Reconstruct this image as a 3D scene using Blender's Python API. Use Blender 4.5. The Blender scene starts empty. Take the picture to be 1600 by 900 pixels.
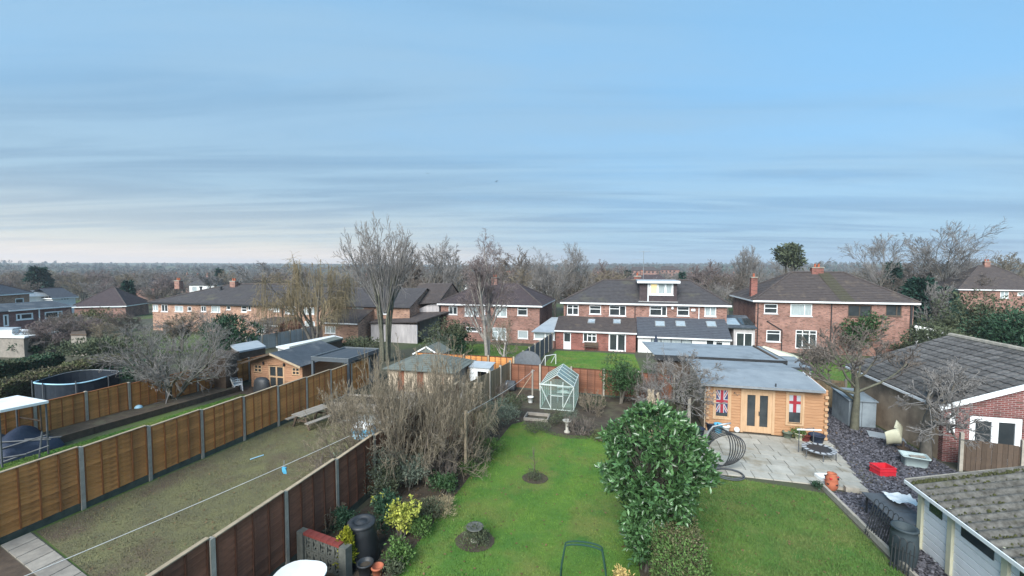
import bpy, math, random
import numpy as np
from mathutils import Matrix, Vector

# ------------------------------------------------------------------ camera, sky, sun, exposure
sc = bpy.context.scene
FPX, HOR, VPX, EYE, SLOPE = 660.0, 418.0, 968.0, 7.2, 0.03
PITCH = math.atan((450 - HOR) / FPX)
YAW = math.atan((VPX - 800) / FPX * math.cos(PITCH))
cam = bpy.data.cameras.new('camera')
cam.sensor_width = 36.0
cam.lens = FPX / 1600 * 36.0
cam.clip_start = 0.1
cam.clip_end = 12000
cam_o = bpy.data.objects.new('camera', cam)
sc.collection.objects.link(cam_o)
cam_o.location = (0, 0, EYE)
cam_o.rotation_euler = (math.pi / 2 - PITCH, 0, YAW)
sc.camera = cam_o

SUN_EL, SUN_AZ = math.radians(36), math.radians(-172)       # azimuth from +Y, negative = to the left of the view
sun_dir = Vector((math.sin(SUN_AZ) * math.cos(SUN_EL), math.cos(SUN_AZ) * math.cos(SUN_EL), math.sin(SUN_EL)))
sun = bpy.data.lights.new('sun', 'SUN')
sun.energy = 1.5
sun.angle = math.radians(42)
sun.color = (1.0, 0.985, 0.955)
sun_o = bpy.data.objects.new('sun', sun)
sc.collection.objects.link(sun_o)
sun_o.rotation_euler = sun_dir.to_track_quat('Z', 'Y').to_euler()
sun_o.location = (0, 0, 60)

sc.view_settings.view_transform = 'Standard'
sc.view_settings.look = 'None'
sc.view_settings.gamma = 1.0
sc.view_settings.exposure = 2.25
sc.cycles.max_bounces = 6
sc.cycles.transparent_max_bounces = 12
sc.cycles.use_denoising = True

world = bpy.data.worlds.new('World')
sc.world = world
world.use_nodes = True
wt = world.node_tree
wn = wt.nodes
wn.clear()


def wnode(t, **kw):
    n = wn.new(t)
    for k, v in kw.items():
        if k.startswith('i_'):
            n.inputs[int(k[2:])].default_value = v
        else:
            setattr(n, k, v)
    return n


def wmath(op, a, b=None, c=None, clamp=False):
    n = wn.new('ShaderNodeMath')
    n.operation = op
    n.use_clamp = clamp
    for i, x in enumerate((a, b, c)):
        if x is None:
            continue
        if isinstance(x, (int, float)):
            n.inputs[i].default_value = x
        else:
            wt.links.new(x, n.inputs[i])
    return n.outputs[0]


def wmix(fac, a, b):
    n = wn.new('ShaderNodeMix')
    n.data_type = 'RGBA'
    for s, x in ((0, fac), (6, a), (7, b)):
        if isinstance(x, (int, float)):
            n.inputs[s].default_value = x
        elif isinstance(x, tuple):
            n.inputs[s].default_value = x
        else:
            wt.links.new(x, n.inputs[s])
    return n.outputs[2]


def wramp(x, a, b):
    n = wn.new('ShaderNodeMapRange')
    n.interpolation_type = 'SMOOTHSTEP'
    wt.links.new(x, n.inputs[0])
    n.inputs[1].default_value = a
    n.inputs[2].default_value = b
    return n.outputs[0]


sky = wnode('ShaderNodeTexSky', sky_type='NISHITA', sun_disc=False)
sky.sun_elevation = SUN_EL
sky.sun_rotation = SUN_AZ
sky.air_density = 1.3
sky.dust_density = 0.6
sky.ozone_density = 1.6
tc = wnode('ShaderNodeTexCoord')
sep = wnode('ShaderNodeSeparateXYZ')
wt.links.new(tc.outputs['Generated'], sep.inputs[0])
dx, dy, dz = sep.outputs
zz = wmath('ADD', wmath('MAXIMUM', dz, 0.0), 0.04)
# turn so that u runs across the view
cu, su = math.cos(YAW), math.sin(YAW)
u = wmath('DIVIDE', wmath('ADD', wmath('MULTIPLY', dx, cu), wmath('MULTIPLY', dy, su)), zz)
v = wmath('DIVIDE', wmath('SUBTRACT', wmath('MULTIPLY', dy, cu), wmath('MULTIPLY', dx, su)), zz)


def wnoise(su_, sv_, off, detail, rough, dist=0.0):
    cmb = wnode('ShaderNodeCombineXYZ')
    wt.links.new(wmath('MULTIPLY', u, su_), cmb.inputs[0])
    wt.links.new(wmath('MULTIPLY', v, sv_), cmb.inputs[1])
    cmb.inputs[2].default_value = off
    n = wnode('ShaderNodeTexNoise')
    n.inputs['Scale'].default_value = 1.0
    n.inputs['Detail'].default_value = detail
    n.inputs['Roughness'].default_value = rough
    n.inputs['Distortion'].default_value = dist
    wt.links.new(cmb.outputs[0], n.inputs['Vector'])
    return n.outputs[0]


n_big = wnoise(0.12, 0.26, 3.1, 3, 0.5, 0.2)
n_mid = wnoise(0.35, 0.75, 8.4, 6, 0.55, 0.6)
n_str = wnoise(0.20, 1.1, 1.7, 9, 0.6, 0.9)
cover = wmath('ADD', wmath('MULTIPLY', n_big, 0.6), wmath('ADD', wmath('MULTIPLY', n_mid, 0.28), wmath('MULTIPLY', n_str, 0.12)))
low = wmath('SUBTRACT', 1.0, wramp(dz, -0.02, 0.34))
vlow = wmath('SUBTRACT', 1.0, wramp(dz, -0.02, 0.17))
# a thin, even layer of cloud: clearer blue gaps above, grey streaks towards the horizon
mask = wramp(wmath('ADD', cover, wmath('MULTIPLY', dx, -0.07)), 0.40, 0.60)
streak = wramp(n_str, 0.38, 0.62)
GLOW = math.radians(-62)
az = wmath('ADD', wmath('MULTIPLY', dx, math.sin(GLOW)), wmath('MULTIPLY', dy, math.cos(GLOW)))
glow = wmath('MULTIPLY', wramp(az, 0.45, 1.0), vlow)
glow2 = wmath('MULTIPLY', wramp(az, 0.2, 1.0), low)
clear = wmix(0.9, sky.outputs[0], (0.90, 2.12, 3.50, 1))
cloud = wmix(streak, (0.98, 1.72, 2.50, 1), (1.34, 2.16, 2.95, 1))
skyc = wmix(wmath('MULTIPLY', mask, 0.9), clear, cloud)
lowc = wmix(streak, (1.00, 1.58, 2.24, 1), (1.66, 2.48, 3.08, 1))
skyc = wmix(wmath('MULTIPLY', low, 0.8), skyc, lowc)
skyc = wmix(wmath('MULTIPLY', glow2, 0.45), skyc, (1.75, 2.25, 2.45, 1))
skyc = wmix(wmath('MULTIPLY', glow, wmath('ADD', wmath('MULTIPLY', streak, 0.35), 0.5)), skyc, (3.9, 3.5, 2.75, 1))
rim = wmath('MULTIPLY', wramp(az, 0.35, 1.0), wmath('SUBTRACT', 1.0, wramp(dz, 0.0, 0.06)))
skyc = wmix(wmath('MULTIPLY', rim, 0.8), skyc, (6.4, 4.7, 3.4, 1))
bg = wnode('ShaderNodeBackground')
bg.inputs[1].default_value = 0.056
wt.links.new(skyc, bg.inputs[0])
wo = wnode('ShaderNodeOutputWorld')
wt.links.new(bg.outputs[0], wo.inputs[0])

# ------------------------------------------------------------------ survey helpers (photo sightings -> places on the land)
_cp, _sp, _cy, _sy = math.cos(PITCH), math.sin(PITCH), math.cos(YAW), math.sin(YAW)
FW = np.array([-_sy * _cp, _cy * _cp, -_sp])
RT = np.array([_cy, _sy, 0.0])
UP = np.cross(RT, FW)
CC = np.array([0, 0, EYE])


def ray(x, y):
    return FW + RT * (x - 800) / FPX - UP * (y - 450) / FPX


def g(x, y, h=0.0):
    """place on the sloping garden plane (h above it) sighted at x, y"""
    r = ray(x, y)
    t = (h - EYE) / (r[2] + SLOPE * r[1])
    return CC + r * t


def aty(x, y, Y):
    r = ray(x, y)
    return CC + r * (Y / r[1])


def atx(x, y, X):
    r = ray(x, y)
    return CC + r * (X / r[0])


def atd(x, y, d):
    return CC + ray(x, y) * d


def T(x, y):
    """height of the land"""
    x = np.asarray(x, float)
    y = np.asarray(y, float)
    r = np.hypot(x, y)
    z = -SLOPE * np.minimum(y, 50.0) - 0.02 * (np.clip(r, 75, 210) - 75)
    z = z + np.interp(r, [320, 650, 1000, 1600, 2600, 5000], [0, 2.5, 9, 18.5, 30, 34])
    far = np.clip((r - 500) / 900, 0, 1)
    return z + far * (3.0 * np.sin(x / 310.0 + 1.0) + 2.0 * np.sin(x / 130.0 + y / 400.0))


def TZ(x, y):
    return float(T(x, y))


# ------------------------------------------------------------------ materials
MATS = {}


def mk(name, c1, c2=None, scale=4.0, rough=0.85, bump=0.0, bscale=None, island=0.0, orand=0.0, spec=0.25,
       c3=None, s3=0.6, t3=(0.5, 0.7), stretch=None, metal=0.0, detail=6, facev=0.0, coat=0.0):
    m = bpy.data.materials.new(name)
    m.use_nodes = True
    nt = m.node_tree
    b = nt.nodes['Principled BSDF']
    L = nt.links.new
    b.inputs['Roughness'].default_value = rough
    b.inputs['Specular IOR Level'].default_value = spec
    b.inputs['Metallic'].default_value = metal
    b.inputs['Coat Weight'].default_value = coat
    tcn = nt.nodes.new('ShaderNodeTexCoord')
    vec = tcn.outputs['Object']
    if stretch:
        mp = nt.nodes.new('ShaderNodeMapping')
        mp.inputs['Scale'].default_value = stretch
        L(vec, mp.inputs[0])
        vec = mp.outputs[0]
    col = None
    if c2 is None:
        c2 = tuple(x * 0.8 for x in c1)
    nz = nt.nodes.new('ShaderNodeTexNoise')
    nz.inputs['Scale'].default_value = scale
    nz.inputs['Detail'].default_value = detail
    nz.inputs['Roughness'].default_value = 0.62
    L(vec, nz.inputs['Vector'])
    rp = nt.nodes.new('ShaderNodeMapRange')
    rp.inputs[1].default_value = 0.32
    rp.inputs[2].default_value = 0.68
    L(nz.outputs[0], rp.inputs[0])
    mx = nt.nodes.new('ShaderNodeMix')
    mx.data_type = 'RGBA'
    L(rp.outputs[0], mx.inputs[0])
    mx.inputs[6].default_value = (*c1, 1)
    mx.inputs[7].default_value = (*c2, 1)
    col = mx.outputs[2]
    if c3:
        n3 = nt.nodes.new('ShaderNodeTexNoise')
        n3.inputs['Scale'].default_value = s3
        n3.inputs['Detail'].default_value = 7
        n3.inputs['Roughness'].default_value = 0.65
        L(tcn.outputs['Object'], n3.inputs['Vector'])
        r3 = nt.nodes.new('ShaderNodeMapRange')
        r3.inputs[1].default_value, r3.inputs[2].default_value = t3
        L(n3.outputs[0], r3.inputs[0])
        m3 = nt.nodes.new('ShaderNodeMix')
        m3.data_type = 'RGBA'
        L(r3.outputs[0], m3.inputs[0])
        L(col, m3.inputs[6])
        m3.inputs[7].default_value = (*c3, 1)
        col = m3.outputs[2]
    if island or orand:
        hs = nt.nodes.new('ShaderNodeHueSaturation')
        L(col, hs.inputs['Color'])
        val = None
        if island:
            ge = nt.nodes.new('ShaderNodeNewGeometry')
            mr = nt.nodes.new('ShaderNodeMapRange')
            L(ge.outputs['Random Per Island'], mr.inputs[0])
            mr.inputs[3].default_value = 1 - island
            mr.inputs[4].default_value = 1 + island
            val = mr.outputs[0]
        if orand:
            oi = nt.nodes.new('ShaderNodeObjectInfo')
            mr2 = nt.nodes.new('ShaderNodeMapRange')
            L(oi.outputs['Random'], mr2.inputs[0])
            mr2.inputs[3].default_value = 1 - orand
            mr2.inputs[4].default_value = 1 + orand
            if val is None:
                val = mr2.outputs[0]
            else:
                mm = nt.nodes.new('ShaderNodeMath')
                mm.operation = 'MULTIPLY'
                L(val, mm.inputs[0])
                L(mr2.outputs[0], mm.inputs[1])
                val = mm.outputs[0]
        L(val, hs.inputs['Value'])
        col = hs.outputs[0]
    L(col, b.inputs['Base Color'])
    if bump:
        nb = nt.nodes.new('ShaderNodeTexNoise')
        nb.inputs['Scale'].default_value = bscale or scale * 4
        nb.inputs['Detail'].default_value = 5
        L(vec, nb.inputs['Vector'])
        bp = nt.nodes.new('ShaderNodeBump')
        bp.inputs['Strength'].default_value = min(1.0, bump)
        bp.inputs['Distance'].default_value = 0.02 * max(1.0, bump)
        L(nb.outputs[0], bp.inputs['Height'])
        L(bp.outputs[0], b.inputs['Normal'])
    MATS[name] = m
    return m


def mk_brick(name, c1, c2, mortar, scale=1.0, dark=(0.09, 0.055, 0.045)):
    m = mk(name, c1, c2, scale=1.2, rough=0.9)
    nt = m.node_tree
    L = nt.links.new
    b = nt.nodes['Principled BSDF']
    tcn = nt.nodes.new('ShaderNodeTexCoord')
    s = nt.nodes.new('ShaderNodeSeparateXYZ')
    L(tcn.outputs['Object'], s.inputs[0])
    a = nt.nodes.new('ShaderNodeMath')
    a.operation = 'ADD'
    L(s.outputs[0], a.inputs[0])
    L(s.outputs[1], a.inputs[1])
    c = nt.nodes.new('ShaderNodeCombineXYZ')
    L(a.outputs[0], c.inputs[0])
    L(s.outputs[2], c.inputs[1])
    bt = nt.nodes.new('ShaderNodeTexBrick')
    bt.inputs['Scale'].default_value = scale
    bt.inputs['Brick Width'].default_value = 0.225
    bt.inputs['Row Height'].default_value = 0.075
    bt.inputs['Mortar Size'].default_value = 0.008
    bt.inputs['Color1'].default_value = (*c1, 1)
    bt.inputs['Color2'].default_value = (*c2, 1)
    bt.inputs['Mortar'].default_value = (*mortar, 1)
    bt.inputs['Bias'].default_value = -0.1
    L(c.outputs[0], bt.inputs['Vector'])
    # odd burnt and pale bricks, brick by brick
    fl = nt.nodes.new('ShaderNodeVectorMath')
    fl.operation = 'DIVIDE'
    L(c.outputs[0], fl.inputs[0])
    fl.inputs[1].default_value = (0.225, 0.075, 1)
    f2 = nt.nodes.new('ShaderNodeVectorMath')
    f2.operation = 'FLOOR'
    L(fl.outputs[0], f2.inputs[0])
    wh = nt.nodes.new('ShaderNodeTexWhiteNoise')
    L(f2.outputs[0], wh.inputs['Vector'])
    r1 = nt.nodes.new('ShaderNodeMapRange')
    r1.inputs[1].default_value, r1.inputs[2].default_value, r1.inputs[4].default_value = 0.72, 1.0, 0.8
    L(wh.outputs[0], r1.inputs[0])
    m1 = nt.nodes.new('ShaderNodeMix')
    m1.data_type = 'RGBA'
    L(r1.outputs[0], m1.inputs[0])
    L(bt.outputs[0], m1.inputs[6])
    m1.inputs[7].default_value = (*dark, 1)
    nz = nt.nodes.new('ShaderNodeTexNoise')
    nz.inputs['Scale'].default_value = 0.9
    nz.inputs['Detail'].default_value = 6
    L(tcn.outputs['Object'], nz.inputs['Vector'])
    hs = nt.nodes.new('ShaderNodeHueSaturation')
    mr = nt.nodes.new('ShaderNodeMapRange')
    mr.inputs[1].default_value, mr.inputs[2].default_value = 0.3, 0.7
    mr.inputs[3].default_value, mr.inputs[4].default_value = 0.75, 1.3
    L(nz.outputs[0], mr.inputs[0])
    L(mr.outputs[0], hs.inputs['Value'])
    L(m1.outputs[2], hs.inputs['Color'])
    L(hs.outputs[0], b.inputs['Base Color'])
    bp = nt.nodes.new('ShaderNodeBump')
    bp.inputs['Strength'].default_value = 0.5
    bp.inputs['Distance'].default_value = 0.008
    bp.invert = True
    L(bt.outputs['Fac'], bp.inputs['Height'])
    L(bp.outputs[0], b.inputs['Normal'])
    return m


def mk_glass(name, tint=(0.84, 0.95, 0.91), mix=0.26):
    m = bpy.data.materials.new(name)
    m.use_nodes = True
    nt = m.node_tree
    nt.nodes.remove(nt.nodes['Principled BSDF'])
    o = nt.nodes['Material Output']
    t = nt.nodes.new('ShaderNodeBsdfTransparent')
    t.inputs[0].default_value = (*tint, 1)
    gl = nt.nodes.new('ShaderNodeBsdfGlossy')
    gl.inputs['Roughness'].default_value = 0.08
    gl.inputs[0].default_value = (0.9, 0.95, 0.95, 1)
    df = nt.nodes.new('ShaderNodeBsdfDiffuse')
    df.inputs[0].default_value = (0.55, 0.68, 0.62, 1)
    m1 = nt.nodes.new('ShaderNodeMixShader')
    m1.inputs[0].default_value = 0.55
    nt.links.new(gl.outputs[0], m1.inputs[1])
    nt.links.new(df.outputs[0], m1.inputs[2])
    m2 = nt.nodes.new('ShaderNodeMixShader')
    m2.inputs[0].default_value = mix
    nt.links.new(t.outputs[0], m2.inputs[1])
    nt.links.new(m1.outputs[0], m2.inputs[2])
    nt.links.new(m2.outputs[0], o.inputs[0])
    MATS[name] = m
    return m


mk_brick('brick_house', (0.29, 0.135, 0.098), (0.205, 0.09, 0.07), (0.30, 0.26, 0.23))
mk_brick('brick_red', (0.26, 0.078, 0.058), (0.20, 0.06, 0.047), (0.27, 0.21, 0.18))
mk_brick('brick_garage', (0.19, 0.062, 0.055), (0.135, 0.046, 0.044), (0.33, 0.28, 0.26))
mk_brick('brick_pale', (0.40, 0.22, 0.14), (0.30, 0.15, 0.10), (0.38, 0.33, 0.28))
mk('render_white', (0.72, 0.72, 0.70), (0.60, 0.61, 0.60), scale=1.5, rough=0.9, bump=0.2)
mk('render_grey', (0.50, 0.47, 0.46), (0.33, 0.31, 0.31), scale=1.1, rough=0.95, bump=0.3, stretch=(2.5, 2.5, 0.5))
mk('wall_tan', (0.46, 0.35, 0.25), (0.33, 0.25, 0.18), scale=1.6, rough=0.95, bump=0.4, c3=(0.24, 0.18, 0.135), s3=0.8)
mk('tile_grey', (0.082, 0.077, 0.079), (0.055, 0.052, 0.055), scale=2.5, rough=0.9, bump=0.5, c3=(0.13, 0.125, 0.085), s3=0.5, t3=(0.56, 0.8))
mk('tile_brown', (0.09, 0.075, 0.07), (0.058, 0.049, 0.048), scale=3.0, rough=0.9, bump=0.5, c3=(0.15, 0.12, 0.09), s3=0.9, t3=(0.55, 0.75))
mk('tile_purple', (0.078, 0.06, 0.062), (0.052, 0.042, 0.046), scale=3.0, rough=0.9, bump=0.5, c3=(0.13, 0.11, 0.09), s3=0.7, t3=(0.58, 0.8))
mk('tile_moss', (0.078, 0.074, 0.046), (0.06, 0.055, 0.044), scale=5.0, rough=0.95, bump=0.7)
mk('tile_slate', (0.085, 0.095, 0.11), (0.065, 0.07, 0.085), scale=3.0, rough=0.7, bump=0.2)
mk('tile_garage', (0.135, 0.128, 0.122), (0.068, 0.064, 0.063), scale=9.0, rough=0.95, bump=0.8, orand=0.28, c3=(0.17, 0.165, 0.145), s3=5.0, t3=(0.56, 0.72))
mk('corrugated', (0.16, 0.155, 0.14), (0.055, 0.052, 0.045), scale=7.0, rough=0.95, bump=1.0, orand=0.1, c3=(0.08, 0.08, 0.035), s3=1.3, t3=(0.58, 0.75))
mk('moss', (0.075, 0.08, 0.03), (0.04, 0.043, 0.02), scale=14, rough=1.0, bump=1.0)
mk('fence_orange', (0.60, 0.275, 0.09), (0.44, 0.185, 0.058), scale=3.0, rough=0.85, bump=0.35, orand=0.2, stretch=(1, 1.2, 9), c3=(0.20, 0.10, 0.045), s3=1.1, t3=(0.5, 0.75))
mk('fence_orange_dark', (0.30, 0.12, 0.04), (0.21, 0.08, 0.03), scale=3.0, rough=0.85, bump=0.3)
mk('fence_brown', (0.25, 0.11, 0.065), (0.16, 0.07, 0.043), scale=3.0, rough=0.9, bump=0.4, orand=0.16, stretch=(1, 1.2, 9), c3=(0.10, 0.055, 0.04), s3=1.4, t3=(0.5, 0.75))
mk('fence_brown_dark', (0.13, 0.055, 0.032), (0.08, 0.035, 0.022), scale=3.0, rough=0.9, bump=0.3)
mk('fence_pale', (0.27, 0.21, 0.13), (0.18, 0.14, 0.09), scale=4.0, rough=0.9, bump=0.3, orand=0.18, stretch=(6, 6, 0.7))
mk('fence_grey', (0.12, 0.125, 0.14), (0.085, 0.09, 0.105), scale=4.0, rough=0.9, bump=0.3, orand=0.15, stretch=(6, 6, 0.7))
mk('fence_white', (0.52, 0.55, 0.55), (0.40, 0.43, 0.44), scale=3.0, rough=0.85, orand=0.12)
mk('concrete', (0.40, 0.36, 0.30), (0.27, 0.25, 0.21), scale=5.0, rough=0.95, bump=0.5, orand=0.1, c3=(0.20, 0.21, 0.17), s3=2.0, t3=(0.55, 0.75))
mk('gravel_board', (0.09, 0.105, 0.085), (0.055, 0.065, 0.055), scale=3.0, rough=0.95, bump=0.5)
mk('slab', (0.42, 0.40, 0.35), (0.31, 0.30, 0.26), scale=2.2, rough=0.9, bump=0.3, orand=0.13, c3=(0.22, 0.185, 0.13), s3=0.8, t3=(0.48, 0.68))
mk('joint', (0.15, 0.14, 0.11), (0.09, 0.085, 0.07), scale=6, rough=1)
mk('slate_bed', (0.085, 0.08, 0.09), (0.05, 0.048, 0.055), scale=9, rough=0.9, bump=0.8)
mk('slate_chip', (0.125, 0.122, 0.138), (0.08, 0.078, 0.09), scale=3, rough=0.75, island=0.55)
mk('soil', (0.085, 0.068, 0.05), (0.045, 0.036, 0.028), scale=3.5, rough=1.0, bump=1.0, c3=(0.10, 0.095, 0.06), s3=0.9, t3=(0.5, 0.7))
mk('land', (0.085, 0.085, 0.055), (0.06, 0.058, 0.045), scale=0.25, rough=1.0, bump=0.3, c3=(0.075, 0.11, 0.03), s3=0.05, t3=(0.5, 0.6))
mk('lawn', (0.055, 0.135, 0.026), (0.10, 0.18, 0.03), scale=0.9, rough=0.95, bump=0.6, bscale=30, c3=(0.14, 0.165, 0.045), s3=0.55, t3=(0.47, 0.68))
mk('lawn_dry', (0.15, 0.145, 0.068), (0.105, 0.098, 0.058), scale=1.6, rough=1.0, bump=0.9, bscale=25, c3=(0.105, 0.078, 0.055), s3=0.55, t3=(0.5, 0.68))
mk('blade_green', (0.06, 0.16, 0.03), (0.12, 0.215, 0.036), scale=0.9, rough=0.85, island=0.16, c3=(0.16, 0.185, 0.05), s3=0.55, t3=(0.47, 0.68))
mk('blade_dull', (0.055, 0.12, 0.03), (0.13, 0.17, 0.05), scale=1.3, rough=0.85, island=0.2, c3=(0.19, 0.195, 0.075), s3=0.7, t3=(0.5, 0.72))
mk('blade_dry', (0.19, 0.178, 0.092), (0.14, 0.132, 0.072), scale=1.2, rough=0.9, island=0.18, c3=(0.14, 0.108, 0.078), s3=0.5, t3=(0.5, 0.7))
mk('pine_board', (0.45, 0.258, 0.14), (0.32, 0.17, 0.088), scale=2.5, rough=0.75, bump=0.2, stretch=(0.6, 0.6, 7), c3=(0.33, 0.17, 0.07), s3=3.5, t3=(0.62, 0.75))
mk('pine_trim', (0.52, 0.35, 0.215), (0.41, 0.265, 0.15), scale=3, rough=0.7, stretch=(5, 5, 0.6))
mk('pine_grey', (0.45, 0.38, 0.29), (0.33, 0.27, 0.20), scale=3, rough=0.85, stretch=(5, 5, 0.6))
mk('cabin_orange', (0.44, 0.25, 0.15), (0.30, 0.165, 0.095), scale=2.5, rough=0.75, bump=0.2, stretch=(0.6, 0.6, 7), c3=(0.22, 0.15, 0.10), s3=1.2, t3=(0.55, 0.8))
mk('felt_blue', (0.25, 0.285, 0.31), (0.195, 0.225, 0.25), scale=1.5, rough=0.8, bump=0.15, c3=(0.10, 0.11, 0.115), s3=0.6, t3=(0.52, 0.75))
mk('felt_dark', (0.062, 0.078, 0.095), (0.046, 0.058, 0.072), scale=2, rough=0.9, bump=0.15, c3=(0.12, 0.13, 0.14), s3=0.8)
mk('felt_green', (0.15, 0.168, 0.152), (0.11, 0.125, 0.113), scale=2.5, rough=0.95, bump=0.3)
mk('metal_grey', (0.085, 0.10, 0.115), (0.07, 0.085, 0.095), scale=3, rough=0.5, spec=0.4)
mk('shed_blue', (0.28, 0.33, 0.36), (0.22, 0.265, 0.30), scale=2.0, rough=0.6, bump=0.1, c3=(0.17, 0.20, 0.22), s3=1.0)
mk('roof_white', (0.75, 0.78, 0.78), (0.62, 0.66, 0.67), scale=1.5, rough=0.6)
mk('roof_sheet', (0.36, 0.40, 0.43), (0.28, 0.32, 0.35), scale=1.5, rough=0.6)
mk('upvc', (0.82, 0.83, 0.83), (0.74, 0.76, 0.76), scale=2, rough=0.4, spec=0.4)
mk('white_plastic', (0.78, 0.79, 0.78), (0.66, 0.68, 0.67), scale=2.5, rough=0.45, spec=0.4)
mk('white_panel', (0.78, 0.80, 0.80), (0.68, 0.70, 0.70), scale=1.8, rough=0.85, bump=0.15, c3=(0.38, 0.40, 0.38), s3=0.9, t3=(0.58, 0.8))
mk('glass_dark', (0.025, 0.032, 0.036), (0.05, 0.058, 0.06), scale=1.3, rough=0.06, spec=0.7)
mk('glass_pale', (0.42, 0.47, 0.47), (0.28, 0.33, 0.34), scale=2.5, rough=0.15, spec=0.6, stretch=(6, 6, 0.6))
mk('glass_sky', (0.32, 0.38, 0.42), (0.24, 0.30, 0.34), scale=1.5, rough=0.08, spec=0.8)
mk('black_plastic', (0.022, 0.025, 0.028), (0.035, 0.038, 0.042), scale=4, rough=0.5, spec=0.4)
mk('dark_blue', (0.02, 0.03, 0.055), (0.03, 0.042, 0.07), scale=3, rough=0.6)
mk('net', (0.015, 0.022, 0.032), (0.025, 0.032, 0.042), scale=6, rough=0.9)
mk('iron', (0.02, 0.024, 0.028), (0.03, 0.034, 0.036), scale=5, rough=0.5, spec=0.4)
mk('steel', (0.40, 0.42, 0.43), (0.28, 0.30, 0.31), scale=6, rough=0.4, metal=0.5)
mk('aluminium', (0.55, 0.60, 0.57), (0.45, 0.50, 0.47), scale=6, rough=0.5)
mk('dead_leaf', (0.16, 0.10, 0.05), (0.10, 0.065, 0.035), scale=3, rough=0.9, island=0.4)
mk('pipe_grey', (0.10, 0.11, 0.12), (0.07, 0.075, 0.08), scale=4, rough=0.55)
mk('red_plastic', (0.60, 0.03, 0.045), (0.50, 0.022, 0.035), scale=3, rough=0.4, spec=0.4)
mk('red_paint', (0.20, 0.045, 0.038), (0.12, 0.03, 0.026), scale=5, rough=0.7)
mk('terracotta', (0.40, 0.13, 0.07), (0.30, 0.09, 0.05), scale=5, rough=0.85)
mk('flag_red', (0.30, 0.03, 0.045), (0.24, 0.025, 0.035), scale=6, rough=0.8)  # flag cloth colours carry the shade behind the cabin window glass, painted darker
mk('flag_white', (0.40, 0.42, 0.44), (0.33, 0.35, 0.37), scale=6, rough=0.8)
mk('flag_blue', (0.035, 0.045, 0.12), (0.03, 0.04, 0.10), scale=6, rough=0.8)
mk('cream', (0.60, 0.58, 0.42), (0.50, 0.49, 0.36), scale=3, rough=0.6)
mk('tub', (0.42, 0.50, 0.49), (0.34, 0.42, 0.42), scale=3, rough=0.55)
mk('bright_blue', (0.10, 0.42, 0.62), (0.08, 0.34, 0.52), scale=5, rough=0.5)
mk('pale_blue', (0.38, 0.62, 0.74), (0.30, 0.52, 0.66), scale=5, rough=0.4)
mk('barrel', (0.045, 0.062, 0.07), (0.032, 0.045, 0.052), scale=3, rough=0.6)
mk('stone', (0.42, 0.40, 0.35), (0.30, 0.29, 0.25), scale=6, rough=0.95, bump=0.5)
mk('stone_dark', (0.12, 0.125, 0.11), (0.08, 0.085, 0.075), scale=6, rough=0.95, bump=0.6)
mk('timber_dark', (0.11, 0.08, 0.058), (0.07, 0.052, 0.04), scale=4, rough=0.9, bump=0.4, orand=0.15)
mk('timber_pale', (0.40, 0.32, 0.22), (0.29, 0.23, 0.16), scale=4, rough=0.85, bump=0.3, orand=0.1)
mk('timber_grey', (0.30, 0.27, 0.23), (0.21, 0.19, 0.165), scale=4, rough=0.9, bump=0.3, orand=0.12)
mk('rope', (0.68, 0.66, 0.62), (0.55, 0.54, 0.50), scale=9, rough=0.9)
mk('bark_grey', (0.16, 0.145, 0.12), (0.09, 0.082, 0.07), scale=5, rough=0.95, bump=0.7)
mk('bark_green', (0.14, 0.14, 0.10), (0.075, 0.075, 0.058), scale=5, rough=0.95, bump=0.7)
mk('bark_pale', (0.36, 0.33, 0.29), (0.17, 0.155, 0.14), scale=4, rough=0.9, bump=0.5)
mk('twig_grey', (0.24, 0.225, 0.21), (0.17, 0.16, 0.15), scale=2, rough=0.95, island=0.3)
mk('twig_brown', (0.175, 0.15, 0.125), (0.12, 0.10, 0.088), scale=2, rough=0.95, island=0.3)
mk('twig_tan', (0.25, 0.21, 0.15), (0.16, 0.135, 0.10), scale=2, rough=0.95, island=0.35)
mk('twig_willow', (0.27, 0.215, 0.125), (0.19, 0.155, 0.095), scale=2, rough=0.95, island=0.3)
mk('twig_birch', (0.21, 0.17, 0.16), (0.15, 0.12, 0.115), scale=2, rough=0.95, island=0.3)
mk('twig_red', (0.16, 0.075, 0.055), (0.10, 0.05, 0.04), scale=2, rough=0.95, island=0.3)
mk('wood_far', (0.12, 0.115, 0.105), (0.085, 0.083, 0.075), scale=0.02, rough=1.0, island=0.25)
mk('wood_far_warm', (0.125, 0.105, 0.09), (0.09, 0.08, 0.07), scale=0.02, rough=1.0, island=0.45)
mk('leaf_laurel', (0.045, 0.105, 0.038), (0.075, 0.155, 0.055), scale=1.5, rough=0.32, spec=0.6, island=0.5, c3=(0.12, 0.19, 0.07), s3=2.2, t3=(0.6, 0.8))
mk('leaf_dark', (0.022, 0.055, 0.03), (0.035, 0.078, 0.04), scale=1.5, rough=0.6, island=0.45)
mk('leaf_conifer', (0.014, 0.045, 0.034), (0.026, 0.068, 0.046), scale=0.6, rough=0.8, island=0.45)
mk('leaf_olive', (0.085, 0.10, 0.055), (0.06, 0.075, 0.045), scale=1.2, rough=0.85, island=0.45)
mk('leaf_sage', (0.135, 0.165, 0.125), (0.09, 0.115, 0.088), scale=1.5, rough=0.85, island=0.4)
mk('leaf_ivy', (0.03, 0.07, 0.028), (0.05, 0.095, 0.035), scale=1.5, rough=0.5, island=0.5)
mk('leaf_green', (0.06, 0.115, 0.03), (0.085, 0.15, 0.04), scale=1.5, rough=0.7, island=0.45)
mk('leaf_yellow', (0.42, 0.43, 0.09), (0.28, 0.32, 0.06), scale=3, rough=0.6, island=0.35)
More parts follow.
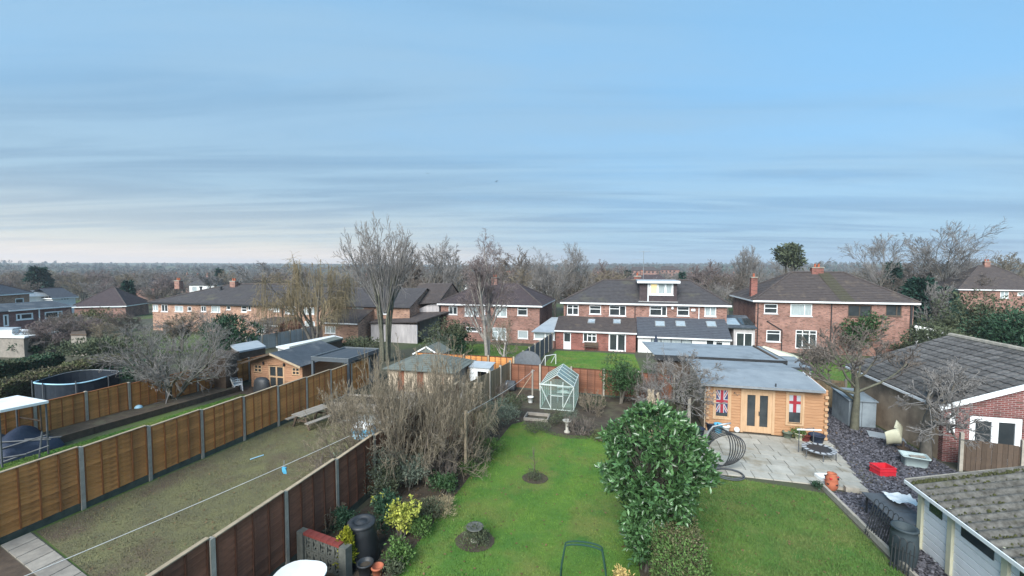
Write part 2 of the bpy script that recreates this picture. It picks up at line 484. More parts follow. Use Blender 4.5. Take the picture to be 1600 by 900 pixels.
mk('leaf_gold', (0.30, 0.29, 0.02), (0.17, 0.19, 0.018), scale=4, rough=0.8, island=0.4)
mk('leaf_cream', (0.60, 0.47, 0.19), (0.45, 0.33, 0.12), scale=4, rough=0.7, island=0.35)
mk('leaf_hedge', (0.075, 0.10, 0.035), (0.11, 0.105, 0.055), scale=1.3, rough=0.85, island=0.45, c3=(0.15, 0.12, 0.08), s3=1.0, t3=(0.5, 0.7))
mk('leaf_hedge_brown', (0.10, 0.085, 0.055), (0.07, 0.065, 0.042), scale=1.3, rough=0.9, island=0.45)
mk('straw', (0.44, 0.37, 0.23), (0.31, 0.26, 0.16), scale=2, rough=0.9, island=0.35)
mk('plume', (0.58, 0.49, 0.37), (0.46, 0.38, 0.28), scale=5, rough=1.0, island=0.25)
mk_glass('greenhouse_glass')
mk_glass('conservatory_glass', (0.55, 0.66, 0.66), 0.35)

lit = bpy.data.materials.new('lit_window')
lit.use_nodes = True
_b = lit.node_tree.nodes['Principled BSDF']
_b.inputs['Base Color'].default_value = (0.5, 0.42, 0.25, 1)
_b.inputs['Emission Color'].default_value = (1.0, 0.74, 0.32, 1)
_b.inputs['Emission Strength'].default_value = 0.13
MATS['lit_window'] = lit


# ------------------------------------------------------------------ mesh building
def link(o, parent=None):
    sc.collection.objects.link(o)
    if parent is not None:
        o.parent = parent
    return o


def tag(o, label=None, cat=None, group=None, kind=None):
    for k, v in (('label', label), ('category', cat), ('group', group), ('kind', kind)):
        if v:
            o[k] = v
    return o


def thing(name, label, cat, loc=(0, 0, 0), rz=0.0, group=None):
    o = link(bpy.data.objects.new(name, None))
    o.empty_display_size = 0.2
    o.location = loc
    o.rotation_euler = (0, 0, rz)
    return tag(o, label, cat, group)


def mesh_np(name, V, F, mat, parent=None, smooth=False):
    me = bpy.data.meshes.new(name)
    V = np.asarray(V, dtype=np.float32).reshape(-1, 3)
    F = np.asarray(F, dtype=np.int32)
    k = F.shape[1]
    me.vertices.add(len(V))
    me.vertices.foreach_set('co', V.ravel())
    me.loops.add(F.size)
    me.loops.foreach_set('vertex_index', F.ravel())
    me.polygons.add(len(F))
    me.polygons.foreach_set('loop_start', np.arange(0, F.size, k, dtype=np.int32))
    me.update(calc_edges=True)
    me.materials.append(MATS[mat])
    if smooth:
        me.shade_smooth()
    return link(bpy.data.objects.new(name, me), parent)


class MB:
    def __init__(s):
        s.v = []
        s.f = []

    def add(s, vs, fs):
        o = len(s.v)
        s.v.extend([tuple(map(float, p)) for p in vs])
        s.f.extend([tuple(i + o for i in f) for f in fs])
        return s

    def box(s, x0, x1, y0, y1, z0, z1):
        return s.add([(x0, y0, z0), (x1, y0, z0), (x1, y1, z0), (x0, y1, z0), (x0, y0, z1), (x1, y0, z1), (x1, y1, z1), (x0, y1, z1)],
                     [(0, 3, 2, 1), (4, 5, 6, 7), (0, 1, 5, 4), (1, 2, 6, 5), (2, 3, 7, 6), (3, 0, 4, 7)])

    def obox(s, c, sx, sy, sz, rz=0.0, rx=0.0, ry=0.0):
        M = Matrix.Translation(c) @ Matrix.Rotation(rz, 4, 'Z') @ Matrix.Rotation(ry, 4, 'Y') @ Matrix.Rotation(rx, 4, 'X')
        vs = [M @ Vector((a * sx / 2, b * sy / 2, d * sz / 2)) for d in (-1, 1) for a, b in ((-1, -1), (1, -1), (1, 1), (-1, 1))]
        return s.add(vs, [(0, 3, 2, 1), (4, 5, 6, 7), (0, 1, 5, 4), (1, 2, 6, 5), (2, 3, 7, 6), (3, 0, 4, 7)])

    def bar(s, p, q, w, h=None):
        """square beam from p to q"""
        h = h or w
        p, q = Vector(p), Vector(q)
        d = (q - p).normalized()
        a = Vector((0, 0, 1)) if abs(d.z) < 0.95 else Vector((0, 1, 0))
        sd = d.cross(a).normalized() * (w / 2)
        up = sd.cross(d).normalized() * (h / 2)
        vs = [e + sd * i + up * j for e in (p, q) for i, j in ((-1, -1), (1, -1), (1, 1), (-1, 1))]
        return s.add(vs, [(0, 1, 2, 3), (7, 6, 5, 4), (0, 4, 5, 1), (1, 5, 6, 2), (2, 6, 7, 3), (3, 7, 4, 0)])

    def tube(s, pts, rad, n=8, cap=True, closed=False):
        pts = [Vector(p) for p in pts]
        k = len(pts)
        if not hasattr(rad, '__len__'):
            rad = [rad] * k
        vs = []
        prev = None
        for i, p in enumerate(pts):
            if closed:
                d = pts[(i + 1) % k] - pts[i - 1]
            else:
                d = pts[min(i + 1, k - 1)] - pts[max(i - 1, 0)]
            d.normalize()
            if prev is None:
                a = Vector((0, 0, 1)) if abs(d.z) < 0.9 else Vector((1, 0, 0))
                prev = d.cross(a).normalized()
            uu = (prev - d * prev.dot(d)).normalized()
            prev = uu
            vv = d.cross(uu)
            for j in range(n):
                t = 2 * math.pi * j / n
                vs.append(p + uu * (rad[i] * math.cos(t)) + vv * (rad[i] * math.sin(t)))
        fs = []
        for i in range(k if closed else k - 1):
            a, b = i * n, ((i + 1) % k) * n
            for j in range(n):
                fs.append((a + j, a + (j + 1) % n, b + (j + 1) % n, b + j))
        if cap and not closed:
            fs.append(tuple(range(n - 1, -1, -1)))
            fs.append(tuple((k - 1) * n + j for j in range(n)))
        return s.add(vs, fs)

    def lathe(s, prof, n=20, c=(0, 0, 0), sx=1.0, sy=1.0):
        vs = []
        for r, z in prof:
            for j in range(n):
                t = 2 * math.pi * j / n
                vs.append((c[0] + r * math.cos(t) * sx, c[1] + r * math.sin(t) * sy, c[2] + z))
        fs = []
        for i in range(len(prof) - 1):
            for j in range(n):
                fs.append((i * n + j, i * n + (j + 1) % n, (i + 1) * n + (j + 1) % n, (i + 1) * n + j))
        return s.add(vs, fs)

    def poly(s, pts):
        return s.add(pts, [tuple(range(len(pts)))])

    def slab(s, pts, th):
        """flat polygon thickened along its normal (downwards by th)"""
        P = [Vector(p) for p in pts]
        nn = (P[1] - P[0]).cross(P[2] - P[0]).normalized()
        if nn.z < 0:
            P.reverse()
            nn = -nn
        k = len(P)
        vs = P + [p - nn * th for p in P]
        fs = [tuple(range(k)), tuple(range(2 * k - 1, k - 1, -1))]
        fs += [(i, i + k, (i + 1) % k + k, (i + 1) % k) for i in range(k)]
        return s.add(vs, fs)

    def build(s, name, mat, parent=None, smooth=False, loc=None, rz=None):
        me = bpy.data.meshes.new(name)
        me.from_pydata(s.v, [], s.f)
        me.update()
        me.materials.append(MATS[mat])
        if smooth:
            me.shade_auto_smooth(angle=math.radians(40)) if hasattr(me, 'shade_auto_smooth') else me.shade_smooth()
        o = link(bpy.data.objects.new(name, me), parent)
        if loc is not None:
            o.location = loc
        if rz is not None:
            o.rotation_euler = (0, 0, rz)
        return o


def dup(root, parent=None):
    c = root.copy()
    sc.collection.objects.link(c)
    c.parent = parent
    for ch in root.children:
        dup(ch, c)
    return c


def inst(src, parent, loc, rz=0.0):
    """another piece that shares its mesh"""
    c = src.copy()
    sc.collection.objects.link(c)
    c.parent = parent
    c.location = loc
    c.rotation_euler = (0, 0, rz)
    return c
# ------------------------------------------------------------------ the land
def pz(x, y, off=0.0):
    return (x, y, -SLOPE * y + off)


xs = sorted(set([-3200, -2000, -1400, -1000, -700, -500, -350] + list(range(-250, 251, 25)) + [350, 500, 700, 1000, 1400, 2000, 3200]))
ys = sorted(set([-400, -100, -40, -10] + list(range(0, 51, 10)) + list(range(60, 301, 20)) + [350, 420, 500, 600, 700, 850, 1000, 1200, 1400, 1600, 1900, 2300, 2800, 3200]))
XX, YY = np.meshgrid(np.array(xs, float), np.array(ys, float))
ZZ = T(XX, YY)
V = np.stack([XX, YY, ZZ], -1).reshape(-1, 3)
nx, ny = len(xs), len(ys)
I = np.arange(nx * ny).reshape(ny, nx)
F = np.stack([I[:-1, :-1], I[:-1, 1:], I[1:, 1:], I[1:, :-1]], -1).reshape(-1, 4)
tag(mesh_np('ground', V, F, 'land'), kind='structure')


def sheet(name, pts, mat, off):
    return tag(MB().poly([pz(x, y, off) for x, y in pts]).build(name, mat), kind='structure')


def inside(P, poly):
    x, y = P[:, 0], P[:, 1]
    r = np.zeros(len(P), bool)
    k = len(poly)
    for i in range(k):
        x0, y0 = poly[i]
        x1, y1 = poly[(i + 1) % k]
        c = (y0 > y) != (y1 > y)
        with np.errstate(divide='ignore', invalid='ignore'):
            r ^= c & (x < (x1 - x0) * (y - y0) / (y1 - y0 + 1e-12) + x0)
    return r


def scatter(poly, n, rng):
    p = np.array(poly)
    lo, hi = p.min(0), p.max(0)
    out = np.zeros((0, 2))
    while len(out) < n:
        q = lo + (hi - lo) * rng.random((n, 2))
        out = np.vstack([out, q[inside(q, poly)]])
    return out[:n]


def grass(name, label, poly, n, h0, h1, mat, seed, off=0.0, w=0.012, clump=None):
    rng = np.random.default_rng(seed)
    P = scatter(poly, n, rng)
    h = rng.uniform(h0, h1, n)
    # longer in loose drifts
    h *= 0.75 + 0.5 * (0.5 + 0.5 * np.sin(P[:, 0] * 2.3 + np.sin(P[:, 1] * 1.7) * 2) * np.sin(P[:, 1] * 2.9 + P[:, 0]))
    a = rng.uniform(0, 2 * np.pi, n)
    b = rng.uniform(0, 2 * np.pi, n)
    lean = rng.uniform(0.1, 0.8, n) * h
    ww = w * rng.uniform(0.7, 1.4, n)
    z = -SLOPE * P[:, 1] + off
    V = np.zeros((n, 3, 3))
    V[:, 0] = np.stack([P[:, 0] - np.cos(a) * ww, P[:, 1] - np.sin(a) * ww, z - 0.005], -1)
    V[:, 1] = np.stack([P[:, 0] + np.cos(a) * ww, P[:, 1] + np.sin(a) * ww, z - 0.005], -1)
    V[:, 2] = np.stack([P[:, 0] + np.cos(b) * lean, P[:, 1] + np.sin(b) * lean, z + h], -1)
    o = mesh_np(name, V.reshape(-1, 3), np.arange(n * 3).reshape(-1, 3), mat)
    return tag(o, label, 'grass', kind='stuff')


# gardens: L2 (far left), L1 (clothes line), own garden, right-hand garden, gardens behind
LAWN = [(-5.25, 3.0), (-5.25, 9.0), (-5.2, 14.0), (-5.15, 18.0), (-5.1, 20.0), (-4.6, 20.6), (-3.9, 20.2), (-3.2, 19.55), (-2.2, 19.2), (-1.3, 19.4),
        (-0.7, 20.3), (-0.2, 20.4), (0.3, 18.5), (0.55, 14.0), (0.6, 3.0)]
sheet('soil_bed', [(-7.95, 3.0), (1.5, 3.0), (1.5, 26.2), (-7.2, 26.9)], 'soil', 0.004)
sheet('lawn', LAWN, 'lawn', 0.012)
grass('grass', 'bright green grass of the middle lawn', LAWN, 100000, 0.02, 0.042, 'blade_green', 1, 0.012)
RLAWN = [(1.9, 3.0), (6.9, 3.0), (6.85, 16.2), (5.6, 16.45), (3.2, 16.75), (2.0, 16.9)]
sheet('lawn', RLAWN, 'lawn', 0.004)
grass('grass', 'rough grass of the lawn below the paved patio', RLAWN, 80000, 0.025, 0.06, 'blade_dull', 2, 0.004)
DRY = [(-15.85, 7.9), (-15.85, 19.0), (-13.5, 19.6), (-9.0, 18.6), (-8.05, 17.5), (-8.05, 5.2), (-11.0, 6.7)]
sheet('lawn', DRY, 'lawn_dry', 0.004)
grass('grass', 'thin brownish grass of the lawn under the clothes line', DRY, 70000, 0.012, 0.03, 'blade_dry', 3, 0.004)
GLEFT = [(-22.9, 8.0), (-22.5, 15.0), (-22.6, 20.8), (-20.6, 20.8), (-19.3, 8.0)]
sheet('lawn', GLEFT, 'lawn', 0.004)
grass('grass', 'strip of green grass behind the orange panel fence', GLEFT, 30000, 0.025, 0.06, 'blade_green', 4, 0.004)
GBACK = [(-6.0, 27.5), (-6.2, 42.6), (1.5, 42.6), (2.0, 27.5)]
sheet('lawn', GBACK, 'lawn', 0.004)
grass('grass', 'green lawn behind the brick extension', GBACK, 30000, 0.03, 0.07, 'blade_green', 5, 0.004, w=0.02)
GBR = [(10.5, 28.5), (11.5, 45.0), (24.0, 46.0), (24.0, 28.5)]
sheet('lawn', GBR, 'lawn', 0.004)
grass('grass', 'rough green lawn behind the log cabin', GBR, 20000, 0.03, 0.08, 'blade_dull', 6, 0.004, w=0.02)
GBL = [(-16.8, 28.7), (-17.5, 44.5), (-8.4, 44.5), (-7.4, 28.7)]
sheet('lawn', GBL, 'lawn', 0.004)
grass('grass', 'overgrown lawn behind the left brick pair', GBL, 20000, 0.04, 0.12, 'blade_dull', 7, 0.004, w=0.02)
GBLL = [(-30.0, 29.0), (-30.0, 46.0), (-19.0, 46.0), (-18.0, 29.0)]
sheet('paving', [(-7.95, -1), (-15.9, -1), (-15.9, 7.75), (-10.9, 6.55), (-9.5, 6.0), (-7.95, 5.05)], 'timber_dark', 0.006)
GRAVEL = [(7.05, 9.5), (8.2, 9.5), (8.3, 14.5), (12.6, 14.5), (12.55, 20.3), (12.4, 27.5), (9.2, 27.5), (9.2, 21.9), (8.3, 16.75), (7.0, 16.3)]
sheet('gravel_ground', GRAVEL, 'slate_bed', 0.004)
rng = np.random.default_rng(11)
n = 34000
P = scatter(GRAVEL, n, rng)
a = rng.uniform(0, 2 * np.pi, n)
s1 = rng.uniform(0.018, 0.05, n)
tilt = rng.normal(0, 0.35, (n, 2))
z = -SLOPE * P[:, 1] + 0.006 + rng.uniform(0, 0.02, n)
V = np.zeros((n, 4, 3))
for k_, (p_, q_) in enumerate(((-1, -0.6), (0.9, -0.5), (1.1, 0.5), (-0.8, 0.7))):
    ox = (p_ * np.cos(a) - q_ * np.sin(a)) * s1
    oy = (p_ * np.sin(a) + q_ * np.cos(a)) * s1
    V[:, k_] = np.stack([P[:, 0] + ox, P[:, 1] + oy, z + ox * tilt[:, 0] + oy * tilt[:, 1] + 0.01], -1)
tag(mesh_np('slate_gravel', V.reshape(-1, 3), np.arange(4 * n).reshape(-1, 4), 'slate_chip'), 'purple grey slate chippings beside the patio and garages', 'gravel', kind='stuff')
sheet('paving', [(3.15, 16.78), (9.15, 16.78), (9.6, 22.2), (3.4, 22.2)], 'joint', 0.008)

rng = np.random.default_rng(17)
FV = []
for poly_, n_ in ((LAWN, 420), (RLAWN, 380), (DRY, 420), (GRAVEL, 200), ([(-7.8, 6), (-5.2, 6), (-5.2, 24), (-7.2, 24)], 900)):
    P = scatter(poly_, n_, rng)
    a = rng.uniform(0, 6.28, n_)
    r_ = rng.uniform(0.02, 0.05, n_)
    q_ = np.zeros((n_, 4, 3))
    for k_ in range(4):
        t = a + k_ * 1.57
        rr = r_ * (1.0 if k_ % 2 else 0.6)
        q_[:, k_] = np.stack([P[:, 0] + rr * np.cos(t), P[:, 1] + rr * np.sin(t), -SLOPE * P[:, 1] + 0.045 + rng.uniform(-0.01, 0.02, n_)], -1)
    FV.append(q_)
FV = np.concatenate(FV)
tag(mesh_np('fallen_leaves', FV.reshape(-1, 3), np.arange(4 * len(FV)).reshape(-1, 4), 'dead_leaf'), 'fallen brown leaves scattered over lawns and beds', 'leaves', kind='stuff')
# paving edge strip of L1 (near left corner) : slabs
strip = tag(MB().poly([pz(-15.9, 7.2, 0.009), pz(-15.9, 7.85, 0.009), pz(-10.9, 6.65, 0.009), pz(-10.9, 6.1, 0.009)]).build('path', 'joint'), kind='structure')
slab_src = None
for i in range(9):
    t0, t1 = i / 9 + 0.003, (i + 1) / 9 - 0.003
    def _p(t, s):
        x = -15.9 + 5.0 * t
        y = 7.2 - 1.1 * t + s * (0.62 - 0.06 * t)
        return x, y
    q = [_p(t0, 0.03), _p(t1, 0.03), _p(t1, 0.97), _p(t0, 0.97)]
    MB().slab([pz(x, y, 0.035) for x, y in q], 0.03).build('paving_slab', 'timber_grey', strip)

# patio flags in front of the cabin (each flag a piece)
patio = tag(MB().poly([pz(3.3, 16.9, 0.012), pz(9.0, 16.9, 0.012), pz(9.35, 21.7, 0.012), pz(3.6, 21.7, 0.012)]).build('patio', 'joint'), kind='structure')
rng = random.Random(5)
y = 16.8
row = 0
while y < 21.75:
    hgt = rng.choice([0.45, 0.6, 0.6, 0.75])
    if y + hgt > 21.75:
        hgt = 21.8 - y
        if hgt < 0.2:
            break
    t = (y - 16.8) / 5.0
    xl, xr = 3.2 + 0.35 * t, 8.42 + 0.95 * t
    x = xl + rng.uniform(0, 0.05)
    while x < xr - 0.1:
        wd = rng.choice([0.6, 0.9, 0.9, 0.6, 0.75])
        x2 = min(x + wd, xr)
        if xr - x2 < 0.25:
            x2 = xr
        dz_ = rng.uniform(-0.004, 0.006)
        gp = 0.012
        MB().slab([pz(x + gp, y + gp, 0.045 + dz_), pz(x2 - gp, y + gp, 0.045 + dz_ + rng.uniform(-.003, .003)), pz(x2 - gp, y + hgt - gp, 0.045 + dz_), pz(x + gp, y + hgt - gp, 0.045 + dz_)], 0.04).build('paving_slab', 'slab', patio)
        x = x2
    y += hgt
    row += 1
# pale kerb between the right lawn and the slate
for k_, (a_, b_) in enumerate((((6.95, 16.55), (6.98, 14.6)), ((6.98, 14.58), (7.0, 12.6)), ((7.0, 12.58), (7.02, 10.4)))):
    o = MB().bar(pz(*a_, 0.06), pz(*b_, 0.06), 0.09, 0.22).build('kerb', 'concrete')
    tag(o, kind='structure')
o = MB().bar(pz(8.32, 16.72, 0.03), pz(6.9, 16.68, 0.03), 0.10, 0.12).build('kerb', 'concrete')
tag(o, kind='structure')

# ------------------------------------------------------------------ panel fences
def slat_mesh(w, hh):
    b = MB()
    # a lapped slat: bottom edge proud, top edge tucked in
    b.add([(0, -0.022, 0), (w, -0.022, 0), (w, -0.006, hh * 1.12), (0, -0.006, hh * 1.12), (0, 0.022, 0), (w, 0.022, 0), (w, 0.006, hh * 1.12), (0, 0.006, hh * 1.12)],
          [(0, 1, 2, 3), (5, 4, 7, 6), (4, 5, 1, 0), (3, 2, 6, 7)])
    return b


def panel_fence(name, label, p0, p1, spacing, mat, mat2, height=1.72, board=0.22, post_h=2.0, post_mat='concrete', group=None, cap_mat=None, nslat=11, level=None, post_w=0.11, skip=()):
    """bays of lapped panels between concrete posts, stepped down the slope"""
    p0, p1 = np.array(p0, float), np.array(p1, float)
    L = np.linalg.norm(p1 - p0)
    nb = max(1, int(round(L / spacing)))
    sp = L / nb
    ang = math.atan2(p1[1] - p0[1], p1[0] - p0[0])
    th = thing(name, label, 'fence', (p0[0], p0[1], TZ(*p0)), ang, group)
    z0 = TZ(*p0)
    w = sp - post_w - 0.02
    src = {}
    for i in range(nb + 1):
        q = p0 + (p1 - p0) * (i / nb)
        zz_ = TZ(*q) - z0
        if 'post' not in src:
            b = MB()
            b.box(-post_w / 2, post_w / 2, -post_w / 2, post_w / 2, -0.1, post_h - 0.04)
            b.add([(-post_w / 2, -post_w / 2, post_h - 0.04), (post_w / 2, -post_w / 2, post_h - 0.04), (post_w / 2, post_w / 2, post_h - 0.04), (-post_w / 2, post_w / 2, post_h - 0.04), (0, 0, post_h)],
                  [(0, 1, 4), (1, 2, 4), (2, 3, 4), (3, 0, 4)])
            src['post'] = b.build('post', post_mat, th)
            src['post'].location = (sp * i, 0, zz_)
        else:
            inst(src['post'], th, (sp * i, 0, zz_))
        if i == nb or i in skip:
            continue
        q2 = p0 + (p1 - p0) * ((i + 0.5) / nb)
        zb = TZ(*q2) - z0
        x0 = sp * i + post_w / 2 + 0.01
        if 'board' not in src:
            src['board'] = MB().box(0, w, -0.025, 0.025, -0.12, board).build('gravel_board', 'gravel_board', th)
            src['board'].location = (x0, 0, zb)
            b = MB()
            b.box(0.0, w, -0.003, 0.003, 0.0, height)
            src['panel'] = b.build('panel', mat2, th)
            src['panel'].location = (x0, 0, zb + board)
            pan = src['panel']
            hh = height / nslat
            src['slat'] = slat_mesh(w - 0.01, hh).build('slat', mat, pan)
            src['slat'].location = (0.005, 0, 0)
            for k in range(1, nslat):
                inst(src['slat'], pan, (0.005, 0, hh * k))
            bb = MB()
            bb.box(-0.02, 0.02, -0.042, -0.0225, 0.0, height)
            bb.box(-0.02, 0.02, 0.0225, 0.042, 0.0, height)
            src['batten'] = bb.build('batten', mat2, pan)
            src['batten'].location = (0.025, 0, 0)
            for k in range(1, 5):
                inst(src['batten'], pan, (0.025 + (w - 0.05) * k / 4, 0, 0))
            src['cap'] = MB().box(-0.005, w + 0.005, -0.05, 0.05, height + 0.02, height + 0.045).build('capping', cap_mat or mat2, pan)
        else:
            inst(src['board'], th, (x0, 0, zb))
            np_ = dup(src['panel'], th)
            np_.location = (x0, 0, zb + board + rnd_f.uniform(-0.012, 0.012))
            np_.rotation_euler = (rnd_f.uniform(-0.012, 0.012), rnd_f.uniform(-0.006, 0.006), 0)
    return th


rnd_f = random.Random(3)
panel_fence('panel_fence', 'long orange panel fence with concrete posts beside the brownish lawn', (-16.0, 5.2), (-16.0, 24.5), 1.93, 'fence_orange', 'fence_orange_dark', cap_mat='timber_pale')
panel_fence('panel_fence', 'orange panel fence behind the raised border and the strip of grass', (-24.8, 7.0), (-24.8, 25.4), 1.84, 'fence_orange', 'fence_orange_dark', height=1.45, board=0.15, post_h=1.72)
panel_fence('panel_fence', 'dark brown panel fence along the shrub border', (-7.9, 2.63), (-7.9, 20.0), 1.93, 'fence_brown', 'fence_brown_dark', cap_mat='timber_pale')
panel_fence('panel_fence', 'low brown panel fence behind the greenhouse', (-6.95, 26.9), (3.2, 26.3), 1.85, 'fence_brown', 'fence_brown_dark', height=1.5, board=0.1, post_h=1.75)
panel_fence('panel_fence', 'short orange panel fence closing the garden beside the green roofed shed', (-14.5, 28.4), (-7.1, 28.4), 1.85, 'fence_orange', 'fence_brown_dark', height=1.6, board=0.12, post_h=1.85, post_mat='timber_pale')


def board_fence(name, label, p0, p1, mat, height=1.7, bw=0.14, post_every=1.85, post_mat='concrete', group=None, post_h=None):
    """upright boards on rails between posts"""
    p0, p1 = np.array(p0, float), np.array(p1, float)
    L = float(np.linalg.norm(p1 - p0))
    ang = math.atan2(p1[1] - p0[1], p1[0] - p0[0])
    z0 = TZ(*p0)
    dzl = TZ(*p1) - z0
    th = thing(name, label, 'fence', (p0[0], p0[1], z0), ang, group)
    nb = max(1, int(round(L / bw)))
    bw = L / nb
    src = MB().box(0.004, bw - 0.004, -0.02, 0.0, 0.04, height).build('board', mat, th)
    for i in range(1, nb):
        inst(src, th, (i * bw, rnd_f.uniform(-0.006, 0.006), dzl * i / nb + rnd_f.uniform(-0.015, 0.015)))
    npst = max(1, int(round(L / post_every)))
    ph = post_h or height + 0.1
    ps = MB().box(-0.05, 0.05, -0.09, 0.05, -0.1, ph).build('post', post_mat, th)
    for i in range(1, npst + 1):
        inst(ps, th, (L * i / npst, 0, dzl * i / npst))
    for zr in (0.35, height - 0.25):
        MB().bar((0, 0.03, zr), (L, 0.03, zr + dzl), 0.04, 0.08).build('rail', mat, th)
    return th


board_fence('board_fence', 'pale upright board fence at the far corner of the shrub border', (-7.75, 20.2), (-6.98, 26.85), 'fence_pale', height=1.75)
board_fence('board_fence', 'dark grey upright board fence leading to the brick extension', (-7.15, 31.5), (-6.75, 43.4), 'fence_grey', height=1.65, bw=0.2)
board_fence('board_fence', 'pale weathered board fence behind the blue grey storage shed', (9.3, 27.6), (12.5, 27.6), 'fence_pale', height=1.6)
board_fence('board_fence', 'brown upright board fence standing left of the log cabin', (3.25, 26.0), (3.3, 21.2), 'timber_dark', height=1.6)
_a, _b2 = g(385, 552), g(522, 524)
board_fence('board_fence', 'pale grey board fence in front of the terrace with a willow', (_a[0], _a[1]), (_b2[0], _b2[1]), 'fence_white', height=1.5, bw=0.3)
_c = atx(1548, 724, 14.9)
board_fence('board_fence', 'dark low board fence in front of the red brick garage doors', (12.75, 19.6), (17.5, 18.5), 'timber_dark', height=1.25, post_h=1.5)
# ------------------------------------------------------------------ walls, windows, roofs
def grid_wall(x0, x1, z0, z1, y0, y1, openings=()):
    """one connected wall slab with rectangular openings (in the x-z plane, y0 = face)"""
    xs_ = sorted(set([x0, x1] + [min(max(v_, x0), x1) for o in openings for v_ in (o[0], o[1])]))
    zs_ = sorted(set([z0, z1] + [min(max(v_, z0), z1) for o in openings for v_ in (o[2], o[3])]))
    nx_, nz_ = len(xs_) - 1, len(zs_) - 1
    solid = [[True] * nz_ for _ in range(nx_)]
    for i in range(nx_):
        for j in range(nz_):
            cx, cz = (xs_[i] + xs_[i + 1]) / 2, (zs_[j] + zs_[j + 1]) / 2
            for o in openings:
                if o[0] < cx < o[1] and o[2] < cz < o[3]:
                    solid[i][j] = False
    b = MB()
    idx = {}

    def vt(i, j, k):
        key = (i, j, k)
        if key not in idx:
            idx[key] = len(b.v)
            b.v.append((float(xs_[i]), float(y1 if k else y0), float(zs_[j])))
        return idx[key]

    def sol(i, j):
        return 0 <= i < nx_ and 0 <= j < nz_ and solid[i][j]
    for i in range(nx_):
        for j in range(nz_):
            if not solid[i][j]:
                continue
            b.f.append((vt(i, j, 0), vt(i + 1, j, 0), vt(i + 1, j + 1, 0), vt(i, j + 1, 0)))
            b.f.append((vt(i, j, 1), vt(i, j + 1, 1), vt(i + 1, j + 1, 1), vt(i + 1, j, 1)))
            if not sol(i - 1, j):
                b.f.append((vt(i, j, 0), vt(i, j + 1, 0), vt(i, j + 1, 1), vt(i, j, 1)))
            if not sol(i + 1, j):
                b.f.append((vt(i + 1, j, 0), vt(i + 1, j, 1), vt(i + 1, j + 1, 1), vt(i + 1, j + 1, 0)))
            if not sol(i, j - 1):
                b.f.append((vt(i, j, 0), vt(i, j, 1), vt(i + 1, j, 1), vt(i + 1, j, 0)))
            if not sol(i, j + 1):
                b.f.append((vt(i, j + 1, 0), vt(i + 1, j + 1, 0), vt(i + 1, j + 1, 1), vt(i, j + 1, 1)))
    return b


def window(parent, x0, x1, z0, z1, y=0.0, cols=(0.5,), top=(), glass='glass_dark', fr=0.075, recess=0.05, name='window',
           mat='upvc', rz=0.0, at=None, sill=True, panel=0.0, panes=None, kick=None, handle=False, topfrac=0.68):
    """frame with its own panes; cols = mullion fractions, top = columns with a top light, panel = solid foot of a door"""
    w, h = x1 - x0, z1 - z0
    edges = [0.0] + list(cols) + [1.0]
    ops = []
    for i in range(len(edges) - 1):
        a_ = edges[i] * w + (fr if i == 0 else fr * 0.55)
        b_ = edges[i + 1] * w - (fr if i == len(edges) - 2 else fr * 0.55)
        zb = fr + panel * h
        if i in top:
            zm = h * topfrac
            ops.append((a_, b_, zb, zm - fr * 0.45))
            ops.append((a_, b_, zm + fr * 0.45, h - fr))
        else:
            ops.append((a_, b_, zb, h - fr))
    loc = at if at is not None else (x0, y, z0)
    o = grid_wall(0, w, 0, h, recess - 0.03, recess + 0.05, ops).build(name, mat, parent)
    o.location = loc
    o.rotation_euler = (0, 0, rz)
    for k, (a_, b_, c_, d_) in enumerate(ops):
        gm = glass if isinstance(glass, str) else glass[k % len(glass)]
        MB().box(a_ - 0.005, b_ + 0.005, recess + 0.005, recess + 0.02, c_ - 0.005, d_ + 0.005).build('pane', gm, o)
    if sill:
        MB().box(-0.06, w + 0.06, -0.07, recess + 0.02, -0.06, -0.005).build('sill', mat, o)
    if handle:
        MB().box(w / 2 + 0.05, w / 2 + 0.08, recess - 0.07, recess - 0.03, h * 0.42, h * 0.52).build('handle', 'black_plastic', o)
    return o


def tiled(A, B, C, D, row=0.3, lip=0.035):
    """roof slope with real courses: A-B eaves, D-C top edge"""
    A, B, C, D = [Vector(p) for p in (A, B, C, D)]
    nrm = (B - A).cross(D - A).normalized()
    if nrm.z < 0:
        nrm = -nrm
    n_ = max(2, int(((D + C) / 2 - (A + B) / 2).length / row))
    b = MB()
    vs, fs = [], []
    for j in range(n_):
        for t, l_ in ((j / n_, lip), ((j + 1) / n_, 0.0)):
            vs.append(A.lerp(D, t) + nrm * l_)
            vs.append(B.lerp(C, t) + nrm * l_)
    for j in range(n_):
        k = j * 4
        fs.append((k, k + 1, k + 3, k + 2))
        if j:
            fs.append((k - 2, k - 1, k + 1, k))
    # underside edge at the eaves
    m0 = len(vs)
    vs += [A - nrm * 0.05, B - nrm * 0.05]
    fs.append((m0, m0 + 1, 1, 0))
    return b.add(vs, fs)


